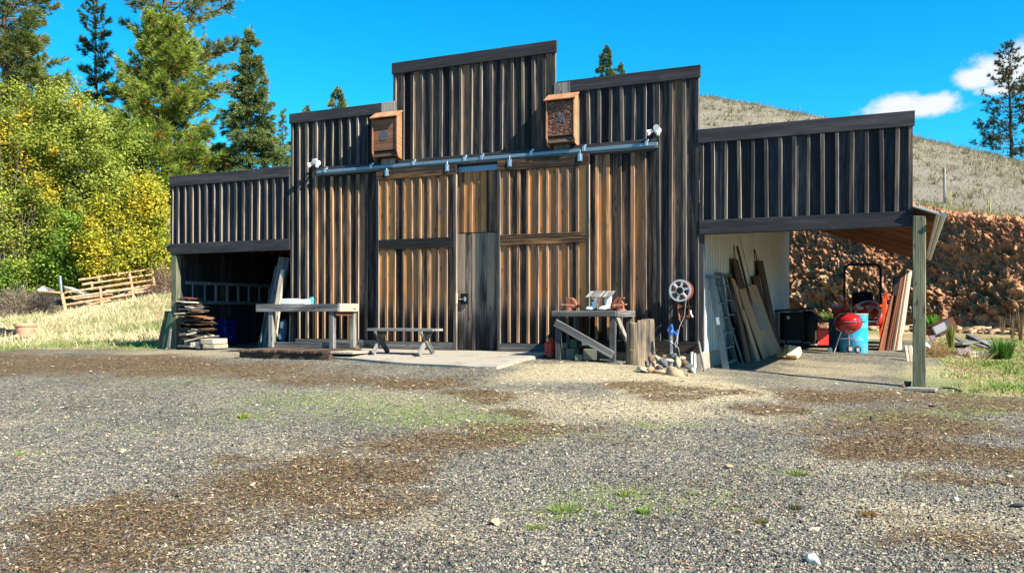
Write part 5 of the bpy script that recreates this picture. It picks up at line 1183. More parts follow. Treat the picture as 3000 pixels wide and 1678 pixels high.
# crumpled cardboard
def cardboard():
    g = G(2318, 1054); t = thing('cardboard_box', 'torn tan cardboard box flattened on the gravel', 'cardboard', g)
    def fl(pts, nm, th=.008):
        b = MB(); P3 = [P(x, y, proj(g)[2]+dd) for x, y, dd in pts]; n = (P3[1]-P3[0]).cross(P3[2]-P3[0]).normalized(); b.prism(P3, n*th); b.build(nm, M['card'], t)
    fl([(2300, 1044, .1), (2312, 1010, .45), (2345, 1016, .5), (2338, 1048, .1)], 'flap'); fl([(2280, 1044, .2), (2303, 1018, .5), (2312, 1024, .2), (2302, 1046, .05)], 'flap')
    fl([(2300, 1047, .0), (2338, 1050, .0), (2332, 1040, -.2), (2305, 1038, -.2)], 'flap'); fl([(2297, 1008, .8), (2312, 1010, .5), (2305, 1030, .6), (2296, 1030, .75)], 'flap'); fl([(2337, 1049, .1), (2345, 1016, .5), (2350, 1030, .6), (2346, 1042, .4)], 'flap')
    fl([(2275, 1022, .7), (2290, 1019, .7), (2287, 1047, .3), (2276, 1046, .35)], 'flap')
cardboard()

# smoker
def local(o, yaw):
    s = RT*math.cos(yaw)+FW*math.sin(yaw); f = FW*math.cos(yaw)-RT*math.sin(yaw)
    return lambda x, y, z: o+s*x+f*y+Vector((0, 0, z))
def smoker():
    d = 20.5; p = P(2330, 1004, d); p.z = H(p.x, p.y); w = local(p, -.15); k = 2540/d
    base = 1004-(915+(CAM.z-p.z)*k)
    zz = lambda y: CAM.z-p.z+(915-y)/k
    t = thing('barbecue_smoker', 'black barbecue smoker with sloping lid in the right bay', 'smoker', p)
    R = Matrix((RT, FW, Vector((0, 0, 1)))).transposed()@rotm(0, 0, -.15)
    x0, x1, x2 = (2291-2330)/k, (2350-2330)/k, (2391-2330)/k
    b = MB(); b.box(w((x0+x1)/2, 0, (zz(915)+zz(995))/2), (x1-x0, .55, zz(915)-zz(995)), R, .02); b.build('firebox', M['black'], t)
    b = MB(); r = (x2-x1)*.62; b.lathe([(r*.6, zz(1000)), (r*.85, zz(985)), (r, zz(950)), (r*.98, zz(930)), (r*.7, zz(918)), (r*.3, zz(910))], w(x1+r*.7, 0, 0), None, 24); b.build('barrel', M['black'], t, True)
    b = MB(); b.beam(w((2270-2330)/k, -.1, zz(911)), w((2374-2330)/k, -.1, zz(903)), .62, .05, (0, 0, 1), .01); b.build('lid', M['blackp'], t)
    b = MB(); b.beam(w((2388-2330)/k, -.1, zz(940)), w((2425-2330)/k, -.1, zz(941)), .3, .025, (0, 0, 1)); b.build('side_shelf', M['black'], t)
    for xx in (2300, 2345, 2385):
        b = MB(); b.tube([w((xx-2330)/k, -.2, zz(995)), w((xx-2330)/k, -.22, 0)], .02, 8); b.build('leg', M['black'], t)
    b = MB(); b.tube([w((2362-2330)/k, -.3, zz(1000)), w((2364-2330)/k, -.32, zz(1007)), w((2384-2330)/k, -.3, zz(1008)), w((2388-2330)/k, -.3, zz(998))], .012, 6); b.build('wire_foot', M['alu'], t, True)
    b = MB(); q = w((2304-2330)/k, -.29, zz(930)); b.lathe([(0, 0), (.035, .0), (.035, .008), (0, .01)], q, rotm(R_(90), 0, TH), 16); b.build('thermometer', M['glass'], t)
    b = MB(); b.box(w(.35, .2, .05), (1.6, .5, .06), R, .01); b.build('base_frame', M['black'], t)
smoker()
# cooler, drums, kettle grill
def drum(x, yt, yb, wpx, mat, lab, d):
    k = 2540/d; p = P(x, yb, d); r = wpx/2/k; h = (yb-yt)/k; n = p
    t = thing('steel_drum', lab, 'drum', p, 'drums in the right bay')
    b = MB(); pr = [(r*.98, 0), (r, .01)]
    for z in (.33, .66): pr += [(r, h*z-.02), (r*1.025, h*z), (r, h*z+.02)]
    pr += [(r, h-.012), (r*1.02, h), (r*.97, h)]; b.lathe(pr, p, None, 40); b.build('body', mat, t, True)
    b = MB(); b.lathe([(r*1.03, h-.02), (r*1.035, h), (r*.98, h+.006), (r*.9, h-.005), (0, h-.005)], p, None, 40); b.build('rim', M['alu'] if mat is M['blue'] else mat, t, True)
drum(2501, 919, 1033, 78, M['blue'], 'bright blue drum right behind the red kettle grill', 18.4)
drum(2455, 933, 1026, 52, M['dblue'], 'dark blue drum in shade left of the bright blue drum', 18.9)
def cooler():
    d = 20.3; k = 2540/d; p = P(2412, 1011, d); w = local(p, .1); R = Matrix((RT, FW, Vector((0, 0, 1)))).transposed()@rotm(0, 0, .1)
    t = thing('cooler', 'red plastic cooler box with cream side', 'cooler', p)
    W_, h = 36/k, 46/k; b = MB(); b.box(w(0, .15, h/2), (W_, .3, h), R, .012); b.build('body', M['redbox'], t)
    b = MB(); b.box(w(-W_/2-.03, .15, h*.48), (.05, .28, h*.92), R, .008); b.build('side', M['card'], t)
    b = MB(); b.box(w(0, .15, h+.015), (W_*1.02, .31, .035), R, .01); b.build('lid', M['redbox'], t)
cooler()
def kettle():
    d = 17.5; k = 2540/d; p = P(2484, 1034, d); w = local(p, -.05); zc = (1034-944)/k; r = 40/k
    t = thing('kettle_grill', 'dark red kettle grill on three thin wheeled legs', 'grill', p)
    b = MB(); n = 10; b.lathe([(r*math.sin(math.pi/2*i/n)*1.0+.0, zc-r*.84*math.cos(math.pi/2*i/n)) for i in range(n+1)]+[(r*1.01, zc+.01)], p, None, 40); b.build('bowl', M['enamel'], t, True)
    b = MB(); b.lathe([(r*1.03, zc+.005), (r*1.03, zc+.02)]+[(r*math.cos(math.pi/2*i/n), zc+.02+r*.62*math.sin(math.pi/2*i/n)) for i in range(n+1)], p, None, 40); b.build('lid', M['enamel'], t, True)
    b = MB(); b.lathe([(r*1.01, zc+.006), (r*1.045, zc+.008), (r*1.045, zc+.016), (r*1.0, zc+.018)], p, None, 40); b.build('rim', M['chrome'], t, True)
    b = MB(); zt = zc+.02+r*.62; b.tube([w(-.05, 0, zt-.01), w(-.05, 0, zt+.035), w(.05, 0, zt+.035), w(.05, 0, zt-.01)], .01, 8); b.tube([w(r, -.05, zc+.01), w(r+.05, -.04, zc+.01), w(r+.05, .04, zc+.01), w(r, .05, zc+.01)], .01, 6); b.build('handle', M['black'], t, True)
    feet = [(-40/k, .0, .0), (22/k, -.1, .06), (18/k, .28, .06)]
    for (x, y, z) in feet:
        b = MB(); b.tube([w(x*.45, y*.5, zc-r*.55), w(x, y, z)], .012, 8); b.build('leg', M['alu'], t, True)
    b = MB(); b.lathe([(.0, 0), (.12, .0), (.17, .025), (.165, .028), (.1, .01), (0, .01)], w(0, .02, zc-r*1.25), None, 28); b.build('ash_pan', M['alu'], t, True)
    Rw = rotm(R_(90), 0, TH+.25)
    for (x, y, z) in feet[1:]:
        b = MB(); b.lathe([(.03, -.018), (.065, -.02), (.075, -.008), (.075, .008), (.065, .02), (.03, .018)], w(x, y-.02, .075), Rw, 24); wh = b.build('wheel', M['blackp'], t, True)
        b = MB(); b.lathe([(.0, .022), (.045, .022), (.045, .016), (0, .016)], w(x, y-.03, .075), Rw, 20); b.build('hubcap', plain('hub_grey', (.22, .22, .22), .5), wh, True)
    b = MB(); b.lathe([(0, -.012), (.05, -.012), (.05, .012), (0, .012)], w(-46/k, .12, .06), Rw, 20); b.build('wheel', M['alu'], t, True)
kettle()
# compact tractor seen from the front
def tractor():
    d = 22.0; k = 2540/d; p = P(2528, 1004, d); p.z = H(p.x, p.y)+0.02
    yaw = -.30; s = (RT*math.cos(yaw)+FW*math.sin(yaw)); f = -(FW*math.cos(yaw)-RT*math.sin(yaw))
    w = lambda a, b_, z: p+s*a+f*b_+Vector((0, 0, z))
    R = Matrix((s, f, Vector((0, 0, 1)))).transposed()
    t = thing('tractor', 'small orange loader tractor with roll bar and black seat', 'tractor', p)
    for sx in (-1, 1):
        for (fb, r, wd, o) in ((0, .44, .27, .56), (1.35, .28, .18, .46)):
            c = w(sx*o, fb, r); Rw = Matrix((f, Vector((0, 0, 1)), s)).transposed()
            b = MB(); b.lathe([(r*.55, -wd/2), (r*.9, -wd/2), (r*.98, -wd*.35), (r*.98, wd*.35), (r*.9, wd/2), (r*.55, wd/2)], c, Rw, 36)
            for q in range(22):
                a = q*2*math.pi/22
                for sd in (-1, 1):
                    a2 = a+(.14 if sd > 0 else 0); pt = c+Rw@Vector((r*.985*math.cos(a2), r*.985*math.sin(a2), sd*wd*.24)); dirn = Rw@Vector((-math.sin(a2)*.5, math.cos(a2)*.5, sd*.8))
                    b.beam(pt-dirn*wd*.22, pt+dirn*wd*.22, .04, .05, Rw@Vector((math.cos(a2), math.sin(a2), 0)), .005)
            ty = b.build('tyre', M['tyre'], t)
            b = MB(); b.lathe([(r*.56, -wd*.3), (r*.56, wd*.3), (r*.4, wd*.36), (r*.15, wd*.2), (0, wd*.2)], c, Rw, 28); b.build('rim', M['orange'], ty, True)
        b = MB(); n = 8; b.prism([w(sx*.56-.17, .46*math.cos(a)*1.0, .46+.5*math.sin(a)) for a in [.5+2.0*i/n for i in range(n+1)]]+[w(sx*.56-.17, .42*math.cos(a), .46+.45*math.sin(a)) for a in [2.5-2.0*i/n for i in range(n+1)]], s*.34); b.build('fender', M['orange'], t)
    b = MB(); zt = 1.98; wd = .43
    b.tube([w(-wd, -.15, .5), w(-wd, -.15, zt-.12), w(-wd+.04, -.15, zt-.04), w(-wd+.12, -.15, zt), w(wd-.12, -.15, zt), w(wd-.04, -.15, zt-.04), w(wd, -.15, zt-.12), w(wd, -.15, .5)], .032, 10); b.build('roll_bar', M['black'], t, True)
    b = MB(); b.box(w(0, .15, .72), (.48, .45, .12), R, .04); b.box(w(0, -.08, 1.0), (.5, .14, .55), R@rotm(.1, 0, 0), .06); b.build('seat', M['black'], t)
    b = MB()
    b.lathe([(.0, 1.75), (.18, 1.74), (.27, 1.66), (.30, 1.5), (.31, 1.1), (.31, .62)], w(-.0, 0, .78), Matrix((s, Vector((0, 0, 1)), f)).transposed(), 28, None, (1, .85)); b.box(w(0, 1.15, .62), (.58, 1.0, .36), R, .05); b.build('hood', M['hood'], t, True)
    b = MB()
    for q in range(4): b.box(w(0, 1.70, .55+q*.08), (.42, .03, .03), R)
    b.build('grille', M['chrome'], t)
    for sx in (-1, 1):
        b = MB(); b.lathe([(0, 0), (.06, .01), (.055, .03), (0, .03)], w(sx*.2, 1.72, .86), Matrix((s, Vector((0, 0, 1)), f)).transposed(), 16, None, (1.3, .8)); b.build('headlight', M['glass'], t, True)
        b = MB(); b.beam(w(sx*.46, .5, .35), w(sx*.46, .42, 1.05), .1, .1, (1, 0, 0), .01); b.beam(w(sx*.46, .42, 1.02), w(sx*.48, -.2, 1.15), .07, .11, (0, 0, 1), .01); b.build('loader_tower', M['orange'], t)
        b = MB(); b.tube([w(sx*.47, .55, .45), w(sx*.47, .3, 1.0)], .02, 8); b.build('hydraulic_ram', M['chrome'], t, True)
    b = MB(); b.prism([w(.30, .9, .02), w(.42, .9, .02), w(.40, .9, .5), w(.30, .9, .5)], f*.06); b.build('side_plate', M['orange'], t)
    b = MB(); b.box(w(.52, .25, 1.15), (.1, .1, .12), R, .01); b.build('indicator_light', M['redbox'], t)
    b = MB(); b.tube([w(.3, .2, .7), w(.32, .25, 1.15)], .012, 6); b.lathe([(0, -.02), (.03, 0), (0, .03)], w(.32, .25, 1.16), None, 10); b.tube([w(.02, .62, .95), w(.0, .45, 1.12)], .02, 8)
    b.tube([w(.17*math.cos(a), .45+.06*math.sin(a), 1.13+.15*math.sin(a)) for a in [2*math.pi*i/20 for i in range(21)]], .014, 6); b.build('steering_wheel', M['black'], t, True)
tractor()
# boards stacked upright against the middle post
def planks_right():
    xs_ = [(2574, 2600, 2612, 2640), (2598, 2606, 2645, 2650), (2605, 2612, 2649, 2654), (2612, 2619, 2653, 2657), (2618, 2625, 2656, 2661), (2624, 2630, 2660, 2665), (2629, 2635, 2664, 2669), (2634, 2641, 2667, 2672)]
    labs = ['wide reddish plywood leaning leftmost at the middle post', 'dark red board second from the wide plywood', 'dark red board third from the wide plywood', 'dark board in the middle of the leaning boards', 'sunlit tan board left of the pale ones', 'reddish board between two pale boards', 'pale board second from the right end', 'pale board rightmost against the middle post']
    for i, (a, b_, c_, e) in enumerate(xs_):
        d = 19.5+.05*i; yt = 865 if i == 0 else 786+i*1.2; dz = .30+.02*(7-i)
        th = .03
        sheet('leaning_board', labs[i], 'board', P(a, 1030-.3*i, d-.25), P(c_, yt, d), P(e, yt+1, d+.18), P(b_, 1030-.3*i, d-.1), th, M['red_wood'] if i in (0, 1, 2, 5) else (M['brown'] if i == 3 else M['pale']), 'boards leaning at the middle post')
planks_right()
sheet('dark_panel', 'black upright panel behind the leaning boards', 'panel', P(2598, 1015, 20.4), P(2621, 808, 20.6), P(2648, 808, 20.8), P(2630, 1020, 20.6), .03, M['black'])
for i, (x, lab) in enumerate(((2656, 'pale fence stake leaning leftmost by the right post'), (2664, 'pale fence stake in the middle by the right post'), (2671, 'pale fence stake nearest the right post'))):
    g = G(x+4, 1057); b = MB(); b.tube([g+Vector((0, 0, -.02)), P(x-3, 1014, proj(g)[2]+.25)], .025, 8); tag(b.build('fence_stake', M['pale'], smooth=True), lab, 'stake', 'stakes by the right post')

# ---------------------------------------------------------------- scrap beyond the right post
def scrap():
    d = 18.5; k = 2540/d
    Rz = Matrix((RT, FW, Vector((0, 0, 1)))).transposed()
    def bx(name, lab, cat, x, y, wpx, hpx, dep, roll, mat, dd=0.0, yaw=0.0, pitch=0.0, grp=None):
        b = MB(); kk = 2540/(d+dd); b.box(P(x, y, d+dd), (wpx/kk, dep, hpx/kk), Rz@rotm(pitch, -roll, yaw), .006); return tag(b.build(name, mat), lab, cat, grp)
    p = P(2757, 960, d); t = thing('old_television', 'discarded television cabinet with cracked grey screen tilted on the scrap heap', 'television', p)
    R = Rz@rotm(-.15, R_(-24), .15)
    b = MB(); b.box(P(2757, 960, d+.2), (64/k, .4, 36/k), R, .01); b.build('case', M['red_wood'], t)
    b = MB(); q = P(2757, 961, d-.02); b.box(q, (58/k, .03, 30/k), R, .006); sc_ = b.build('bezel', M['blackp'], t)
    b = MB(); b.box(q-FW*.018-RT*.03, (40/k, .012, 23/k), R, .004); b.build('screen', plain('grey_screen', (.22, .20, .20), .25, 0, .2, 5), sc_)
    bx('scrap_box', 'rust brown open box left of the old television', 'box', 2727, 972, 16, 18, .25, .1, M['vise'], .1)
    bx('pink_sheet', 'faded pink panel below the rust brown box', 'panel', 2732, 990, 17, 17, .03, .12, M['purple'], -.2, 0, -.6)
    bx('plastic_tray', 'white plastic tray lying just right of the post', 'tray', 2715, 1012, 20, 15, .06, -.5, M['white'], -.6, .3, -.5)
    gP = 'weathered boards in the scrap heap'
    def pl(lab, a, b2, w_, mat, th=.03):
        b = MB(); b.beam(a, b2, w_, th, (0, 0, 1)); tag(b.build('scrap_board', mat), lab, 'board', gP)
    pl('wide grey board lying flat across the scrap heap', P(2795, 1006, 17.6), P(2880, 998, 17.9), .42, M['grey'])
    pl('purple grey board slanting under the wide grey one', P(2835, 1038, 16.9), P(2815, 1012, 17.8), .26, M['purple'])
    pl('light edged plank at the front of the scrap heap', P(2836, 1032, 16.8), P(2908, 1031, 16.9), .10, M['grey'], .05)
    pl('lower light plank under the front plank', P(2840, 1043, 16.8), P(2905, 1041, 16.9), .12, M['pale'], .05)
    pl('long dark beam slanting down along the right of the heap', P(2838, 985, 18.4), P(2922, 1026, 16.9), .12, M['darkgrey'], .10)
    pl('narrow board crossing behind the wide grey board', P(2800, 988, 18.2), P(2836, 1010, 17.4), .10, M['darkgrey'])
    pl('greyish board at the left foot of the scrap heap', P(2790, 1042, 17.0), P(2815, 1048, 16.8), .2, M['purple'])
    pl('thin board in the middle right of the scrap heap', P(2858, 1008, 17.5), P(2915, 1024, 17.0), .10, M['grey'])
    g0 = [G(x, y) for x, y in ((2735, 1146), (2760, 1138), (2790, 1140), (2820, 1150))]
    b = MB(); b.tube([q+Vector((0, 0, .015)) for q in g0], .013, 6); tag(b.build('garden_hose', plain('dark_hose', (.04, .06, .04), .6), smooth=True), 'dark green garden hose end lying in the grass by the post', 'hose')
scrap()

# ---------------------------------------------------------------- left meadow: gates, scrap metal, pots
def gates():
    def pg(x, y): return P(x, y, 36+ (x-190)*.004)
    t = thing('cattle_panel', 'rusty five bar cattle panel standing foremost in the hay', 'cattle panel', pg(290, 910), 'rusty cattle panels')
    L = [(190, 857), (190, 873), (191, 893), (193, 913)]; Rr = [(384, 828), (385, 846), (386, 862), (390, 878)]
    for (a, c_) in zip(L, Rr):
        b = MB(); b.tube([pg(*a), pg(*c_)], .042, 8); b.build('rail', M['rust'], t, True)
    for (x0, y0, x1, y1) in ((294, 845, 297, 895), (383, 815, 392, 882)):
        b = MB(); b.tube([pg(x0, y0), pg(x1, y1)], .05, 8); b.build('upright', M['rust'], t, True)
    def ph(x, y): return P(x, y, 37.5+(x-190)*.004)
    t = thing('cattle_panel', 'rusty cattle panel standing uphill behind the foremost one', 'cattle panel', ph(370, 860), 'rusty cattle panels')
    for (a, c_) in (((288, 811), (445, 788)), ((268, 830), (446, 804)), ((262, 848), (447, 820)), ((290, 858), (452, 834))):
        b = MB(); b.tube([ph(*a), ph(*c_)], .042, 8); b.build('rail', M['rust'], t, True)
    for (x0, y0, x1, y1) in ((288, 811, 291, 826), (268, 830, 271, 845), (445, 788, 453, 838), (379, 799, 384, 830)):
        b = MB(); b.tube([ph(x0, y0), ph(x1, y1)], .05, 8); b.build('upright', M['rust'], t, True)
    b = MB(); b.tube([pg(181, 858), pg(194, 924)], .075, 10); t = b.build('gate_post', M['rust'], smooth=True); tag(t, 'thick rusty post with galvanized pipe top at the left of the panels', 'post')
    b = MB(); b.tube([pg(176, 808), pg(180, 856)], .06, 12); b.build('pipe_top', M['galv'], t, True, origin=PAR[t.name])
    def sheetp(lab, pts, dd, mat, name='metal_sheet'):
        b = MB(); b.prism([P(x, y, 37.2+dd+.1*i) for i, (x, y) in enumerate(pts)], FW*.05); tag(b.build(name, mat), lab, 'scrap', 'scrap lying behind the panels')
    sheetp('white metal sheet sloping behind the galvanized pipe', [(186, 838), (210, 842), (290, 868), (275, 872), (192, 852)], .4, M['white'])
    sheetp('crumpled white metal sheet at the left end of the scrap', [(108, 850), (125, 838), (160, 850), (150, 857), (112, 857)], .3, M['white'])
    sheetp('long grey board below the crumpled white sheet', [(118, 862), (180, 866), (180, 877), (120, 874)], .1, M['grey'], 'scrap_board')
    sheetp('white board lowest at the left of the rusty post', [(137, 893), (184, 897), (184, 905), (138, 905)], .0, M['white'], 'scrap_board')
    for i, (a, c_, lab) in enumerate((((200, 870), (300, 900), 'rusty pipe slanting down behind the foremost panel'), ((215, 910), (340, 870), 'rusty pipe lying upward behind the foremost panel'), ((225, 875), (330, 862), 'thin rusty pipe just under the top rail'), ((300, 886), (380, 862), 'reddish pipe on the right part of the pile'), ((120, 853), (180, 858), 'brown pole on the crumpled white sheet'), ((330, 870), (465, 835), 'long pole reaching right past the panels'), ((395, 858), (468, 848), 'lower long pole at the right end of the panels'), ((210, 928), (330, 915), 'grey rail lying in the grass before the panels'), ((205, 893), (300, 872), 'rusty rail between the two lowest panel bars'), ((240, 915), (385, 888), 'rusty rail low behind the panel feet'), ((310, 852), (450, 846), 'brown bar behind the right half of the panels'), ((230, 820), (290, 812), 'dark bar under the shrubs left of the rear panel'), ((240, 834), (272, 828), 'short dark bar left of the rear panel'))):
        b = MB(); b.tube([P(*a, 37), P(*c_, 37.3)], .05, 7); tag(b.build('scrap_pipe', M['rust'], smooth=True), lab, 'pipe', 'pipes piled by the panels')
gates()
def pots():
    d = 23; k = 2540/d; p = P(73, 988, d); p.z = P(73, 987, d).z; r = 28/k
    t = thing('flower_pot', 'large ribbed terracotta flower pot standing on a rock', 'flower pot', p)
    b = MB(); h = 40/k; n = 48; prof = [(r*.66, 0), (r*.70, .01), (r*.86, h*.5), (r*.93, h*.78)]
    b.lathe(prof, p, None, n)
    for kx in range(24):
        a = kx*2*math.pi/24; c_, s_ = math.cos(a), math.sin(a); b.beam(p+Vector((c_*r*.71, s_*r*.71, .06)), p+Vector((c_*r*.925, s_*r*.925, h*.75)), .02, .012, (c_, s_, 0), .003)
    b.build('bowl', M['terra'], t)
    b = MB(); b.lathe([(r*.92, h*.78), (r*1.03, h*.80), (r*1.05, h*.88), (r*1.03, h), (r*.92, h), (r*.9, h*.86), (0, h*.86)], p, None, 48); b.build('rim', M['terra'], t, True)
    gr = 'black nursery pots'
    for (x, y0, y1, w_, lab) in ((33, 964, 986, 29, 'black nursery pot directly left of the terracotta pot'), (2, 960, 986, 24, 'black nursery pot at the left edge of the view')):
        q = P(x, y1, d+.4); r2 = w_/2/k; h2 = (y1-y0)/k; t = thing('nursery_pot', lab, 'pot', q, gr)
        b = MB(); b.lathe([(r2*.85, 0), (r2*.97, h2*.9), (r2*.9, h2*.9), (r2*.82, h2*.6), (0, h2*.6)], q, None, 28); b.build('tub', M['blackp'], t, True)
        b = MB(); b.lathe([(r2*.97, h2*.86), (r2*1.05, h2*.88), (r2*1.05, h2), (r2*.95, h2)], q, None, 28); b.build('rim', M['blackp'], t, True)
    gs = 'rocks under the pots'
    for i, (x, y, a, c_, h_, lab) in enumerate(((32, 1005, .27, .18, .15, 'large tan rock left of the rock under the terracotta pot'), (74, 1006, .17, .16, .11, 'rounded tan rock carrying the terracotta pot'), (95, 1006, .07, .07, .07, 'small grey rock right of the pot rock'), (103, 1006, .05, .05, .05, 'smallest rock at the right end of the row'), (3, 1004, .13, .12, .11, 'tan rock at the left edge of the view'))):
        rock('rock', P(x, y, d-.1), (a, c_, h_), 500+i, (.47, .35, .22), lab, 'rock', gs, sink=.1)
pots()
# ---------------------------------------------------------------- trees
def rand_unit(n): v = nr.normal(size=(n, 3)); return v/np.linalg.norm(v, axis=1, keepdims=True)
def tufts(pos, dirs, size, K, width, colA, colB, spread=0.8, dead=0.04, deadc=(.30, .13, .05)):
    "needle clusters: K flat needles fanning out of every point"
    n = len(pos); p = np.repeat(pos, K, 0); d = np.repeat(dirs, K, 0); L = np.repeat(size, K)*nr.uniform(.7, 1.15, n*K)
    v = d+rand_unit(n*K)*spread; v /= np.linalg.norm(v, axis=1, keepdims=True)
    side = np.cross(v, rand_unit(n*K)); side /= np.linalg.norm(side, axis=1, keepdims=True)+1e-9
    w = (width*nr.uniform(.7, 1.3, n*K))[:, None]
    V = np.stack([p-side*w*.5, p+side*w*.5, p+v*L[:, None]+side*w*.15, p+v*L[:, None]-side*w*.15], 1).reshape(-1, 3)
    Fq = np.arange(n*K*4).reshape(-1, 4)
    t = nr.random(n); c = np.array(colA)*(1-t[:, None])+np.array(colB)*t[:, None]
    dm = nr.random(n) < dead; c[dm] = np.array(deadc)
    c = np.repeat(c, K, 0)*nr.uniform(.75, 1.25, (n*K, 1))
    return V, Fq, c
def conifer(name, lab, x, ytop, ybase, d, wpx, crown_lo, shape, nb, style, cols, lean=0.0, seed=1, tr=None, group=None, bias=0.0, tuft=.34, K=11, width=.026, dens=1.0, dark=False):
    """x, ytop, ybase in photo pixels at depth d; wpx = half width of the crown in pixels; shape(t) relative half width, t = 0 crown bottom, 1 top"""
    global nr
    nr = np.random.default_rng(seed); r = random.Random(seed); k = FPX/d
    base = P(x, ybase, d); g = H(base.x, base.y)
    top = P(x+lean, ytop, d); Ht = top.z-base.z
    t = thing(name, lab, 'tree', base, group)
    r0 = tr or Ht*.016
    tp = [base.lerp(top, i/10)+Vector((r.gauss(0, .05), r.gauss(0, .05), 0))*(0 if i in (0, 10) else 1) for i in range(11)]
    tp[0] = base-Vector((0, 0, .4))
    mb = MB(); mb.tube(tp, [max(r0*(1-i/10.0)**.8, .02) for i in range(11)], 10)
    def at(f): q = f*10; i = min(int(q), 9); return tp[i].lerp(tp[i+1], q-i)
    pos, dr, sz = [], [], []
    R0 = wpx/k
    for i in range(nb):
        f = crown_lo+(1-crown_lo)*((i+r.random())/nb)**.92; tt = (f-crown_lo)/(1-crown_lo)
        L = R0*shape(tt)*r.uniform(.55, 1.15)
        if L < .12: L = .12
        az = r.uniform(0, 6.283); c = at(f)
        if bias: L *= 1+bias*math.cos(az-TH)
        hd = Vector((math.cos(az), math.sin(az), 0))
        if style == 'pine': e0, e1 = -.05+.55*tt, .35+.5*tt
        elif style == 'open': e0, e1 = -.10+.3*tt, .25+.45*tt
        else: e0, e1 = .05+.4*tt, -.28+.5*tt
        pts = [c]; m = 5
        for j in range(m):
            el = e0+(e1-e0)*j/(m-1)+r.gauss(0, .12); hd2 = (hd+Vector((r.gauss(0, .15), r.gauss(0, .15), 0))).normalized()
            pts.append(pts[-1]+(hd2*math.cos(el)+Vector((0, 0, math.sin(el))))*L/m)
        br = max(.012, r0*.22*(L/R0)**.8*(1-.5*tt)); mb.tube(pts, [max(br*(1-j/(m+.6)), .008) for j in range(m+1)], 5, cap=False)
        lat = Vector((-hd.y, hd.x, 0)); nT = max(3, int(dens*(L*7+3)*(1.7 if style == 'fir' else 1.0)))
        for j in range(nT):
            s = r.uniform(.25 if style != 'open' else .45, 1.02)**.8; q = min(s, .999)*m; i0 = int(q); pc = pts[i0].lerp(pts[i0+1], q-i0)
            off = r.gauss(0, 1)*.24*L*(1.15-s)+r.gauss(0, .06)
            h2 = abs(off)*.25*(1 if style != 'fir' else -1)+r.gauss(0, .07)
            pp = pc+lat*off+Vector((0, 0, h2)); pos.append(pp)
            dd = (hd*.7+lat*(off/(abs(off)+.15))*.7+Vector((0, 0, .35 if style != 'fir' else -.25)))
            dr.append(dd.normalized()); sz.append(tuft*r.uniform(.75, 1.2)*(1-.5*tt**2))
            if style == 'open' and abs(off) > .2 and r.random() < .5: mb.tube([pc, pp], [.012, .007], 3, cap=False)
    if True:
        for j in range(int(10*dens)): pos.append(at(1-.03*r.random()**2)+Vector((r.gauss(0, .1), r.gauss(0, .1), r.gauss(0, .1)))); dr.append(Vector((0, 0, 1))); sz.append(tuft*.6)
    mb.build('trunk', M['bark_dark' if dark else 'bark'], t, True)
    V, Fq, c = tufts(np.array(pos), np.array(dr), np.array(sz), K, width, cols[0], cols[1], .75 if style != 'fir' else .55, .05 if style == 'pine' else .02)
    npmesh('crown', V, Fq, M['needle'], np.repeat(c, 4, 0), parent=t, origin=PAR[t.name])
    return t
YG = ((.10, .16, .028), (.36, .42, .075)); DG = ((.025, .055, .02), (.07, .115, .035)); BG = ((.07, .115, .05), (.22, .28, .10))
con = lambda t: (1-t)**.75
egg = lambda t: (math.sin(math.pi*min(max(.12+.86*t, 0), 1)**.8)**.6)*(1.0-.35*t)
conifer('ponderosa_pine', 'big bushy yellow green pine in the middle of the left trees', 485, 62, 880, 46, 225, .16, lambda t: (1-t)**.36*(.6+.4*min(1, t*4+.2)), 300, 'pine', YG, 8, 3, tr=.34, tuft=.42, K=16, width=.034, dens=1.45)
conifer('ponderosa_pine', 'tall sparse pine rising out of the top of the view behind the bushy pine', 482, -260, 880, 53, 215, .50, lambda t: .95-.25*t, 85, 'open', ((.10, .13, .035), (.25, .26, .075)), 0, 5, tr=.36, tuft=.42, K=14, width=.036, bias=.35, dens=1.3)
conifer('ponderosa_pine', 'large pine cut off by the left edge of the view', 5, -110, 900, 44, 190, .22, lambda t: .95-.35*abs(t-.35), 210, 'open', ((.075, .115, .03), (.21, .24, .065)), 10, 8, tr=.34, tuft=.42, K=14, width=.034, dens=1.4)
conifer('ponderosa_pine', 'bushy pine filling the space under the left edge pine', 70, 95, 900, 48, 150, .15, lambda t: (1-t)**.45*(.7+.3*min(1, t*3+.2)), 210, 'pine', ((.07, .115, .03), (.22, .27, .065)), 0, 9, tr=.3, tuft=.42, K=14, width=.034, dens=1.4)
conifer('slender_pine', 'slender dark pine between the left edge pine and the bushy pine', 276, 8, 900, 58, 112, .26, lambda t: (.95-.62*t), 120, 'pine', DG, 0, 12, tuft=.46, K=13, width=.042, dark=True, dens=1.2)
conifer('fir', 'tall blue green fir right of the bushy pine', 735, 86, 900, 47, 150, .06, lambda t: (1-t)**.75+.04, 330, 'fir', BG, -6, 21, tuft=.36, K=11, width=.04, dens=1.5)
conifer('young_pine', 'small pale pine between the fir and the barn', 828, 332, 900, 55, 52, .2, con, 90, 'pine', BG, 0, 31, tuft=.4, K=11, width=.04)
conifer('background_fir', 'fir tip peeking over the left step of the barn front', 990, 262, 530, 75, 90, .1, con, 120, 'fir', BG, 0, 41, tuft=.5, K=10, width=.06)
conifer('background_fir', 'low fir tip at the outer left end of the stepped roofline', 900, 318, 540, 78, 80, .1, con, 90, 'fir', BG, 0, 43, tuft=.5, K=10, width=.06)
conifer('background_fir', 'fir standing behind the right step of the barn front', 1776, 140, 330, 76, 40, .06, lambda t: (1-t)**.6+.06, 120, 'fir', ((.045, .09, .03), (.13, .185, .06)), 0, 47, tuft=.36, K=10, width=.05)
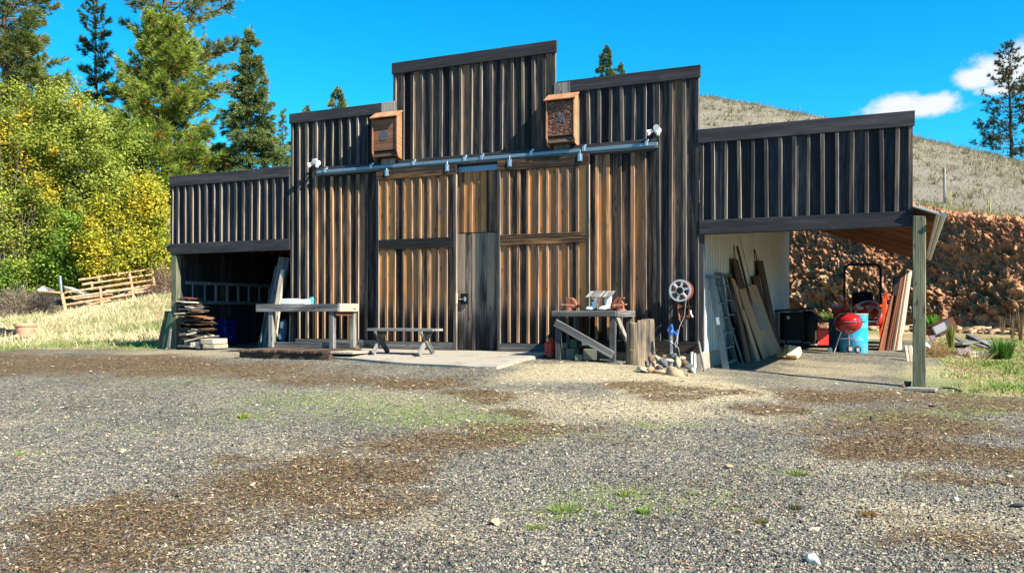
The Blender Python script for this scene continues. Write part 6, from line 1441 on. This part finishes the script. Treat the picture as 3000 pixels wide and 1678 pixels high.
conifer('background_fir', 'small fir tip just right of the taller fir behind the barn', 1818, 192, 335, 74, 40, .06, con, 80, 'fir', ((.06, .10, .03), (.15, .21, .065)), 0, 53, tuft=.36, K=10, width=.05)
conifer('hill_pine', 'tall dark pine on the hill at the right edge', 2964, 128, 490, 66, 100, .04, lambda t: (1-t)**.62+.08, 130, 'pine', ((.018, .035, .018), (.045, .07, .03)), -12, 59, tuft=.34, K=11, width=.04, dark=True, dens=.8)
conifer('forest_pine', 'dark pine filling the gap behind the left shrubs', 380, 400, 900, 56, 150, .05, egg, 190, 'pine', DG, 0, 63, tuft=.46, K=11, width=.05, dark=True, dens=1.2, group='dark pines behind the shrubs')
conifer('forest_pine', 'dark pine behind the shrubs at the left edge', 110, 330, 900, 57, 150, .05, egg, 190, 'pine', DG, 0, 67, tuft=.46, K=11, width=.05, dark=True, dens=1.2, group='dark pines behind the shrubs')
conifer('forest_pine', 'dark pine behind the left bay wing of the barn', 640, 430, 900, 58, 130, .05, egg, 160, 'pine', DG, 0, 69, tuft=.46, K=11, width=.05, dark=True, dens=1.2, group='dark pines behind the shrubs')
conifer('forest_pine', 'dark pine low between the two dark shrubs pines', 240, 520, 900, 57, 130, .03, egg, 150, 'pine', DG, 0, 71, tuft=.46, K=11, width=.05, dark=True, dens=1.2, group='dark pines behind the shrubs')

def broad(name, lab, xc, ybase, d, blobs, n, colA, colB, seed, cat='tree', leaf=.125, yellow=0.0, yc=(.50, .36, .03), trunk=.12, nclump=None, group=None):
    "blobs = (px, py, rx, ry) crown envelopes in photo pixels at depth d; leaves grow in clumps round twigs"
    global nr
    nr = np.random.default_rng(seed); r = random.Random(seed); k = FPX/d
    base = P(xc, ybase, d); t = thing(name, lab, cat, base, group)
    area = np.array([b[2]*b[3] for b in blobs], float); area /= area.sum(); nc = nclump or max(30, n//165)
    cl = []
    for i in range(nc):
        b = blobs[r.choices(range(len(blobs)), area)[0]]; v = Vector((r.gauss(0, 1), r.gauss(0, 1), r.gauss(0, 1))).normalized()*(r.random()**.5*(1.0 if r.random() < .8 else 1.28))
        cl.append(P(b[0]+v.x*b[2], b[1]+v.z*b[3], d+v.y*b[2]/k*.9))
    mb = MB(); ctr = base+Vector((0, 0, .1))
    stems = [base+Vector((r.gauss(0, .25), r.gauss(0, .25), -.2)) for _ in range(4)]
    for i, c in enumerate(cl):
        if i % 4 == 0:
            s = stems[i % 4]; m1 = s.lerp(c, .45)+Vector((r.gauss(0, .15), r.gauss(0, .15), .25)); mb.tube([s, m1, c], [trunk*.28, trunk*.12, .008], 5, cap=False)
    mb.build('trunk', M['twig'], t, True)
    ci = nr.integers(0, nc, n); cr = nr.uniform(.2, .46, nc); C_ = np.array([list(c) for c in cl])
    off = nr.normal(size=(n, 3)); pos = C_[ci]+off*cr[ci][:, None]*np.array([.8, .8, .75])-np.array([0, 0, 1])*(np.hypot(off[:, 0], off[:, 1])*cr[ci]*.25)[:, None]
    out = off/(np.linalg.norm(off, axis=1, keepdims=True)+1e-6)
    u = rand_unit(n); u[:, 2] *= .6; u /= np.linalg.norm(u, axis=1, keepdims=True); nrm = rand_unit(n)*.8+out*.9+np.array([.1, -.1, .45]); s = np.cross(u, nrm); s /= np.linalg.norm(s, axis=1, keepdims=True)+1e-9
    L = (leaf*nr.uniform(.7, 1.3, n))[:, None]
    V = np.stack([pos-u*L*.5, pos+s*L*.32, pos+u*L*.55, pos-s*L*.32], 1).reshape(-1, 3)
    tcl = nr.random(nc); tt = np.clip(.7*tcl[ci]+.3*nr.random(n), 0, 1)[:, None]
    c = np.array(colA)*(1-tt)+np.array(colB)*tt
    ycl = nr.random(nc) < yellow; ym = (ycl[ci] & (nr.random(n) < .8)) | (nr.random(n) < yellow*.25)
    c[ym] = np.array(yc)*nr.uniform(.7, 1.25, (ym.sum(), 1))
    npmesh('crown', V, np.arange(n*4).reshape(-1, 4), M['leaf'], np.repeat(c, 4, 0), parent=t, origin=PAR[t.name])
LG = ((.10, .15, .02), (.42, .46, .08))
broad('shrubby_tree', 'tall pale green leafy tree at the left edge with yellowing leaves', 40, 930, 41, [(30, 390, 120, 150), (110, 400, 60, 90), (10, 620, 120, 150), (100, 560, 90, 130), (60, 770, 100, 100)], 36000, *LG, 101, yellow=.14)
broad('shrubby_tree', 'leafy pale green tree in front of the slender dark pine', 200, 930, 42, [(190, 310, 90, 80), (250, 370, 60, 70), (215, 440, 120, 120), (170, 570, 100, 120), (300, 520, 80, 90), (160, 690, 100, 90)], 36000, (.11, .15, .02), (.42, .46, .085), 103, yellow=.05)
broad('shrubby_tree', 'thin green leafy tree between pale tree and bushy pine', 330, 930, 43, [(330, 440, 85, 90), (400, 420, 50, 60), (340, 590, 80, 90), (270, 640, 70, 90)], 19000, (.08, .14, .02), (.34, .40, .07), 105)
broad('yellow_shrub', 'bright yellow autumn shrub beside the left bay', 400, 880, 39.3, [(410, 560, 60, 50), (455, 620, 40, 90), (350, 610, 70, 70), (290, 700, 70, 70), (400, 720, 85, 80), (460, 730, 30, 60), (350, 790, 90, 40), (310, 640, 40, 60)], 28000, (.15, .20, .02), (.44, .43, .05), 107, cat='shrub', yellow=.3, yc=(.60, .46, .04))
broad('green_shrub', 'deep green drooping shrub left of the yellow shrub', 200, 900, 40.5, [(190, 700, 75, 90), (150, 790, 70, 60), (215, 770, 45, 50), (50, 820, 70, 60), (250, 800, 70, 40)], 22000, (.06, .13, .014), (.30, .42, .06), 109, cat='shrub')
broad('green_shrub', 'small green shrub at the right foot of the yellow shrub', 470, 850, 40, [(468, 720, 30, 60), (450, 770, 35, 30)], 6000, (.06, .13, .015), (.24, .32, .06), 111, cat='shrub')
def tangle(name, lab, x, y, d, rx, h, n, col, seed, r=.012, L1=.6):
    "bush of bare crooked twigs"
    global nr
    nr = np.random.default_rng(seed); k = FPX/d; b = P(x, y, d); t = thing(name, lab, 'bush', b)
    u = rand_unit(n); u[:, 2] = np.abs(u[:, 2]); rad = nr.random(n)**.5; o = u*rad[:, None]*np.array([rx/k, rx/k, h/k]); dv = u*np.array([.6, .6, .8])+rand_unit(n)*.75; L = nr.uniform(.25*L1, L1, n)
    e = o+dv*L[:, None]*.8; m = (o+e)/2+rand_unit(n)*.05; side = np.cross(e-o, rand_unit(n)); side /= np.linalg.norm(side, axis=1, keepdims=True)+1e-9; w = (r*nr.uniform(.5, 1.2, n))[:, None]
    V = np.stack([o-side*w, o+side*w, m+side*w*.8, m-side*w*.8, e+side*w*.3, e-side*w*.3], 1).reshape(-1, 3)+np.array(b); i = np.arange(n)[:, None]*6
    npmesh('twigs', V, np.concatenate([i+np.array([[0, 1, 2, 3]]), i+np.array([[3, 2, 4, 5]])]), M['grassb'], np.repeat(np.array(col)*nr.uniform(.5, 1.4, (n, 1)), 6, 0), parent=t, origin=PAR[t.name])
def stalks(name, lab, cat, x, y, d, w, h, n, col, seed, group=None, r=.012, kinds='bush'):
    "bundle of dry or green stems fanning up from one root"
    global nr
    nr = np.random.default_rng(seed); b = P(x, y, d); t = thing(name, lab, cat, b, group); k = FPX/d
    az = nr.uniform(0, 6.283, n); sp = nr.uniform(0, 1, n)**.7; hh = h/k*nr.uniform(.5, 1.05, n)
    o = np.stack([np.cos(az)*sp*w/k*.4, np.sin(az)*sp*w/k*.4, np.full(n, -.05)], 1); e = np.stack([np.cos(az)*sp*w/k, np.sin(az)*sp*w/k, hh], 1)
    m = (o+e)/2; m[:, 2] += hh*.12
    side = np.cross(e-o, rand_unit(n)); side /= np.linalg.norm(side, axis=1, keepdims=True)+1e-9; ww = (r*nr.uniform(.6, 1.3, n))[:, None]
    V = np.stack([o-side*ww, o+side*ww, m+side*ww*.8, m-side*ww*.8, e+side*ww*.25, e-side*ww*.25], 1).reshape(-1, 3)+np.array(b)
    i = np.arange(n)[:, None]*6; Fq = np.concatenate([i+np.array([[0, 1, 2, 3]]), i+np.array([[3, 2, 4, 5]])])
    c = np.array(col)*nr.uniform(.6, 1.35, (n, 1))
    npmesh('stems', V, Fq, M['grassb'], np.repeat(c, 6, 0), parent=t, origin=PAR[t.name])
    return t
tangle('dry_bush', 'tangled grey dry brush at the left edge below the shrubs', 50, 925, 35, 75, 75, 1500, (.22, .17, .13), 1)
tangle('dry_bush', 'dark leafless brush left of the scrap metal', 122, 925, 35.2, 32, 60, 900, (.09, .07, .065), 2)
tangle('dry_bush', 'reddish brush behind the left post', 478, 860, 37, 32, 80, 700, (.22, .14, .10), 3)
stalks('grass_clump', 'dark green tuft of tall grass at the right of the scrap heap', 'grass', 2935, 1052, 16.6, 42, 56, 420, (.05, .14, .02), 4, r=.008)
tangle('dry_weed', 'brown dry weeds in front of the scrap heap', 2745, 1052, 17.0, 48, 48, 900, (.34, .22, .11), 5, r=.005, L1=.22)
stalks('dry_weed', 'straw coloured weeds among the scrap boards', 'weed', 2860, 1054, 16.3, 70, 40, 70, (.50, .40, .24), 6, r=.004)
stalks('tall_weed', 'tall yellow green weed arching over the scrap heap', 'weed', 2785, 1010, 17.3, 14, 60, 120, (.28, .30, .08), 7, r=.008)
for i, (x, y, w, h, lab) in enumerate(((2965, 985, 16, 80, 'brown dead stalks on the slope, left of the rightmost stalks'), (2992, 990, 14, 95, 'tall brown dead stalks at the right edge of the view'), (2935, 975, 14, 50, 'short dead stalks behind the green grass tuft'))):
    stalks('dead_stalk', lab, 'weed', x, y, 19.5, w, h, 26, (.22, .15, .09), 10+i, 'dead stalks on the slope', r=.006)
stalks('leafy_weed', 'bright green leafy weed behind the right post', 'weed', 2728, 960, 19.5, 26, 38, 160, (.10, .26, .03), 20, r=.022)
stalks('leafy_weed', 'low green weed at the right foot of the post', 'weed', 2745, 1134, 13.4, 26, 14, 160, (.06, .18, .03), 21, r=.010)
stalks('leafy_weed', 'small green weed on the ledge behind the smoker', 'weed', 2430, 935, 25, 34, 22, 150, (.16, .22, .06), 22, r=.014)
stalks('leafy_weed', 'thin weed growing against the wall under the long table', 'weed', 1003, 1000, 16.6, 8, 34, 40, (.45, .42, .25), 23, r=.006)
stalks('dry_weed', 'dry sprig growing at the skirting left of the bench', 'weed', 1046, 1035, 15.4, 10, 26, 30, (.55, .38, .20), 24, r=.005)
for i, (x, y, w, h, c, lab) in enumerate(((715, 1221, 22, 10, (.22, .30, .05), 'small green weed on the gravel left of centre'), (1655, 1492, 60, 14, (.20, .28, .06), 'spreading green weed in the foreground right of centre'), (1835, 1447, 36, 12, (.25, .30, .08), 'yellow green weed in the right foreground'), (1885, 1500, 26, 12, (.16, .26, .05), 'green weed right of the spreading one'), (2330, 1492, 22, 14, (.09, .09, .04), 'dark tuft in the right foreground'), (2335, 1388, 40, 12, (.24, .28, .08), 'thin green weed above the dark tuft'), (2545, 1512, 30, 16, (.26, .16, .07), 'brown tuft right of the dark tuft'), (2230, 1530, 24, 10, (.20, .16, .07), 'dry low tuft left of the dark tuft'), (1570, 1545, 40, 10, (.22, .28, .07), 'flat green weed in front of the spreading one'), (60, 1329, 20, 8, (.20, .32, .05), 'tiny green weed at the far left of the gravel'))):
    g = G(x, y); stalks('gravel_weed', lab, 'weed', x, y, proj(g)[2], w, h, 220, c, 40+i, 'weeds on the gravel', r=.004)
# trunks glimpsed between shrubs and the barn
b = MB(); b.tube([P(476, 880, 40), P(482, 770, 40), P(492, 640, 40)], [.16, .13, .10], 10); tag(b.build('dead_tree', plain('pale_bark', (.36, .32, .28), .95, 0, .3, 6, bmp=.6), smooth=True), 'pale bare trunk close to the left post', 'tree')
b = MB(); b.tube([P(452, 880, 43), P(452, 700, 43)], .2, 10); tag(b.build('dead_tree', M['bark_dark'], smooth=True), 'dark trunk between yellow shrub and pale trunk', 'tree')

# fence post on the hill
def on_hill(x, y):
    "point of the hill surface nearest to the photo ray"
    u, v, d = projn(HILL[:, :, 0], HILL[:, :, 1], HILL[:, :, 2]); e = (u-x)**2+(v-y)**2+np.where(d > 60, 1e5, 0); i = np.unravel_index(np.argmin(e), e.shape); return Vector(HILL[i])
p = on_hill(2766, 600); k = FPX/proj(p)[2]; b = MB(); b.tube([p-Vector((0, 0, .1)), p+Vector((-.02, 0, 104/k))], .045, 6); tag(b.build('fence_post', M['grey'], smooth=True), 'thin metal fence post on the hillside', 'post')
for (x, y, h, lab) in ((2782, 600, 50, 'dry mullein stalk right of the fence post'), (2898, 636, 60, 'yellowing weed stalk at the top of the bank')):
    p = on_hill(x, y); d = proj(p)[2]; stalks('hill_stalk', lab, 'weed', x, y, d, 6, h, 14, (.42, .42, .18), int(x), 'stalks on the hill', r=.02)

# ---------------------------------------------------------------- ground cover one could not count
def gz_(X, Y): return Zg(X, Y)
def blades(name, lab, X, Y, Z, h, w, col, seed, lay=.5):
    global nr
    nr = np.random.default_rng(seed); n = len(X); az = nr.uniform(0, 6.283, n); hh = h*nr.uniform(.5, 1.3, n); l = lay*nr.uniform(.4, 1.3, n)
    o = np.stack([X, Y, Z-.01], 1); e = o+np.stack([np.cos(az)*l*hh, np.sin(az)*l*hh, hh*np.sqrt(np.clip(1-(l*.7)**2, .08, 1))], 1)
    m = (o+e)/2+np.stack([0*hh, 0*hh, hh*.15], 1); az2 = nr.uniform(0, 6.283, n); s = np.stack([np.cos(az2), np.sin(az2), 0*az2], 1)*(w*nr.uniform(.6, 1.4, n))[:, None]
    V = np.stack([o-s, o+s, m+s*.8, m-s*.8, e], 1).reshape(-1, 3); i = np.arange(n)[:, None]*5
    me = np.concatenate([np.concatenate([i+np.array([[0, 1, 2]]), i+np.array([[0, 2, 3]]), i+np.array([[3, 2, 4]])])])
    c = col*nr.uniform(.7, 1.3, (n, 1)); npmesh(name, V, me, M['grassb'], np.repeat(c, 5, 0), kind='stuff', label=lab)
def scatter_px(n, u0, u1, v0, v1, seed):
    g = np.random.default_rng(seed); U, Vv = g.uniform(u0, u1, n), g.uniform(v0, v1, n)
    dx = FW.x+RT.x*(U-CX)/FPX; dy = FW.y+RT.y*(U-CX)/FPX; dz = (HY-Vv)/FPX
    t = .65/np.maximum(-dz, .004)
    for _ in range(14):
        t = np.clip(t, 2, 60); X, Y = CAM.x+dx*t, CAM.y+dy*t; z = Hn(X, Y); tn = (z-CAM.z)/dz; t = .5*t+.5*np.where((tn > 0) & (tn < 60), tn, t)
    X, Y = CAM.x+dx*t, CAM.y+dy*t
    return X, Y, gz_(X, Y), t
# pebbles of the gravel near the camera
def pebbles():
    import bmesh
    X, Y, Z, d = scatter_px(135000, -500, 3500, 1150, 1900, 5)
    br, gr, st, md, hy = zones(X, Y, Z); g = np.random.default_rng(6)
    cov = (Y < -1.2); keep = cov & (g.random(len(X)) > .75*np.clip(br, 0, 1)); X, Y, Z, d = X[keep], Y[keep], Z[keep], d[keep]; n = len(X)
    bm = bmesh.new(); bmesh.ops.create_icosphere(bm, subdivisions=1, radius=1); tv = np.array([v.co for v in bm.verts]); tf = np.array([[v.index for v in f.verts] for f in bm.faces]); bm.free()
    # keep the coarse octahedral half: 12-vertex stone
    bm = bmesh.new(); bmesh.ops.create_cube(bm, size=1.5); tv = np.array([v.co for v in bm.verts]); tf = np.array([[v.index for v in f.verts] for f in bm.faces]); bm.free()
    jit = 1+g.normal(size=(n, 8, 1))*.16+g.normal(size=(n, 8, 3))*.13
    V = tv[None]*jit
    s = g.gamma(6, .167, n)*.0049; sc = np.stack([s*g.uniform(.8, 1.5, n), s*g.uniform(.7, 1.2, n), s*g.uniform(.4, .8, n)], 1)
    V = V*sc[:, None, :]
    a, b_, c_ = g.uniform(0, 6.28, n), g.normal(0, .45, n), g.normal(0, .45, n)
    def rot(V, i, j, a): x, y = V[:, :, i].copy(), V[:, :, j].copy(); co, si = np.cos(a)[:, None], np.sin(a)[:, None]; V[:, :, i] = x*co-y*si; V[:, :, j] = x*si+y*co
    rot(V, 1, 2, b_); rot(V, 0, 2, c_); rot(V, 0, 1, a)
    V += np.stack([X, Y, Z+s*.25], 1)[:, None, :]
    pal = np.array([(.035, .035, .036), (.075, .074, .073), (.125, .122, .115), (.19, .18, .165), (.28, .255, .205), (.44, .36, .24), (.46, .39, .28), (.32, .20, .12)])
    c = pal[g.choice(len(pal), n, p=[.16, .20, .22, .16, .12, .09, .02, .03])]*g.uniform(.75, 1.25, (n, 1))
    Fq = (tf[None]+(np.arange(n)*8)[:, None, None]).reshape(-1, 4)
    npmesh('gravel', V.reshape(-1, 3), Fq, M['litter'], np.repeat(c, 6, 0), kind='stuff', label='loose grey and tan gravel stones of the yard', face_tint=True)
pebbles()
def litter():
    "pine needles, straw and chips lying on the gravel"
    X, Y, Z, d = scatter_px(190000, -400, 3400, 1040, 1850, 15); g = np.random.default_rng(16)
    br, gr, st, md, hy = zones(X, Y, Z); pr = np.clip(.85*br+.25*st+.02, 0, 1)*np.clip(1.2-md, 0, 1)
    k = (g.random(len(X)) < pr) & (Y < -.15); X, Y, Z, br, st, d = X[k], Y[k], Z[k], br[k], st[k], d[k]; n = len(X)
    az = g.uniform(0, 6.28, n); L = g.uniform(.006, .022, n)*np.clip(d/7, .8, 1.2); w = g.uniform(.0012, .0028, n)*np.clip(d/6, .8, 1.7)
    el = g.normal(.08, .16, n); u = np.stack([np.cos(az)*np.cos(el), np.sin(az)*np.cos(el), np.sin(el)], 1)*L[:, None]; s = np.stack([-np.sin(az), np.cos(az), g.normal(0, .4, n)], 1)*w[:, None]
    o = np.stack([X, Y, Z+.008+g.uniform(0, .012, n)], 1); V = np.stack([o-u-s, o+u-s, o+u+s, o-u+s], 1).reshape(-1, 3)
    pb = np.array([(.04, .025, .016), (.09, .052, .027), (.17, .10, .048), (.29, .19, .09), (.46, .34, .19)]); ps = np.array([(.26, .21, .13), (.38, .31, .20), (.50, .43, .30), (.58, .51, .38), (.22, .15, .08)])
    c = np.where((g.random(n)*(br+st+1e-3) < br)[:, None], pb[g.choice(5, n, p=[.3, .27, .2, .14, .09])], ps[g.choice(5, n)])*g.uniform(.8, 1.2, (n, 1))
    npmesh('needle_litter', V, np.arange(n*4).reshape(-1, 4), M['litter'], c, kind='stuff', label='brown pine needles and straw littering the gravel', face_tint=True)
litter()
def grasses():
    g = np.random.default_rng(25)
    X, Y, Z, d = scatter_px(60000, -300, 3400, 1060, 1800, 26); br, gr, st, md, hy = zones(X, Y, Z); k = (g.random(len(X)) < np.clip(gr*.55, 0, .6)*(md < .5)) & (Y < -.3)
    n = k.sum(); blades('short_grass', 'sparse short green grass on the gravel', X[k], Y[k], Z[k], .035, .0025, np.array([.17, .24, .05])*np.ones((n, 1))*(g.uniform(.6, 1.3, (n, 1))), 27, .8)
    # meadow left and grass right
    n = 140000; X = np.r_[g.uniform(-40, -13.9, n), g.uniform(.3, 14, n//2)]; Y = np.r_[g.uniform(-2, 30, n), g.uniform(-1.2, 12, n//2)]; Z = gz_(X, Y)
    br, gr, st, md, hy = zones(X, Y, Z); u, v, d = projn(X, Y, Z); k = (g.random(len(X)) < md) & (u > -250) & (u < 3300) & (d > 2)
    X, Y, Z, hy = X[k], Y[k], Z[k], hy[k]; n = len(X); f1 = fbm(X*.8, Y*.8, 201); f2 = fbm(X*2.6, Y*2.6, 202)
    t = np.clip(hy*np.where(X < 0, .75, .35)+(f1-.5)*1.6+g.normal(0, .15, n), 0, 1)[:, None]
    col = np.array([.12, .21, .03])*(1-t)+np.array([.66, .56, .36])*t
    bw = (f2 < .36)[:, None]; col = np.where(bw, np.array([.26, .17, .09]), col)
    hh = np.where(X < 0, .05+.22*np.clip(f2-.35, 0, .5)*(1+2.2*t[:, 0])+.05*t[:, 0], .04+.12*np.clip(f2-.35, 0, .5))
    blades('meadow_grass', 'green and hay coloured grass of the meadow edges', X, Y, Z, hh, .008, col, 28, .95)
    # dry grass of the hill
    n = 90000; S = g.uniform(.12, .98, n); T = g.uniform(0.01, 1.08, n)**.9; ns, nt_ = HILL.shape[:2]; i = (S*(ns-1)).astype(int); j = np.clip(T/1.9*(nt_-1), 0, nt_-2)
    j0 = j.astype(int); f = (j-j0)[:, None]; p = HILL[i, j0]*(1-f)+HILL[i, j0+1]*f; p = p+g.normal(0, .12, p.shape)*np.array([1, 1, 0])
    t = np.clip(g.random((n, 1))*.6+1.0*(fbm(p[:, 0]*.35, p[:, 1]*.35, 91)[:, None]-.4), 0, 1); col = np.array([.19, .165, .115])*(1-t)+np.array([.31, .275, .22])*t
    hh_ = .10+.35*np.clip(fbm(p[:, 0]*.9, p[:, 1]*.9, 92)-.45, 0, 1)
    blades('hill_grass', 'dry grey grass covering the hill', p[:, 0], p[:, 1], p[:, 2]-.02, hh_, .010, col, 29, .8)
grasses()
def hill_tufts():
    g = np.random.default_rng(91); m = 1500; S = g.uniform(.12, .98, m); T = g.uniform(.02, 1.04, m)**.85; ns, nt_ = HILL.shape[:2]
    c = HILL[(S*(ns-1)).astype(int), np.clip(T/1.9*(nt_-1), 0, nt_-1).astype(int)]; k = 26; r = np.repeat(g.gamma(2, .09, m), k)
    q = np.repeat(c, k, 0)+np.stack([g.normal(0, 1, m*k)*r, g.normal(0, 1, m*k)*r, 0*r], 1); t = np.repeat(g.random((m, 1)), k, 0)
    blades('hill_tufts', 'darker weed and grass tufts dotted over the hill', q[:, 0], q[:, 1], q[:, 2]-.03, np.repeat(g.uniform(.12, .38, m), k), .010, np.array([.11, .10, .05])*(1-t)+np.array([.27, .23, .14])*t, 92, .7)
hill_tufts()

def scree():
    "loose rubble lying at the toe and on the face of the cut bank"
    import bmesh
    g = np.random.default_rng(71); n = 9000; u = g.uniform(2250, 3300, n); f = g.random(n)**2.2
    vb = np.interp(u, [2250, 2300, 2700, 3000, 3300], [986, 985, 968, 950, 934]); dt = np.interp(u, [2250, 2700, 3000, 3300], [29.1, 26, 24, 22.4])
    d = dt-.8*(1-f)*g.random(n)-.2; X = CAM.x+d*(FW.x+RT.x*(u-CX)/FPX); Y = CAM.y+d*(FW.y+RT.y*(u-CX)/FPX); Z = Hn(X, Y)
    bm = bmesh.new(); bmesh.ops.create_cube(bm, size=1.4); tv = np.array([v.co for v in bm.verts]); tf = np.array([[v.index for v in q.verts] for q in bm.faces]); bm.free()
    V = tv[None]*(1+g.normal(size=(n, 8, 3))*.22); s = g.gamma(2, .5, n)*.05; a = g.uniform(0, 6.28, n); V = V*np.stack([s, s*.8, s*.6], 1)[:, None]
    x, y = V[:, :, 0].copy(), V[:, :, 1].copy(); V[:, :, 0] = x*np.cos(a)[:, None]-y*np.sin(a)[:, None]; V[:, :, 1] = x*np.sin(a)[:, None]+y*np.cos(a)[:, None]
    V += np.stack([X, Y, Z+s*.2], 1)[:, None]; t = g.random((n, 1)); c = (np.array([.17, .09, .05])*(1-t)+np.array([.46, .31, .18])*t)
    npmesh('scree', V.reshape(-1, 3), (tf[None]+(np.arange(n)*8)[:, None, None]).reshape(-1, 4), M['litter'], np.repeat(c, 6, 0), kind='stuff', label='loose rubble at the toe of the cut bank', face_tint=True)
    # weeds along the lip of the bank
    tb = np.array([list(q) for q in BANKTOP]); m = 7000; k = g.uniform(0, len(tb)-1.01, m); i = k.astype(int); q = tb[i]*(1-(k-i))[:, None]+tb[i+1]*(k-i)[:, None]; q += g.normal(0, .22, q.shape)*np.array([1, 1, .1])
    t = g.random((m, 1)); blades('bank_lip_grass', 'ragged dry grass along the top of the cut bank', q[:, 0], q[:, 1], q[:, 2]-.1, .34, .012, np.array([.15, .17, .05])*(1-t)+np.array([.44, .38, .26])*t, 73, .9)
scree()
